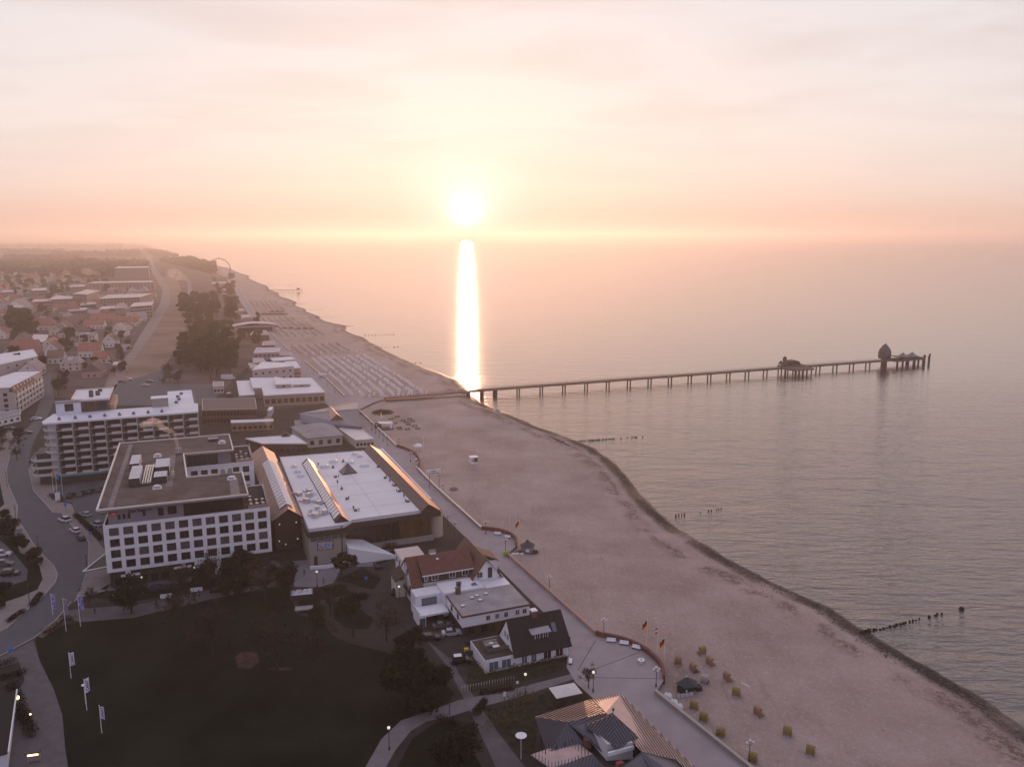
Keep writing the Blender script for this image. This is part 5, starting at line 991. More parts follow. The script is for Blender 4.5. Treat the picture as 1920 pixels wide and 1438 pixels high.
for k_, args in dict(pine=('pine', 9, 4.2, 2600, .34, 1, L_pine), pine_b=('pine', 9, 3.8, 2400, .34, 9, L_pine), dense=('dense', 8, 3.6, 3400, .34, 2, L_pine), olive=('dense', 6, 3.2, 2400, .32, 3, L_olive), conifer=('conifer', 10, 3.2, 3000, .34, 4, L_pine), bare=('bare', 10, 4.6, 1400, .30, 5, L_brown), bare_b=('bare', 9, 4.0, 1200, .30, 6, L_brown), far=('dense', 15, 6.0, 1500, 1.0, 7, L_olive), far_b=('pine', 16, 6.5, 1400, 1.05, 8, L_pine), far_c=('bare', 14, 6, 1300, .9, 12, L_brown)).items(): TM[k_] = tree_meshes(*args)
def tree(kind, loc, sc=1.0, label=None, group=None, name='tree', rz=None, cat='tree'):
    cr, tr_ = TM[kind]; t_ = thing(name, label, cat, (loc[0], loc[1], loc[2] if len(loc) > 2 else 0), random.uniform(0, 6.28) if rz is None else rz, group); t_.scale = (sc, sc, sc*random.uniform(.92, 1.08))
    for nm, me in (('crown', cr), ('trunk', tr_)): o = bpy.data.objects.new(nm, me); COL.objects.link(o); o.parent = t_
    return t_
random.seed(21)
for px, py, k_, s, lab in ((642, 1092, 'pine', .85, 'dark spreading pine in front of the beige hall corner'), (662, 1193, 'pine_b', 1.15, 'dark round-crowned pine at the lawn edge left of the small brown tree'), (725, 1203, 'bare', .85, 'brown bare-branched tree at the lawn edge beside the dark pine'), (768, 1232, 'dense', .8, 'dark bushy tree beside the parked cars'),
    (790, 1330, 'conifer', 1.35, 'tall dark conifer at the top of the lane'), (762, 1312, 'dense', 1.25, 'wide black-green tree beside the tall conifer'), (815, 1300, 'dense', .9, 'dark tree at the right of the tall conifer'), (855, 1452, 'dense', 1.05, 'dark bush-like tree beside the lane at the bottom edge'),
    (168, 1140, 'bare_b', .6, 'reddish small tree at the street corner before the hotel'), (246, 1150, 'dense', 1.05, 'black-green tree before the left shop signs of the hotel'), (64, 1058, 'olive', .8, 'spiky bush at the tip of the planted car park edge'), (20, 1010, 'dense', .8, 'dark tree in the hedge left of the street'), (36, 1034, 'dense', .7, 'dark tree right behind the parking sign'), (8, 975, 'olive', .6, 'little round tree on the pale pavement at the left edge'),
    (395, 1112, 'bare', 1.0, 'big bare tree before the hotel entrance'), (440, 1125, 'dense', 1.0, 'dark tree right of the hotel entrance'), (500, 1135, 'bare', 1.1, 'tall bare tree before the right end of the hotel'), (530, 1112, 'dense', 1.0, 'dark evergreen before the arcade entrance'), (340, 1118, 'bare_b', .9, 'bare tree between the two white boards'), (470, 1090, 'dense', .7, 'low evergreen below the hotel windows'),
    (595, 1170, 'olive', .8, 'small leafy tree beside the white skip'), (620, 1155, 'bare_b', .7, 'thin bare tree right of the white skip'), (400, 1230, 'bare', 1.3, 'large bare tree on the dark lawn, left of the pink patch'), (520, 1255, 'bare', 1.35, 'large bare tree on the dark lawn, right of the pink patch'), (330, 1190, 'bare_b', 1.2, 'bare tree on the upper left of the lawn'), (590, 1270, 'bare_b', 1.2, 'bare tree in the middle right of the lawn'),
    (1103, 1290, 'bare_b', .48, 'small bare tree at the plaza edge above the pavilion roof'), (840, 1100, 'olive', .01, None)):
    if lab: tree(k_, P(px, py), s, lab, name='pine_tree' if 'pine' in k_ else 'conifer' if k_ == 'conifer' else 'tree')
random.seed(5)
def scatter(px0, px1, py0, py1, n, kinds, lab, group, smin, smax, name='tree', mind=7):
    got = []
    for _ in range(n*30):
        if len(got) >= n: break
        x, y = random.uniform(px0, px1), random.uniform(py0, py1); p = P(x, y)
        if any((p-q).length < mind for q in got): continue
        got.append(p); tree(random.choice(kinds), p, random.uniform(smin, smax), lab, group, name)
scatter(340, 386, 566, 604, 20, ('far', 'far_b'), 'tall dark tree in the farther of the two groves behind the promenade', 'trees of the farther grove', .9, 1.15)
scatter(386, 410, 566, 600, 10, ('far', 'far_b'), 'tall dark tree in the farther of the two groves behind the promenade', 'trees of the farther grove', .9, 1.1)
scatter(424, 444, 568, 612, 10, ('far', 'far_b'), 'tall tree standing between the farther grove and the sea wall', 'trees next to the farther sea wall', .8, 1.05)
scatter(336, 392, 655, 700, 18, ('far', 'far_c', 'far_b'), 'tall brownish tree in the nearer grove beside the car park', 'trees of the nearer grove', .75, 1.0)
scatter(392, 440, 645, 712, 20, ('far', 'far_b'), 'tall dark tree in the nearer grove, on its seaward side', 'trees on the seaward side of the nearer grove', .75, 1.0)
scatter(346, 392, 606, 650, 7, ('far', 'far_c'), 'tall tree between the two groves behind the promenade', 'trees between the two groves', .7, 1.0)
scatter(392, 446, 604, 645, 7, ('far', 'far_b', 'far_c'), 'tall dark tree beside the promenade houses, between the groves', 'trees between the groves beside the promenade', .65, .95)
scatter(398, 446, 522, 560, 16, ('far', 'far_c'), 'hazy tree on the way to the Ferris wheel', 'hazy trees near the Ferris wheel', .7, 1.0)
scatter(444, 492, 596, 660, 10, ('far', 'olive'), 'low tree between the promenade buildings', 'low trees between the promenade buildings', .45, .7)
scatter(305, 345, 700, 722, 8, ('far_c', 'bare'), 'small bare tree along the car park behind the apartments', 'bare trees along the upper car park', .5, .75)
scatter(20, 62, 596, 645, 12, ('far', 'far_c'), 'big brown-green tree at the bend of the left road', 'trees at the bend of the left road', .9, 1.3, mind=9)
scatter(0, 250, 560, 705, 110, ('far', 'far_c', 'olive', 'bare'), 'garden tree among the village houses', 'garden trees in the village', .35, .8, mind=10)
scatter(-20, 200, 515, 560, 70, ('far', 'far_c'), 'distant tree among the hazy far houses', 'distant trees among the far houses', .7, 1.1, mind=14)
scatter(105, 125, 700, 745, 5, ('far_c', 'bare'), 'bare tree left of the penthouse tower', 'bare trees left of the penthouse tower', .5, .7)
scatter(-10, 40, 820, 865, 7, ('bare', 'dense'), 'dark tree along the left car park', 'trees along the left car park', .6, .85)
scatter(-20, 30, 1100, 1150, 6, ('dense', 'olive'), 'low dark bush at the lower edge of the left planted bed', 'bushes of the left planted bed', .4, .6)
scatter(350, 470, 1060, 1110, 6, ('bare', 'dense'), 'dark tree along the hotel front', 'trees along the hotel front', .7, .95)
# far woods read as one mass each
def wood(name, px0, px1, py0, py1, h, n, s=3.2, m=L_olive, seed=1, shape=None):
    rnd = random.Random(seed); b = MB(); N_ = 0
    while N_ < n:
        x, y = rnd.uniform(px0, px1), rnd.uniform(py0, py1)
        if shape and not shape(x, y): continue
        p = P(x, y); hh = h*(.7+.5*noise.noise(Vector((p.x*.01, p.y*.01, seed)))+.3*noise.noise(Vector((p.x*.05, p.y*.05, seed))))
        leaves(b, (p.x, p.y, hh*rnd.uniform(.3, .9)), h*.5, 12, s, .8, rnd); N_ += 1
    o = bpy.data.objects.new(name, raw(b, name, m)); COL.objects.link(o); tag(o, kind='stuff')
wood('distant_wood', 138, 276, 496, 520, 20, 1500, 4.5, seed=2)
wood('distant_wood', 286, 402, 489, 512, 16, 1500, 3.8, seed=3, shape=lambda x, y: y > 470+(x-286)*.26 and y < 486+(x-286)*.25)
wood('distant_wood', 200, 262, 474, 482, 20, 700, 7, seed=4)
for i, (x0, x1, y0, y1, h) in enumerate(((-40, 140, 496, 504, 16), (-40, 110, 509, 516, 12), (10, 150, 484, 489, 18), (100, 240, 477, 481, 20), (-40, 120, 472, 476, 22), (-40, 230, 462, 465, 28), (80, 160, 505, 512, 14))): wood('tree_belt', x0, x1, y0, y1, h, 420, 5, seed=20+i)
wood('tree_belt', 268, 335, 470, 481, 14, 500, 6, seed=40, shape=lambda x, y: y > 464+(x-268)*.26 and y < 474+(x-268)*.28)
# hedges and shrubs
def hedge(label, a, b_, w, h, m=L_pine, n=None, name='hedge', cat='hedge', group=None):
    A_, B_ = P(*a), P(*b_); rnd = random.Random(int(A_.x*7)); mb = MB(); d = B_-A_; c = (A_+B_)/2; k = max(3, int(d.length/(w*.5)))
    for i in range(k+1): q = A_+d*(i/k)-c; leaves(mb, (q.x, q.y, h*.5), max(w*.55, .3), n or 150, .16, h/w*.9, rnd)
    o = bpy.data.objects.new(name, raw(mb, name, m)); COL.objects.link(o); o.location = c; return tag(o, label, cat, group)
hedge('clipped hedge on the lawn side where the footpath meets the lane', (826, 1350), (858, 1364), 2.0, 1.3)
hedge('short clipped hedge right of the lane below the bike racks', (893, 1340), (908, 1320), 1.8, 1.3)
hedge('low hedge block beside the round-ended pavement, nearer the corner', (60, 1136), (76, 1116), 1.6, 1.0, L_brown); hedge('low hedge block at the lower end of the pale pavement', (18, 1165), (42, 1148), 1.6, 1.0, L_brown)
hedge('long dark hedge running between the footpath and the lit lantern', (22, 1290), (44, 1345), 2.4, 1.6); hedge('long dark hedge running down towards the lit display case', (44, 1345), (60, 1380), 2.4, 1.6)
hedge('dark hedge under the dark street trees by the lower left path', (-30, 1258), (20, 1243), 2.4, 1.4)
hedge('hedge between the pavement strips at the left edge', (-30, 1282), (42, 1262), 2, 1.0, L_brown)
hedge('hedge along the hotel car park beside the pavement', (142, 968), (190, 1012), 1.8, 1.2); hedge('rounded hedge island with flag poles in front of the apartment shops', (98, 930), (114, 940), 3, 1.2, L_pine)
hedge('dry shrub border below the dark gabled house', (900, 1262), (1050, 1232), 3.4, .9, L_dry); hedge('ochre shrub mass beside the bicycle racks', (905, 1250), (960, 1248), 3.2, 1.2, L_dry)
hedge('ochre shrub bank left of the pavilion terrace', (905, 1362), (960, 1350), 6, 1.9, L_dry); hedge('second ochre shrub bank closer to the park lamp', (960, 1325), (990, 1310), 5, 1.7, L_dry)
hedge('dark purple shrub border round the tall conifer', (712, 1330), (800, 1318), 4.5, 1.4, L_brown); hedge('hedge edging the upper side of the lower lawn', (905, 1300), (958, 1292), 1.5, .5, L_brown)
hedge('green shrub patch in a brick ring beside the hall ramp', (726, 1026), (740, 1022), 3, 1.5, L_olive); hedge('bare hedge behind the lawn path', (400, 1112), (540, 1085), 1.5, .9, L_brown); hedge('low planting behind the hall front path', (560, 1118), (640, 1104), 3, .8, L_pine); hedge('planting around the blue traffic sign', (640, 1088), (700, 1082), 4, .6, L_brown)
hedge('planting island between the yard and the white skip', (640, 1140), (670, 1165), 4, .7, L_pine)
hedge('bed of dead plants at the street corner under the banners', (90, 1186), (128, 1160), 3, .5, L_brown)
d_ = P(717, 775, -1); mb = MB(); leaves(mb, (0, 0, .4), 5.2, 2600, .35, .22); o = bpy.data.objects.new('dune_shrub', raw(mb, 'dune_shrub', L_dry)); COL.objects.link(o); o.location = d_; tag(o, 'round olive shrub patch on the sand next to the pier entrance', 'shrub')
for lab, x, y, rx, ry in (('long brown dune patch among the far beach chairs', 557, 617, 17, 5), ('small brown dune patch left of the long one', 509, 614, 7, 5), ('far brown dune patch, left one of three', 500, 590, 11, 7), ('far brown dune patch, uppermost of three', 518, 585, 9, 5), ('far brown dune patch, right one of three', 524, 590, 9, 5)):
    mb = MB(); rnd = random.Random(x)
    for _ in range(40): a, q = rnd.uniform(0, 6.3), rnd.random()**.5; leaves(mb, (rx*q*math.cos(a), ry*q*math.sin(a), .5), 1.6, 40, .5, .5, rnd)
    o = bpy.data.objects.new('dune_patch', raw(mb, 'dune_patch', L_dry)); COL.objects.link(o); o.location = P(x, y, -1.1); tag(o, lab, 'dune grass')
# ================================================================= pier
PW = mat('pier_timber', (.085, .058, .050), .85, vary=.15, scale=1); PD = mat('pier_dark', (.055, .04, .036), .85, vary=.2, scale=1)
A0 = P(722, 749, .2); B0 = P(1676, 674, 1.8); pd = Vector((B0.x-A0.x, B0.y-A0.y)); PL = pd.length; pang = math.atan2(pd.y, pd.x)
pier = thing('pier', 'long timber pier running from the beach out over the sea on paired piles', 'pier', (A0.x, A0.y, 0), pang)
def pz(x): return .1+1.7*min(1, x/60)
b = MB()
for i in range(60):
    x0, x1 = PL*i/60, PL*(i+1)/60; b.slab([(x0, -2.2, pz(x0)), (x1, -2.2, pz(x1)), (x1, 2.2, pz(x1)), (x0, 2.2, pz(x0))], .75 if x0 > 40 else .3)
b.build('deck', PW, pier)
for s in (-2.15, 2.15):
    b = MB()
    for i in range(60):
        x0, x1 = PL*i/60, PL*(i+1)/60
        for h in (.55, 1.1): b.tube((x0, s, pz(x0)+h), (x1, s, pz(x1)+h), .05, n=4)
        for k in (0, .5): q = x0+k*(x1-x0); b.tube((q, s, pz(q)), (q, s, pz(q)+1.1), .05, n=4)
    b.build('railing', PD, pier)
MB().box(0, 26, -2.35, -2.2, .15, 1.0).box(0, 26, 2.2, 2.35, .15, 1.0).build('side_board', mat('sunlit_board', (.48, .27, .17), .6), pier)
x = 62.0; npil = 0
while x < PL-6:
    for s in (-1.7, 1.7): MB().tube((x, s, -4), (x, s, pz(x)-.7), .42, n=8).build('pile', PD, pier)
    MB().box(x-.4, x+.4, -2.3, 2.3, pz(x)-1.15, pz(x)-.7).build('crosshead', PD, pier); x += 14.3
for i in range(3): MB().box(46+i*8, 47+i*8, -2, 2, -2.2, .9).build('support_wall', PD, pier)
def pierw(x, y, z=0): return Vector((A0.x, A0.y, z))+Matrix.Rotation(pang, 3, 'Z') @ Vector((x, y, 0))
XM = (P(1490, 690, 1.5)-A0).dot(Vector((pd.x, pd.y, 0)).normalized())
pm_ = thing('pier_platform', 'wide sun deck halfway along the pier on many piles', 'platform', pierw(XM, 0), pang)
MB().prism([(-10, -2.4), (-8, -12), (8, -12), (11, -2.4)], 1.2, 1.95).build('deck', PW, pm_); MB().prism([(-6, 2.4), (-4, 9), (12, 9), (14, 2.4)], 1.2, 1.95).build('deck', PW, pm_)
for px_, py_ in [(-8, -4), (-6.5, -11), (-3, -11), (0, -11), (3, -11), (6.5, -11), (-4, -6), (4, -6), (9, -4), (-4, 8), (4, 8), (11, 8)]: MB().tube((px_, py_, -4), (px_, py_, 1.25), .4, n=8).build('pile', PD, pm_)
b = MB()
for a_, c_ in (((-10, -2.4), (-8, -12)), ((-8, -12), (8, -12)), ((8, -12), (11, -2.4))):
    for k in range(9): q = Vector(a_).lerp(Vector(c_), k/8); b.tube((q.x, q.y, 1.95), (q.x, q.y, 3.0), .05, n=4)
    b.tube((*a_, 3.0), (*c_, 3.0), .06, n=4)
b.build('railing', PD, pm_)
hb = thing('boat_shaped_hut', 'hull-shaped dark building with a small tower behind the mid-pier deck', 'hut', pierw(XM+3, 5.5, 1.95), pang)
prof = [(-7, 1.0), (-6, 2.6), (-3, 4.0), (1, 4.6), (5, 4.4), (8, 3.4), (10.5, 1.0)]
hb.scale = (.72, .72, .72)
b = MB(); vs = [(x, -3, z) for x, z in prof]+[(x, 3, z) for x, z in prof]; m_ = len(prof); b.add(vs+[(-6.6, -2.2, 0), (10, -2.2, 0), (-6.6, 2.2, 0), (10, 2.2, 0)], [(i, i+1, m_+i+1, m_+i) for i in range(m_-1)]+[tuple([2*m_]+list(range(m_))+[2*m_+1]), tuple([2*m_+3]+list(range(2*m_-1, m_-1, -1))+[2*m_+2])]); b.build('hull', PD, hb)
MB().box(-7.2, -4.8, -1.2, 1.2, 0, 7.0).build('tower', PW, hb); MB().lathe((-6, 0), [(1.9, 7.0), (1.2, 7.9), (.05, 8.6)], 6).build('tower_roof', PD, hb)
for i in range(5): MB().tube((-3+i*2.2, 0, 4.0), (-3+i*2.2, 0, 5.6), .25, .05, 5).build('spike', PD, hb)
for i in range(4): cube('window', G_dark, hb, -2+i*2.4, -.9+i*2.4, -3.06, -3.01, 1.6, 2.8)
sh_ = thing('shelter', 'small shelter with a pointed roof at the shoreward corner of the mid-pier deck', 'shelter', pierw(XM-9, 0, 1.9), pang)
for sx in (-1, 1):
    for sy in (-1, 1): MB().tube((sx*1.1, sy*1.1, 0), (sx*1.1, sy*1.1, 2.6), .12, n=6).build('post', PD, sh_)
MB().lathe((0, 0), [(2.4, 2.5), (1.5, 3.4), (.05, 4.8)], 4).build('roof', PD, sh_)
pe = thing('landing_stage', 'landing stage at the end of the pier with two small pointed roofs and thick piles', 'platform', pierw(PL, 0), pang)
MB().prism([(-4, -6), (24, -5), (27, -1), (24, 4), (-4, 6)], 1.0, 1.95).build('deck', PW, pe)
for px_, py_ in [(-2, -5), (-2, 5), (3, -5), (8, -5), (13, -5), (18, -4.5), (23, -4), (8, 4), (16, 3.6), (23, 3)]: MB().tube((px_, py_, -4), (px_, py_, 1.05), .65, n=8).build('pile', PD, pe)
for px_ in (8, 16.5):
    MB().lathe((px_, 0), [(4.6, 3.4), (2.2, 4.5), (.05, 6.3)], 6).build('roof', mat('slate_roof', (.12, .11, .13), .5), pe); MB().lathe((px_, 0), [(2.6, 1.95), (2.6, 3.5)], 6).build('hut_wall', PW, pe)
MB().slab([(-3, -4, 4.4), (12, -4.5, 3.2), (12, 4.5, 3.2), (-3, 4, 4.4)], .3).slab([(12, -4, 3.4), (24, -3, 2.6), (24, 3, 2.6), (12, 4, 3.4)], .3).build('ramp_roof', PW, pe)
for x_, y_, h_ in ((27.5, -1, 4.6), (29.5, .5, 3.6), (31, -1.5, 3.8), (33.5, 0, 5.0), (22, -5.5, 5.0)):
    o_ = MB().tube((0, 0, -4), (0, 0, h_-1), .55, n=8).lathe((0, 0), [(.75, h_-1.6), (.75, h_-1)], 8).build('mooring_pile', PD); o_.location = pierw(PL+x_, y_, 0)
    tag(o_, {27.5: 'thick mooring pile touching the seaward tip of the pier head', 29.5: 'short mooring pile just off the pier head', 31: 'mooring pile second from the outer end', 33.5: 'outermost mooring pile standing free in the sea', 22: 'mooring pile at the near side of the pier head'}[x_], 'mooring pile')
dg_ = thing('diving_gondola', 'egg-shaped grey diving gondola dome raised at the end of the pier', 'diving gondola', pierw(PL-3, 5.5, 0), pang)
dg_.location.z = -1.1
MB().tube((0, 0, -3), (0, 0, 4.5), 2.0, n=12).build('column', PD, dg_)
DM = mat('gondola_shell', (.10, .085, .09), .7, metal=.0, vary=.1, scale=1)
MB().lathe((0, 0), [(3.4, 3.0), (4.1, 3.6), (4.3, 5.6), (4.1, 7.6), (3.5, 9.4), (2.5, 11.0), (1.4, 12.2), (.5, 12.9), (.05, 13.3)], 20).build('shell', DM, dg_, True)
b = MB()
for k in range(10):
    a = k*math.pi/5
    for (r0, z0), (r1, z1) in zip([(3.95, 4.4), (4.25, 5.8), (4.15, 7.4), (3.55, 9.2), (2.45, 11.0), (1.25, 12.3)], [(4.25, 5.8), (4.15, 7.4), (3.55, 9.2), (2.45, 11.0), (1.25, 12.3), (.1, 13.3)]): b.tube((r0*math.cos(a), r0*math.sin(a), z0), (r1*math.cos(a), r1*math.sin(a), z1), .09, n=4)
b.build('rib', PD, dg_); MB().ball((0, 0, 13.4), .35).build('knob', PD, dg_)
# ---- groynes
GRM = mat('groyne_wood', (.035, .028, .026), .9)
gp = MB().lathe((0, 0), [(.38, -2.5), (.40, .35), (.28, .55)], 7); gmesh = None
GL = [((1026, 832), (1205, 819), 'groyne of dark stones below the pier, nearest its landward end'), ((1612, 1189), (1765, 1151), 'nearest groyne, at the lower right of the beach'), ((1268, 968), (1362, 953), 'half-sunken groyne in the middle of the near beach'), ((800, 719), (850, 716), 'groyne just beyond the pier'), ((722, 681), (788, 680.5), 'second groyne beyond the pier'), ((686, 652), (746, 651), 'third groyne beyond the pier'), ((684, 628.5), (738, 627.5), 'fourth groyne beyond the pier'), ((640, 611.5), (662, 611), 'fifth groyne beyond the pier'), ((598, 594.5), (634, 593.5), 'sixth groyne beyond the pier'), ((572, 580.5), (606, 580), 'seventh groyne beyond the pier'), ((556, 569.5), (600, 569), 'eighth groyne beyond the pier'), ((524, 554.5), (558, 554), 'ninth groyne beyond the pier'), ((501, 534.5), (559, 534), 'groyne just past the small jetty'), ((486, 531), (510, 530.6), 'second groyne past the small jetty'), ((466, 516.8), (502, 516.5), 'last visible groyne below the Ferris wheel')]
for gi, (a, b_, lab) in enumerate(GL):
    A_, B_ = P(*a, SEA), P(*b_, SEA); r = thing('groyne', lab, 'groyne', A_); d = B_-A_; n = min(75, max(8, int(d.length/(1.0 if gi < 3 else 3.2)))); rnd = random.Random(gi)
    if gmesh is None:
        tmp = gp.build('pile', GRM); gmesh = tmp.data; bpy.data.objects.remove(tmp)
    for i in range(n+1):
        t = i/n
        if gi == 2 and rnd.random() < .5: continue
        if t > .72 and rnd.random() < .45 and gi < 3: continue
        o = bpy.data.objects.new('pile', gmesh); COL.objects.link(o); o.parent = r; s = (.5 if gi == 2 else 1.15 if gi == 1 else 1.0 if gi < 3 else 1.3)*rnd.uniform(.6, 1.25)
        if gi == 1 and t > .3: s *= 1-.5*t
        o.location = d*t+Vector((rnd.uniform(-.2, .2), rnd.uniform(-.2, .2), rnd.uniform(-.35, -.05)+(.35 if t < .2 else 0))); o.scale = (s, s, 1)
bu = MB().ball((0, 0, .2), .6, sz=.8).build('buoy', GRM, None, True); bu.location = P(1803, 1142, SEA); tag(bu, 'dark round marker in the water off the nearest groyne', 'buoy')
jt = thing('jetty', 'small thin jetty sticking out from the far beach', 'jetty', P(500, 547, SEA)); e_ = P(566, 546.5, SEA)-P(500, 547, SEA)
MB().slab([Vector((0, -1.5, 3)), e_+Vector((0, -1.5, 3)), e_+Vector((0, 1.5, 3)), Vector((0, 1.5, 3))], .5).build('deck', PW, jt)
for i in range(14): q = e_*(i/13); MB().tube((q.x, q.y, -2), (q.x, q.y, 3), .4, n=6).build('pile', PD, jt)
cube('shed', PD, jt, e_.x-6, e_.x-2, -1.5, 1.5, 3, 6)
# ================================================================= Ferris wheel
fw = thing('ferris_wheel', 'big Ferris wheel with dark gondolas standing far off on the hazy beach', 'Ferris wheel', P(413, 527), math.radians(6))
wm_ = mat('wheel_steel', (.30, .22, .20), .5); WR, WZ = 20.0, 23.0
b = MB()
for dy in (-1, 1):
    for i in range(48): a0, a1 = 2*math.pi*i/48, 2*math.pi*(i+1)/48; b.tube((WR*math.cos(a0), dy, WZ+WR*math.sin(a0)), (WR*math.cos(a1), dy, WZ+WR*math.sin(a1)), .05, n=4)
b.build('rim', wm_, fw); b = MB()
for i in range(24): a0 = 2*math.pi*i/24; b.tube((0, 0, WZ), (WR*math.cos(a0), 0, WZ+WR*math.sin(a0)), .03, n=4)
b.build('spokes', wm_, fw); MB().tube((0, -2, WZ), (0, 2, WZ), 1.0, n=10).build('hub', wm_, fw)
for dy in (-3, 3):
    for dx in (-10, 10): MB().tube((dx, dy*2, 0), (0, dy*.6, WZ), .3, n=5).build('leg', wm_, fw)
for i in range(26):
    a0 = 2*math.pi*(i+.5)/26; o = MB().lathe((0, 0), [(.8, -1.5), (1.25, -1.0), (1.25, .8), (.9, 1.4), (.3, 1.7)], 8).build('gondola', mat('gondola_dark', (.06, .03, .028), .6), fw); o.location = ((WR+.6)*math.cos(a0), 0, WZ+(WR+.6)*math.sin(a0))
# ================================================================= beach chairs
WK = mat('wicker', (.23, .155, .05), .85, vary=.25, scale=3); WKo = mat('wicker_tan', (.26, .14, .08), .8, vary=.2, scale=3); WKb = mat('wicker_brown', (.10, .065, .06), .85, vary=.2, scale=3); CB = mat('cushion_blue', (.05, .10, .32), .8); CR = mat('cushion_red', (.22, .04, .05), .8)
def basket_chair(label, loc, rz, hoodm, cush=CB, body=None):
    r = thing('beach_chair', label, 'beach chair', loc, rz); body = body or WK; k = []
    MB().box(-.62, .62, -.45, .40, .05, .55).box(-.62, -.54, -.45, .40, .55, .85).box(.54, .62, -.45, .40, .55, .85).build('base', body, r)
    prof = [(.42, .55), (.50, 1.05), (.44, 1.50), (.24, 1.72), (-.12, 1.74), (-.36, 1.52)]
    b = MB(); vs = [(x, y, z) for x in (-.62, .62) for y, z in prof]; n = len(prof); b.add(vs+[(v[0]*.88, v[1]-.07, v[2]-.05) for v in vs], [(i, i+1, n+i+1, n+i) for i in range(n-1)]+[(2*n+n+i, 2*n+n+i+1, 2*n+i+1, 2*n+i) for i in range(n-1)]+[tuple(range(n)), tuple(range(2*n-1, n-1, -1))]); b.build('hood', hoodm, r)
    cube('cushion', cush, r, -.5, .5, -.40, .30, .56, .66); MB().box(-.5, .5, .28, .38, .66, 1.4).build('back_cushion', cush, r)
    MB().box(-.58, -.1, -.95, -.46, .08, .32).box(.1, .58, -.95, -.46, .08, .32).build('footrest', body, r); cube('stripe', mat('lilac_board', (.35, .32, .48)), r, -.5, .5, .401, .43, .12, .36)
    return r
BC = [(1271, 1247, 170, WKo, CB, None, 'tan-hooded beach chair seen side-on, nearest the curved plaza wall'), (1316, 1228, 200, WK, CB, None, 'farthest yellow basket beach chair, alone on the upper sand'), (1331, 1248, 120, WKo, CR, None, 'beach chair with a dark red opening, second row from the top'), (1300, 1260, 110, WKo, CB, WKb, 'beach chair with a bright blue side right behind the black kiosk'), (1321, 1282, 30, mat('worn_hood', (.36, .31, .30)), CR, WKb, 'brown low beach chair with a pale worn hood right of the black kiosk'), (1363, 1277, 110, WKo, CR, None, 'tan-topped beach chair right of the brown low one'), (1380, 1306, 25, WK, CB, None, 'yellow beach chair right of the flat plank on the sand'), (1301, 1331, 25, WK, CB, None, 'yellow beach chair just below the white windbreak'), (1319, 1353, 25, WK, CR, None, 'second yellow beach chair below the white windbreak'), (1421, 1343, 120, WKo, CR, None, 'tan-topped beach chair in the middle of the lower sand'), (1351, 1382, 25, WK, CB, None, 'yellow beach chair close to the sea wall, third from the windbreak'), (1476, 1380, 30, WK, CB, None, 'yellow beach chair second from the right'), (1519, 1416, 25, WK, CB, None, 'rightmost yellow beach chair'), (1411, 1430, 25, WK, CB, None, 'yellow beach chair right behind the lowest lamp post')]
for x, y, a, hm_, cu_, bd_, lab in BC: o_ = basket_chair(lab, P(x, y, -1.0), math.radians(150 if a < 60 else a), hm_, cu_, bd_); o_.scale = (1.12, 1.12, 1.12)
# rows of white chairs beyond the pier
wc = MB().box(-.6, .6, -.45, .4, 0, .8).box(-.6, .6, -.05, .45, .8, 1.65); wcm = wc.build('beach_chair', mat('chair_white', (.74, .68, .68), .7)); wmesh = wcm.data; bpy.data.objects.remove(wcm)
wc2 = MB().box(-.6, .6, -.45, .4, 0, .8).box(-.6, .6, -.05, .45, .8, 1.65).build('beach_chair', mat('chair_brown', (.20, .11, .09), .8)); wmesh2 = wc2.data; bpy.data.objects.remove(wc2)
random.seed(9); cnt = 0; stuff_v = []
rows_ = [(a, b) for b in [x*.01 for x in range(0)]]
bA = to_g(P(770, 738, -1))[1]; 
def chair_at(a, b_, individual, brown=False, lab=None, grp=None):
    x, y = to_w(a, b_)
    o = bpy.data.objects.new('beach_chair', wmesh2 if brown else wmesh); COL.objects.link(o); o.location = (x, y, -1.0); o.rotation_euler[2] = TG+math.radians(-60+random.uniform(-12, 12)); tag(o, lab, 'beach chair', grp)
b_ = 418.0
while b_ < 640 and cnt < 296:
    aw, ac = interp(gw_, b_), interp(gc_, b_)
    for k in range(8):
        a = aw+5+k*5.4+(b_-418)*.02
        if a > ac-22-abs(math.sin(b_*.05))*2 or random.random() < .12 or (585 < b_ < 600): continue
        if cnt >= 296: break
        chair_at(a+random.uniform(-.4, .4), b_+random.uniform(-.5, .5), True, lab='small white hooded beach chair in the long rows beyond the pier', grp='white beach chairs in rows beyond the pier'); cnt += 1
    b_ += 4.1
mb = MB(); b_ = 600.0
while b_ < 1150:
    aw, ac = interp(gw_, b_), interp(gc_, b_)
    for k in range(7):
        a = aw+6+k*6
        if a > ac-24 or random.random() < .25 or int(b_/60) % 4 == 3: continue
        x, y = to_w(a, b_); mb.box(x-.6, x+.6, y-.5, y+.5, -1.1, .6)
    b_ += 5
tag(mb.build('distant_beach_chairs', mat('chair_rose', (.42, .30, .27), .8)), kind='stuff')
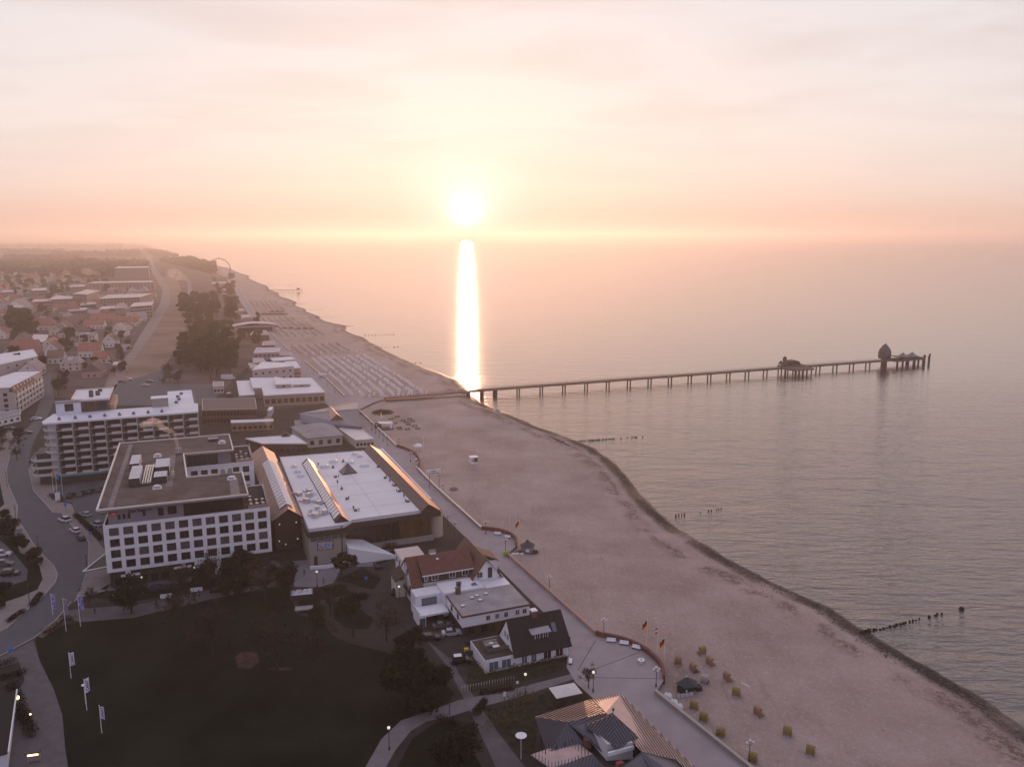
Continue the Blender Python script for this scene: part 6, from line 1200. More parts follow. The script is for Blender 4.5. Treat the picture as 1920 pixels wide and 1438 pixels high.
# ---- things on the sand near the pier
def box_thing(name, lab, cat, loc, rz, parts):
    r = thing(name, lab, cat, loc, rz)
    for nm, m, dims in parts: cube(nm, m, r, *dims)
    return r
tA = [(733, 787), (740, 795), (748, 803), (756, 790), (762, 793), (745, 783), (768, 787), (773, 791), (766, 797), (778, 800), (783, 805), (750, 806), (764, 806)]
for i, (x, y) in enumerate(tA):
    r = thing('picnic_table', 'dark picnic table with benches on the sand beside the beach bar', 'table', P(x, y, -1), math.radians(20), 'picnic tables beside the beach bar'); cube('table_top', PD, r, -1.1, 1.1, -.4, .4, .7, .78); cube('bench', PD, r, -1.1, 1.1, -.9, -.6, .42, .48); cube('bench', PD, r, -1.1, 1.1, .6, .9, .42, .48); cube('leg', PD, r, -.9, -.75, -.8, .8, 0, .7); cube('leg', PD, r, .75, .9, -.8, .8, 0, .7)
bar = thing('beach_bar', 'low wooden beach bar with a white awning next to the sea wall', 'beach bar', P(718, 805, -1), math.radians(22)); MB().box(-4.5, 4.5, -3, 2.5, 0, .5).build('deck', PD, bar); MB().box(-3.5, -1, -2, 1.5, .5, 3.0).build('counter_hut', PD, bar); MB().slab([(-2, -2, 3.3), (4.5, -2, 2.7), (4.5, 2, 3.0), (-2, 2, 3.5)], .1).build('awning', R_white, bar)
for lab, x, y in (('closed white parasol left at the beach bar, the farther one', 715, 790), ('closed white parasol right at the beach bar, the nearer one', 733, 808)):
    r = thing('closed_parasol', lab, 'parasol', P(x, y, -1)); MB().tube((0, 0, 0), (0, 0, 1.4), .06).build('pole', T_dark, r); MB().lathe((0, 0), [(.42, 1.3), (.36, 2.6), (.05, 4.4)], 8).build('canopy', T_white, r)
cu_ = thing('beach_hut', 'white cube-shaped hut standing alone on the empty sand', 'hut', P(888, 869, -1), math.radians(20)); MB().box(-1.5, 1.5, -1.4, -1.2, 0, 1.1).box(-1.5, -.4, -1.4, -1.2, 1.1, 2.7).box(-1.5, -1.35, -1.2, 1.4, 0, 2.7).box(1.35, 1.5, -1.2, 1.4, 0, 2.7).box(-1.35, 1.35, 1.25, 1.4, 0, 2.7).build('wall', T_white, cu_); MB().box(-1.6, 1.6, -1.5, 1.5, 2.7, 2.85).build('roof', R_white, cu_); cube('counter', PW, cu_, -.3, 1.3, -1.6, -1.19, 1.1, 1.2); cube('poster', mat('poster_ochre', (.35, .2, .1)), cu_, -1.2, -.6, -1.43, -1.401, 1.2, 2.2)
fb = thing('fire_bowl', 'round brown metal bowl lying on the sand', 'bowl', P(851, 919, -1)); MB().lathe((0, 0), [(.5, 0), (1.3, .35), (1.5, .6), (1.35, .6), (1.1, .4)], 20).build('bowl', mat('rust', (.20, .085, .05), .7), fb)
kr = thing('round_kiosk', 'round grey kiosk with a dark cone roof on the beach beside the flags', 'kiosk', P(989, 1036, -1), 0); MB().lathe((0, 0), [(1.8, 0), (1.8, 2.4)], 16).build('wall', W_grey, kr); MB().lathe((0, 0), [(2.15, 2.35), (1.1, 3.0), (.5, 3.3), (.5, 3.6), (.05, 3.9)], 12).build('roof', T_dark, kr); cube('service_hatch', T_white, kr, -.5, .4, -1.84, -1.7, .9, 1.7)
hedge('brown shrub collar round the foot of the round kiosk', (975, 1032), (1003, 1032), 2.2, 1.2, L_brown, 260, 'shrub', 'shrub'); bpy.data.objects['shrub'].location.z = -1
gs = MB(); leaves(gs, (0, 0, .7), .95, 500, .14, .9); o = bpy.data.objects.new('shrub', raw(gs, 'shrub', mat('lime', (.36, .52, .06), .8))); COL.objects.link(o); o.location = P(949, 1042); tag(o, 'bright lime-green bush at the end of the sea wall', 'shrub')
for i, (x, y) in enumerate(((962, 1042), (970, 1041), (979, 1041), (988, 1039), (997, 1038))):
    r = box_thing('white_bag', 'white bulky bag in the short row beside the lime-green bush', 'bag', P(x, y, -1), .3*i, []); r['group'] = 'white bags beside the lime bush'; MB().box(-.55, .55, -.3, .3, 0, .62).box(-.45, .45, -.22, .22, .62, .74).build('sack', T_white, r)
for i, (x, y) in enumerate(((1252, 1310), (1263, 1322), (1272, 1330))):
    r = thing('covered_ball', 'round white plastic-wrapped bundle, %s of three beside the sea wall' % ('farthest', 'middle', 'nearest')[i], 'bundle', P(x, y, -1)); MB().lathe((0, 0), [(.5, 0), (.85, .25), (.9, .6), (.7, 1.0), (.35, 1.25), (.05, 1.3)], 14).build('wrap', mat('plastic_wrap', (.62, .58, .60), .5), r, True); MB().tube((0, 0, 1.2), (0, 0, 1.4), .12, n=6).build('knot', T_dark, r)
wb = thing('windbreak', 'pale translucent windbreak screen beside the wrapped bundles', 'screen', P(1268, 1312, -1), math.radians(16)); 
for i in range(4): cube('panel', mat('screen_cloth', (.42, .44, .48), .5), wb, i*.9, i*.9+.86, .05*(i % 2), .05*(i % 2)+.04, .1, 1.1); MB().tube((i*.9-.02, 0, 0), (i*.9-.02, 0, 1.25), .04, n=5).build('post', T_dark, wb)
hk = thing('hexagonal_kiosk', 'black hexagonal kiosk with a pointed roof on the sand beside the plaza', 'kiosk', P(1286, 1296, -1), .2); MB().lathe((0, 0), [(1.85, 0), (1.85, 2.0)], 6).build('wall', mat('black_boards', (.018, .02, .02), .8), hk); MB().lathe((0, 0), [(2.25, 1.95), (.25, 3.0), (.05, 3.1)], 6).build('roof', mat('black_felt', (.022, .03, .034), .7), hk); cube('sign', T_white, hk, -.75, -.5, -1.72, -1.6, .9, 1.4); cube('side_box', mat('black_boards', (.018, .02, .02)), hk, 1.9, 3.0, -.8, .6, 0, 1.0); MB().ball((0, 0, 3.15), .15).build('knob', T_white, hk)
pv_ = thing('white_pavilion', 'small white filigree pavilion on the sand beside the bastion', 'pavilion', P(784, 846, -1)); 
for k in range(8): a = k*math.pi/4; MB().tube((1.6*math.cos(a), 1.6*math.sin(a), 0), (1.6*math.cos(a), 1.6*math.sin(a), 2.3), .07, n=5).build('post', T_white, pv_)
MB().lathe((0, 0), [(1.9, 2.3), (1.2, 2.9), (.05, 3.4)], 8).build('roof', T_white, pv_)
pk = box_thing('plank', 'thin pale plank lying on the sand left of the yellow chair', 'plank', P(1398, 1284, -1), -.9, [('board', T_white, (-1, 1, -.08, .08, .05, .12))])
# ================================================================= street furniture
LM = mat('lamp_iron', (.035, .03, .03), .6); GLB = mat('milk_glass', (.62, .56, .56), .35)
def prom_lamp(label, loc, n=3, h=4.0, lit=False):
    r = thing('street_lamp', label, 'street lamp', loc, math.radians(10)); MB().lathe((0, 0), [(.18, 0), (.14, .7), (.07, .8), (.06, h-.5)], 8).build('pole', LM, r)
    b = MB(); tops = [(0, 0, h+.1)] if n != 2 else []
    if n > 1:
        for s in ((-1, 1) if n < 5 else (-1, 1)): b.tube((0, 0, h-.8), (s*.55, 0, h-.45), .035, n=5); tops.append((s*.55, 0, h-.25))
        if n >= 4:
            for s in (-1, 1): b.tube((0, 0, h-.8), (0, s*.55, h-.45), .035, n=5); tops.append((0, s*.55, h-.25))
    b.tube((0, 0, h-.5), (0, 0, h-.05 if n != 2 else h-.3), .045, n=5).build('bracket', LM, r)
    for t in tops: MB().ball(t, .24 if n > 1 else .27, 12).build('globe', LAMPW if lit else GLB, r, True)
    return r
for x, y, n, lab in ((1030, 1108, 4, 'globe lamp on the sand side of the wall, opposite the guest house'), (1132, 1192, 4, 'multi-globe lamp at the upper corner of the bench plaza'), (1230, 1287, 4, 'multi-globe lamp at the lower corner of the bench plaza'), (1404, 1436, 3, 'multi-globe lamp among the beach chairs at the bottom edge'), (948, 1036, 3, 'globe lamp on the round bastion next to the lime bush'), (911, 1001, 3, 'globe lamp at the start of the bastion wall'), (831, 927, 3, 'globe lamp beside the hall sign board'), (748, 837, 3, 'globe lamp at the small dark bastion, far side'), (770, 866, 3, 'globe lamp inside the small dark bastion'), (840, 988, 3, 'globe lamp left of the promenade, behind the tiled house'), (853, 1002, 3, 'globe lamp second behind the tiled house')): prom_lamp(lab, P(x, y, -.9 if x in (1030, 831, 1404) else 0), n, 3.9 if x != 1404 else 4.6)
for x, y, lab, lit in ((985, 1301, 'single-globe park lamp beside the path to the pavilion', True), (730, 1405, 'single-globe park lamp at the curved path, bottom of the picture', True), (595, 1101, 'single-globe park lamp in front of the hall entrance', True), (749, 1130, 'single flat-headed lamp beside the black car in the yard', True), (629, 1050, 'single-globe lamp beside the ramp wall', True), (737, 1000+15, 'single-globe lamp behind the flat pink roof', True), (268, 1112, 'low globe lamp in front of the left hotel shops', True), (367, 1092, 'low globe lamp before the hotel entrance', True), (1112, 1297, 'single globe lamp next to the small bare plaza tree', True)): prom_lamp(lab, P(x, y), 1, 4.0, lit)
for i in range(11):
    q = wall[wi((744, 838))].lerp(wall[wi((671, 769))], (i+.5)/11) if i < 5 else wall[wi((646, 744))].lerp(wall[wi((571, 679))], (i-4.5)/6)
    o_ = prom_lamp('distant globe lamp along the inner side of the far promenade', (q.x-3, q.y-1, 0), 2, 4.2); o_['group'] = 'distant lamps along the far promenade'
for x, y, h, lab in ((14, 913, 7, 'thin dark street pole at the upper left kerb'), (31, 981, 7, 'thin dark street pole beside the parking sign'), (73, 1039, 7, 'thin dark street pole at the middle of the left kerb'), (57, 1142, 8, 'thin dark street pole between the two hedge blocks'), (163, 1066, 5, 'thin dark pole beside the oval hedge at the hotel corner'), (249, 1150, 5, 'thin pole on the lawn path before the hotel'), (843, 1340, 3, 'thin dark post where footpath and lane cross')):
    r = thing('street_pole', lab, 'pole', P(x, y)); MB().tube((0, 0, 0), (0, 0, h*.75), .09, .07).build('pole', LM, r); MB().tube((0, 0, h*.7), (0, 0, h*.78), .12).build('head', LM, r)
for x, y, lab, m_ in ((33, 1262, 'x', None),)[:0]: pass
lt = thing('lit_lantern', 'small lit lantern above the long hedge at the lower left', 'lamp', P(35, 1326)); MB().tube((0, 0, 0), (0, 0, 1.7), .05).build('pole', X_metal, lt); MB().lathe((0, 0), [(.15, 1.7), (.3, 1.8), (.3, 2.2), (.1, 2.3)], 8).build('lantern_glass', mat('amber', (.9, .6, .3), emit=(1, .55, .2), estr=6), lt)
lt = thing('lit_lantern', 'tiny orange lit lamp halfway down the long hedge', 'lamp', P(58, 1348)); MB().tube((0, 0, 0), (0, 0, .9), .05).build('pole', X_metal, lt); MB().ball((0, 0, 1.0), .16).build('lantern_glass', mat('amber', (.9, .6, .3)), lt)
dc = thing('display_case', 'lit display case under a small black roof beside the footpath', 'display case', P(64, 1428), math.radians(14)); cube('case', W_grey, dc, -.9, .9, -.2, .2, .3, 1.3); cube('lit_panel', mat('amber', (.9, .6, .3)), dc, -.8, .8, -.24, -.201, 1.3, 1.7); cube('roof', T_dark, dc, -1.15, 1.15, -.5, .5, 1.75, 1.95); cube('post', X_metal, dc, -.95, -.85, -.1, .1, 0, 1.75); cube('post', X_metal, dc, .9, 1.0, -.1, .1, 0, 1.75)
bn = [(1146, 1204, 'left'), (1170, 1209, 'middle'), (1193, 1217, 'right')]
def bench(lab, loc, rz):
    r = thing('park_bench', lab, 'bench', loc, rz); cube('seat', T_white, r, -.95, .95, -.28, .22, .40, .47); MB().slab([(-.95, .22, .45), (.95, .22, .45), (.95, .38, .92), (-.95, .38, .92)], .07).build('backrest', T_white, r)
    for s in (-.8, .8): cube('leg', LM, r, s-.04, s+.04, -.25, .25, 0, .4)
for x, y, n in bn: bench('%s one of three white benches along the curved plaza wall' % n, P(x, y), math.radians({'left': -8, 'middle': -16, 'right': -28}[n]))
bench('white bench in the brick ring beside the rough bed', P(1070, 1242), math.radians(80)); bench('left white bench on the round bastion', P(933, 1003), math.radians(-10)); bench('right white bench on the round bastion', P(951, 1009), math.radians(-30))
for i, (x, y) in enumerate(((783, 861), (787, 868), (784, 876))): bench('white bench on the small dark bastion, %s of three' % ('uppermost', 'middle', 'lowest')[i], P(x-3, y+2), math.radians(-80))
pt = thing('round_table', 'white round compass table alone in the middle of the plaza', 'table', P(1202, 1243)); MB().lathe((0, 0), [(.3, 0), (.12, .1), (.12, .7), (.7, .74), (.7, .8)], 16).build('table_top', T_white, pt); MB().lathe((0, 0), [(.2, .81), (.2, .84)], 10).build('dial', LM, pt)
# ---- flags
def flag(label, loc, h, cloth, w=1.6, d=.9, rz=0.0, group=None, letters=None, arm=False, vertical=False, lean=0):
    r = thing('flagpole', label, 'flagpole', loc, rz, group); MB().tube((0, 0, 0), (0, 0, h), .07, .045, 8).ball((0, 0, h), .09).build('pole', T_white, r)
    n = len(cloth); W_, H_ = (d, w) if vertical else (w, d); z1 = h-.12
    for i, m in enumerate(cloth):
        za, zb = z1-H_*i/n, z1-H_*(i+1)/n; b = MB(); K = 8
        vs = []
        for k in range(K+1): x = .06+W_*k/K; y = .08*math.sin(k*1.3)*(k/K); vs += [(x, y, za-lean*k/K), (x, y, zb-lean*k/K), (x, y+.015, za-lean*k/K), (x, y+.015, zb-lean*k/K)]
        b.add(vs, [q for k in range(K) for q in ((4*k, 4*k+1, 4*k+5, 4*k+4), (4*k+2, 4*k+6, 4*k+7, 4*k+3))]); o = b.build('flag', m, r)
        if letters and i == 0:
            t_ = text_mesh(letters, W_*.86, .01, mat('navy_print', (.03, .03, .16)), o, (.06+W_*.56, -.10, z1-H_*.5-lean*.5), (HP, -HP, 0)); 
    if arm: MB().tube((0, 0, h-.06), (W_+.1, 0, h-.06-lean), .03, n=5).build('arm', T_white, r)
    return r
Cw = mat('flag_white', (.78, .76, .86), .8)
flag('white CARAT flag, uppermost of the three on the lawn', P(133.5, 1271), 5.4, [Cw], 2.7, .85, math.radians(18), letters='CARAT', vertical=True, lean=-.12)
flag('white CARAT flag, middle of the three on the lawn', P(163, 1331), 6.2, [Cw], 2.7, .75, math.radians(25), letters='CARAT', vertical=True, lean=-.35)
flag('white CARAT flag, lowest of the three on the lawn', P(191, 1374), 5.3, [Cw], 2.4, .85, math.radians(-8), letters='CARAT', vertical=True, lean=.15)
lp2 = thing('street_lamp', 'white disc-headed lamp right in front of the middle lawn flag', 'street lamp', P(161, 1319)); MB().tube((0, 0, 0), (0, 0, 3.7), .07).build('pole', T_white, lp2); MB().lathe((0, 0), [(.1, 3.7), (.45, 3.8), (.45, 3.86), (.1, 3.95)], 14).build('lamp_head', T_white, lp2)
def banner_m(name, c1, c2, sc):
    m = mat(name, c1, .85); t = m.node_tree; v = t.nodes.new('ShaderNodeTexVoronoi'); v.feature = 'DISTANCE_TO_EDGE'; v.inputs['Scale'].default_value = sc; g = t.nodes.new('ShaderNodeNewGeometry'); t.links.new(g.outputs['Position'], v.inputs['Vector'])
    r = t.nodes.new('ShaderNodeValToRGB'); r.color_ramp.elements[0].color = (*c2, 1); r.color_ramp.elements[1].color = (*c1, 1); r.color_ramp.elements[1].position = .12; t.links.new(v.outputs['Distance'], r.inputs[0]); t.links.new(r.outputs[0], t.nodes['Principled BSDF'].inputs['Base Color']); return m
bv1 = banner_m('violet_banner', (.12, .10, .32), (.6, .55, .8), 1.6); bv2 = banner_m('grey_banner', (.26, .23, .25), (.12, .10, .30), 1.2)
flag('left violet patterned banner at the street corner', P(99, 1152), 5.0, [bv1], 3.6, .95, math.radians(-5), arm=True, vertical=True); flag('middle grey patterned banner at the street corner', P(124, 1183), 7.6, [bv2], 3.4, 1.0, math.radians(-8), arm=True, vertical=True, lean=.12); flag('right violet patterned banner at the street corner', P(151, 1174), 7.4, [bv1], 3.4, 1.15, math.radians(0), arm=True, vertical=True)
Fo, Fb, Fk, Fr, Fg = mat('flag_orange', (.55, .22, .04)), mat('flag_blue', (.04, .22, .60)), mat('flag_black', (.012, .012, .012)), mat('flag_red', (.45, .02, .02)), mat('flag_gold', (.75, .45, .03))
flag('orange flag on the left of three poles by the apartment shops', P(101, 928), 8.2, [Fo], 2.0, .9, .2, vertical=True); flag('blue flag on the middle pole by the apartment shops', P(108, 930), 7.8, [Fb], 1.8, .9, .1, vertical=True); flag('bare right pole of three by the apartment shops', P(118, 928), 7.8, [Fk], .02, .02, 0)
for x, y, h, lab in ((973, 1009, 5.4, 'German flag on the pole beside the round kiosk'), (1212, 1212, 6.2, 'left German flag pole on the sand above the plaza'), (1245, 1242, 5.6, 'right German flag pole on the sand above the plaza')): o_ = flag(lab, P(x, y, -1), h, [Fk, Fr, Fg], 1.0, 1.7, math.radians(200 if x > 1000 else 200), lean=.9)
flag('middle pole with a small red-white pennant between the two German flags', P(1232, 1227, -1), 6.2, [Fr, T_white, Fr], .5, 1.2, 3.0, lean=.3); flag('bare white pole left of the German flag by the round kiosk', P(956, 1003, -1), 6, [T_white], .05, .05, 0); flag('pole with a pale blue flag hanging just behind the German flag', P(968, 1002, -1), 6.2, [mat('pale_blue', (.35, .5, .65))], .4, 1.4, .4, lean=.4); flag('thin tall mast next to the white filigree pavilion', P(794, 850, -1), 7, [T_white], .03, .03, 0)
# ---- signs
def sign(label, loc, w, h, z, m, rz=.3, txt=None, post=True):
    r = thing('sign', label, 'sign', loc, rz); cube('board', m, r, -w/2, w/2, -.05, .05, z, z+h)
    if post: MB().tube((0, .08, 0), (0, .08, z+h), .05, n=6).build('post', LM, r)
    if txt: text_mesh(txt, h*.6, .01, T_white if m is not T_white else mat('navy_print', (.03, .03, .16)), r, (0, -.07, z+h/2), (HP, 0, 0))
    return r
blue = mat('sign_blue', (.03, .18, .55), .5)
sign('blue square sign on the pavement corner by the hotel car park', P(124, 962), .9, .9, 2.4, blue); sign('blue round sign on a post where the hotel pavement narrows', P(171, 1016), .8, .8, 2.2, blue); sign('blue sign in the planted island before the hall', P(687, 1093), .8, .8, .9, blue); sign('small blue box on the footpath at the left edge', P(21, 1225), .8, .8, .5, blue, post=False)
sign('white information pillar under the blue and orange flags', P(109, 941), 1.5, 3.0, .3, T_white); sign('grey frame sign beside the left street trees', P(38, 1018), 1.6, 2.2, 2.0, W_grey); sign('white board on the lawn edge right of the black-green tree', P(312, 1125), 2.6, 1.1, .5, T_white); sign('white two-part board farther right along the lawn path', P(369, 1112), 2.8, 1.0, .5, T_white); sign('round-cornered white panel before the left shop signs', P(216, 1129), 1.3, 1.6, .4, T_white, .6); sign('thin blue and white path sign left of the park lamp', P(970, 1303), .5, .5, 2.4, T_white); sign('low blue and white path sign beside the lane crossing', P(946, 1316), .45, .9, 1.2, T_white); sign('yellow poster on the corner of the guest house ground floor', P(841, 1156), .9, .5, .8, mat('yellow', (.6, .4, .05)), post=False)
sk = thing('skip_container', 'dark square skip filled with white rubble beside the lawn', 'skip', P(566, 1118), math.radians(14)); parapet(MB(), [(-2.6, -2.0), (2.6, -2.0), (2.6, 2.0), (-2.6, 2.0)], .3, 0, 1.3).build('sides', T_dark, sk); b = MB(); rnd = random.Random(4)
for _ in range(60): x, y = rnd.uniform(-2.2, 2.2), rnd.uniform(-1.6, 1.6); b.box(x-.4, x+.4, y-.15, y+.15, .2, .9+rnd.random()*.3)
b.build('rubble', R_white, sk); fl_ = thing('pallet', 'grey flat pallet stack just below the skip', 'pallet', P(570, 1141), math.radians(12)); MB().box(-2, 2, -1, 1, .0, .3).build('boards', R_grey, fl_)
rk = thing('bicycle_racks', 'row of about twenty thin metal bicycle hoops beside the path', 'bicycle racks', P(918, 1287), math.radians(20))
for i in range(20): MB().tube((i*.55-5.5, 0, 0), (i*.55-5.5, .1, .8), .03, n=4).tube((i*.55-5.5, .1, .8), (i*.55-5.2, .8, .8), .03, n=4).tube((i*.55-5.2, .8, .8), (i*.55-5.2, .8, 0), .03, n=4).build('hoop', X_metal, rk)
# ================================================================= vehicles
CG = mat('car_glass', (.02, .02, .025), .08); TY = mat('tyre', (.015, .015, .015), .9); HLm = mat('headlight', (.6, .6, .6), .2); PN = {'white': (.62, .60, .64), 'silver': (.36, .36, .42), 'black': (.012, .012, .015), 'grey': (.10, .10, .11), 'dark blue': (.02, .025, .06), 'red': (.20, .02, .02)}
def car(label, loc, deg, colr, kind='hatch', group=None):
    r = thing('parked_car', label, 'car', loc, math.radians(deg), group); pm_ = mat('paint_'+colr.replace(' ', '_'), PN[colr], .25, spec=.6); L_, W_ = 2.2, .88; hh = 1.45 if kind != 'suv' else 1.7
    pr = [(-2.2, .45), (-2.15, .85), (-1.95, .95), (-1.6, 1.0), (1.0, .98), (1.9, .85), (2.2, .65), (2.2, .35), (-2.1, .28)]
    b = MB(); n = len(pr); ins = [1 if z < .9 else .94 for _, z in pr]; vs = [(x, -W_*k, z) for (x, z), k in zip(pr, ins)]+[(x, W_*k, z) for (x, z), k in zip(pr, ins)]
    b.add(vs, [tuple(range(n)), tuple(range(2*n-1, n-1, -1))]+[(i, (i+1) % n, n+(i+1) % n, n+i) for i in range(n)]).build('body', pm_, r)
    rear = -2.0 if kind != 'saloon' else -1.45; cb = [(rear, .97), (rear+.35, hh-.06), (.1, hh-.02), (.95, .97)]; vs = [(x, -W_*(.92 if z < 1 else .74), z) for x, z in cb]+[(x, W_*(.92 if z < 1 else .74), z) for x, z in cb]
    MB().add(vs, [(0, 1, 2, 3), (7, 6, 5, 4)]+[(i, (i+1) % 4, 4+(i+1) % 4, 4+i) for i in range(4)]).build('windows', CG, r)
    MB().slab([(rear+.38, -W_*.74, hh), (.12, -W_*.74, hh), (.12, W_*.74, hh), (rear+.38, W_*.74, hh)], .05).build('roof', pm_, r)
    for x in (-1.35, 1.35):
        for s in (-1, 1): MB().tube((x, s*W_*.86, .32), (x, s*W_*1.02, .32), .32, n=12).build('wheel', TY, r)
    for s in (-1, 1): cube('headlight', HLm, r, 2.17, 2.215, s*.62-.16, s*.62+.16, .55, .7)
    return r
CL = [(121, 977, 150, 'white', 'suv', 'white estate car parked at the kerb bay, upper one'), (141, 997, 140, 'white', 'hatch', 'white car parked at the kerb bay, in front of the dark one'), (152, 1011, 130, 'black', 'hatch', 'black car parked at the lower end of the kerb bay'), (193, 960, 120, 'white', 'hatch', 'white car close to the hotel flank in the car park'), (160, 967, 150, 'silver', 'hatch', 'grey car behind the hedge in the hotel car park'), (181, 986, 150, 'silver', 'suv', 'silver car behind the hedge near the hotel corner'), (134, 932, 100, 'black', 'suv', 'leftmost car in the row of four behind the flag hedge'), (153, 928, 100, 'grey', 'suv', 'second car in the row of four behind the flag hedge'), (170, 924, 100, 'black', 'hatch', 'third car in the row of four behind the flag hedge'), (187, 920, 100, 'grey', 'hatch', 'rightmost car in the row of four behind the flag hedge'),
      (21, 806, 20, 'black', 'hatch', 'black car in the left car park, nearest the road bend'), (51, 813, 15, 'dark blue', 'hatch', 'dark blue car in the left car park, right of the black one'), (34, 825, 15, 'silver', 'hatch', 'dark silver car lowest in the left car park'), (68, 787, 20, 'white', 'hatch', 'light car under the trees at the left car park edge'), (64, 866, 95, 'black', 'hatch', 'black car parked alone at the apartment corner'), (240, 712, 12, 'white', 'hatch', 'white car on the car park behind the penthouse tower'), (229, 717, 12, 'black', 'saloon', 'black car next to the white one behind the penthouse tower'), (282, 717, 15, 'dark blue', 'hatch', 'dark car at the right side of the upper car park'), (272, 724, 15, 'silver', 'saloon', 'silver car just below the dark one in the upper car park'), (200, 682, 10, 'white', 'hatch', 'white car beside the meadow in front of the red-roofed house'), (205, 679, 80, 'black', 'hatch', 'black car beside the meadow next to the white one'), (103, 720, 10, 'grey', 'hatch', 'grey car under the trees next to the left apartment block'),
      (829, 1176, 15, 'grey', 'saloon', 'grey car in the yard behind the silver saloon'), (847, 1190, 12, 'silver', 'saloon', 'silver-blue saloon in the yard'), (808, 1199, 10, 'black', 'hatch', 'black car left of the silver saloon in the yard'), (865, 1242, 12, 'black', 'suv', 'black car with a pale roof alone in the lower yard'), (750, 1115, 8, 'black', 'suv', 'black van-like car beside the tiled house'), (709, 1063, 110, 'black', 'hatch', 'black car in front of the ramp wall'), (298, 1106, 20, 'dark blue', 'hatch', 'dark car before the left hotel shops'), (377, 1088, 20, 'black', 'suv', 'black car close to the hotel entrance'), (5, 1042, 15, 'white', 'suv', 'white car in the left planted car park, upper one'), (20, 1078, 12, 'black', 'suv', 'black car in the left planted car park, lower one'), (8, 1060, 12, 'grey', 'suv', 'grey car in the left planted car park, middle one')]
for x, y, a, c_, k_, lab in CL: car(lab, P(x, y), a, c_, k_)
cube('roof_cover', T_white, bpy.data.objects[[o.name for o in bpy.data.objects if o.get('label') == 'black car with a pale roof alone in the lower yard'][0]], -1.5, .05, -.6, .6, 1.71, 1.76)
def van(label, loc, deg, c_, L_=5.5, H_=2.5):
    r = thing('delivery_van', label, 'van', loc, math.radians(deg)); pm_ = mat('paint_'+c_, PN[c_], .3); cube('cargo_box', pm_, r, -L_/2, L_/2-1.4, -1, 1, .5, H_); MB().prism([(L_/2-1.38, -.95), (L_/2, -.9), (L_/2, .9), (L_/2-1.38, .95)], .45, 1.9).build('cab', pm_, r); cube('windscreen', CG, r, L_/2-.6, L_/2+.03, -.8, .8, 1.25, 1.8)
    for x in (-L_/2+.9, L_/2-.9):
        for s in (-1, 1): MB().tube((x, s*.8, .4), (x, s*1.02, .4), .4, n=10).build('wheel', TY, r)
van('white van on the yard left of the restaurant complex', P(428, 712), 0, 'white', 8, 3.2); van('dark truck with a white top in the courtyard lane', P(430, 745), 95, 'grey', 6, 2.6); van('white box truck in the lane right of the brown brick block', P(508, 778), 100, 'white', 9, 3.4); van('small white van on the far promenade by the beach entrance', P(605, 707), 20, 'white', 5, 2.3)
tl = thing('waste_trailer', 'green open trailer beside the flat wing of the gabled house', 'trailer', P(880, 1222), math.radians(100)); parapet(MB(), [(-2, -.9), (2, -.9), (2, .9), (-2, .9)], .12, .5, 1.4).build('side_wall', mat('dark_green', (.02, .06, .05)), tl); MB().box(-2, 2, -.9, .9, .4, .5).build('bed', LM, tl); cube('yellow_box', mat('yellow', (.6, .4, .05)), tl, -1.6, -.9, .3, 1.2, 1.0, 1.6)
for s in (-1, 1): MB().tube((0, s*.8, .35), (0, s*1.0, .35), .35, n=10).build('wheel', TY, tl)
yb = thing('yellow_umbrella', 'bright yellow folded parasol against the tiled house wall', 'parasol', P(752, 1090)); MB().tube((0, 0, 0), (0, 0, 2.2), .05).build('pole', LM, yb); MB().lathe((0, 0), [(.7, 1.2), (.4, 1.9), (.05, 2.4)], 8).build('canopy', mat('yellow', (.6, .4, .05)), yb)
# ================================================================= people
def person(label, loc, rz, coat=(.02, .02, .03)):
    sk = [((0, 0, .95), .13, -1), ((0, 0, 1.2), .14, 0), ((0, 0, 1.42), .15, 1), ((0, 0, 1.55), .06, 2), ((0, .01, 1.68), .10, 3), ((0, .01, 1.76), .07, 4), ((.19, 0, 1.42), .06, 2), ((.26, .05, 1.15), .045, 6), ((.25, -.08, .90), .035, 7), ((-.19, 0, 1.42), .06, 2), ((-.26, -.05, 1.15), .045, 9), ((-.25, -.14, .92), .035, 10),
          ((.09, 0, .88), .09, 0), ((.10, -.14, .50), .065, 12), ((.10, -.02, .09), .045, 13), ((.10, -.16, .05), .04, 14), ((-.09, 0, .88), .09, 0), ((-.10, .16, .50), .065, 16), ((-.10, .34, .12), .045, 17), ((-.10, .22, .05), .04, 18)]
    me = bpy.data.meshes.new('person'); me.from_pydata([v for v, _, _ in sk], [(i, p_) for i, (_, _, p_) in enumerate(sk) if p_ >= 0], []); o = bpy.data.objects.new('person', me); COL.objects.link(o)
    md = o.modifiers.new('skin', 'SKIN'); o.modifiers.new('sub', 'SUBSURF').levels = 1; o.modifiers['sub'].render_levels = 2
    for i, (_, r_, p_) in enumerate(sk): me.skin_vertices[0].data[i].radius = (r_, r_*.85); me.skin_vertices[0].data[i].use_root = i == 0
    me.materials.append(mat('dark_clothes_%d' % int(coat[2]*1000), coat, .9)); o.location = loc; o.rotation_euler[2] = rz; tag(o, label, 'person')
    hd = MB().lathe((0, .02), [(.02, 1.60), (.085, 1.66), (.095, 1.74), (.06, 1.82), (.01, 1.84)], 10).build('hair', mat('hair', (.03, .02, .015)), o, True); hd.location = (0, .015, 0)
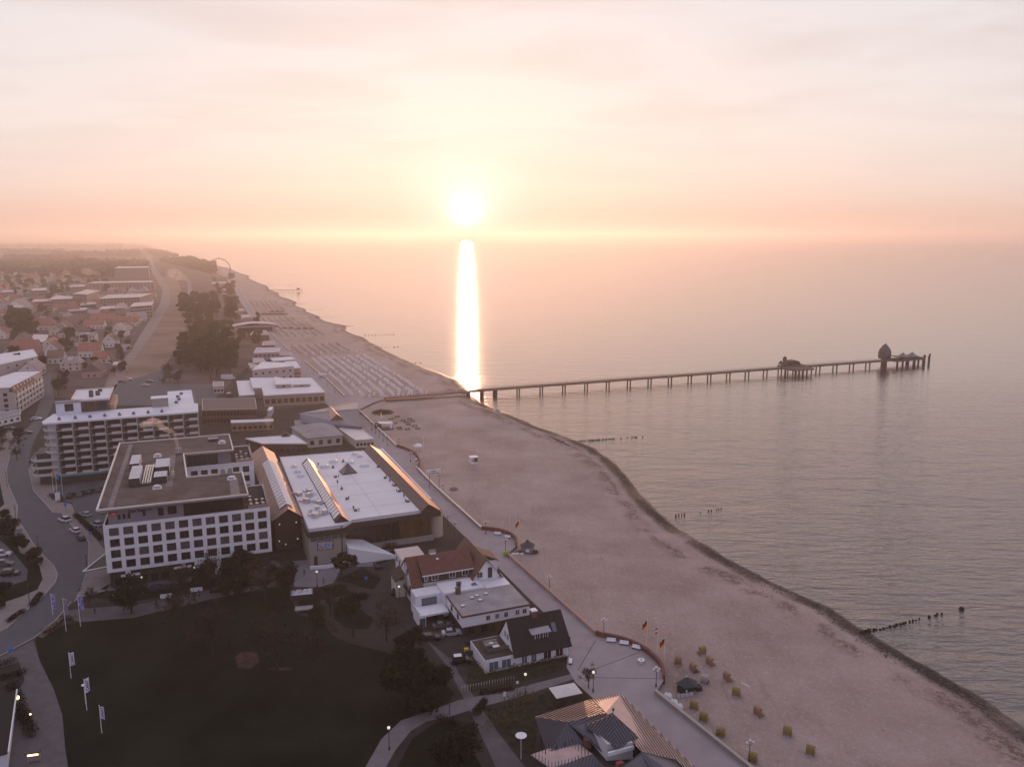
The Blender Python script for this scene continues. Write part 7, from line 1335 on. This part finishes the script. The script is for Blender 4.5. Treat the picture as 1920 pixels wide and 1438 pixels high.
for x, y, a, c_, lab in ((178, 1152, 1.4, (.015, .015, .02), 'person in dark clothes walking on the lawn path before the hotel'), (571, 1079, .3, (.02, .02, .03), 'person in dark clothes crossing the forecourt of the hall'), (607, 1095, 2.0, (.03, .03, .04), 'person standing beside the park lamp on the forecourt'), (1068, 721, 1.0, (.03, .02, .02), 'person standing on the pier deck')):
    if y == 721: q = pierw((P(1068, 721, 1.8)-A0).dot(Vector((pd.x, pd.y, 0)).normalized()), 0, 1.8)
    else: q = P(x, y)
    person(lab, q, a, c_)
# ================================================================= steam plumes
def plume(label, pts, r0, r1, dens, n=26, seed=1):
    rnd = random.Random(seed); c = Vector(pts[0]); b = MB(); K = len(pts)-1; prev = None; ring = []
    M_ = 14
    for i in range(n):
        t = i/(n-1)*K; k = min(int(t), K-1); p = Vector(pts[k]).lerp(Vector(pts[k+1]), t-k)-c; f = i/(n-1); r = (r0+(r1-r0)*f)*(1+.45*noise.noise(Vector((i*.45, seed, 0))))*(1-.55*max(0, f-.75)/.25)
        q0 = Vector(pts[k]); q1_ = Vector(pts[k+1]); T = (q1_-q0).normalized(); A_ = T.cross(Vector((0, 1, 0))); A_ = A_.normalized() if A_.length > .05 else Vector((1, 0, 0)); B_ = T.cross(A_).normalized()
        ring.append([tuple(p+(A_*math.cos(2*math.pi*j/M_)+B_*math.sin(2*math.pi*j/M_))*r*(1+.35*noise.noise(Vector((i*.6, j*.9, seed))))) for j in range(M_)])
    vs = [v for q in ring for v in q]; b.add(vs, [(i*M_+j, i*M_+(j+1) % M_, (i+1)*M_+(j+1) % M_, (i+1)*M_+j) for i in range(n-1) for j in range(M_)]+[tuple(range(M_-1, -1, -1)), tuple((n-1)*M_+j for j in range(M_))])
    nm = 'steam_%d' % int(dens*1000); m = bpy.data.materials.get(nm)
    if not m:
        m = bpy.data.materials.new(nm); m.use_nodes = True; t = m.node_tree; t.nodes.clear(); v = t.nodes.new('ShaderNodeVolumePrincipled'); v.inputs['Color'].default_value = (1, .93, .88, 1); v.inputs['Density'].default_value = dens; v.inputs['Anisotropy'].default_value = .5; o_ = t.nodes.new('ShaderNodeOutputMaterial'); t.links.new(v.outputs[0], o_.inputs['Volume'])
    o = b.build('steam_plume', m); o.location = c; tag(o, label, 'steam')
def al2(px, py, ref, dz=0):  # point above the ground place ref that the photograph shows at this pixel, same distance
    R = P(*ref); u = (px-960)/FPX; v = (719-py)/FPX; d = Vector((u, CPI+v*SPI, -SPI+v*CPI)); t = R.y/d.y; return Vector((0, 0, HC))+d*t
fl0 = hot.location+Matrix.Rotation(math.radians(21), 3, 'Z') @ Vector((16.2, 47.5, 22.6)); fu = (fl0.y)
def at_y(px, py, Y): u = (px-960)/FPX; v = (719-py)/FPX; d = Vector((u, CPI+v*SPI, -SPI+v*CPI)); return Vector((0, 0, HC))+d*(Y/d.y)
plume('peach-coloured steam drifting left from the hotel roof flues', [fl0, at_y(325, 809, fu), at_y(312, 806, fu-1), at_y(300, 797, fu-1), at_y(290, 789, fu-1), at_y(277, 794, fu-1), at_y(262, 798, fu-1)], .4, 1.8, .16)
g0 = P(503, 812); plume('small upright steam plume from the courtyard building', [at_y(503, 808, g0.y), at_y(503, 798, g0.y), at_y(502, 788, g0.y), at_y(506, 780, g0.y)], .5, 2.6, .07, 16, 3)
g1 = P(356, 552); plume('large white steam plume near the far grove', [at_y(356, 529, g1.y), at_y(347, 521, g1.y), at_y(336, 517, g1.y), at_y(324, 512, g1.y), at_y(318, 519, g1.y)], 2, 12, .02, 22, 5)
g2 = P(192, 530); plume('thin white steam plume beside the hazy apartment slab', [at_y(191, 517, g2.y), at_y(180, 512, g2.y), at_y(166, 510, g2.y), at_y(153, 508, g2.y)], 3, 9, .02, 20, 6)
ch_ = thing('chimney', 'tall pale chimney under the large white steam plume', 'chimney', (at_y(356, 545, g1.y).x, g1.y, 0)); MB().tube((0, 0, 0), (0, 0, at_y(356, 531, g1.y).z), 3.2, 2.6, 12).build('shaft', mat('pale_chimney', (.5, .42, .42)), ch_)
# ---------------------------------------------------------------- haze
hz = MB().box(-16000, 16000, -700, 16000, -3.2, 140).build('haze', bpy.data.materials.new('haze_air')); tag(hz, kind='stuff')
hm = hz.data.materials[0]; hm.use_nodes = True; ht = hm.node_tree; ht.nodes.clear()
pv = ht.nodes.new('ShaderNodeVolumePrincipled'); pv.inputs['Color'].default_value = (.98, .88, .81, 1)
pv.inputs['Density'].default_value = DENS; pv.inputs['Anisotropy'].default_value = .59
ho = ht.nodes.new('ShaderNodeOutputMaterial'); ht.links.new(pv.outputs[0], ho.inputs['Volume'])
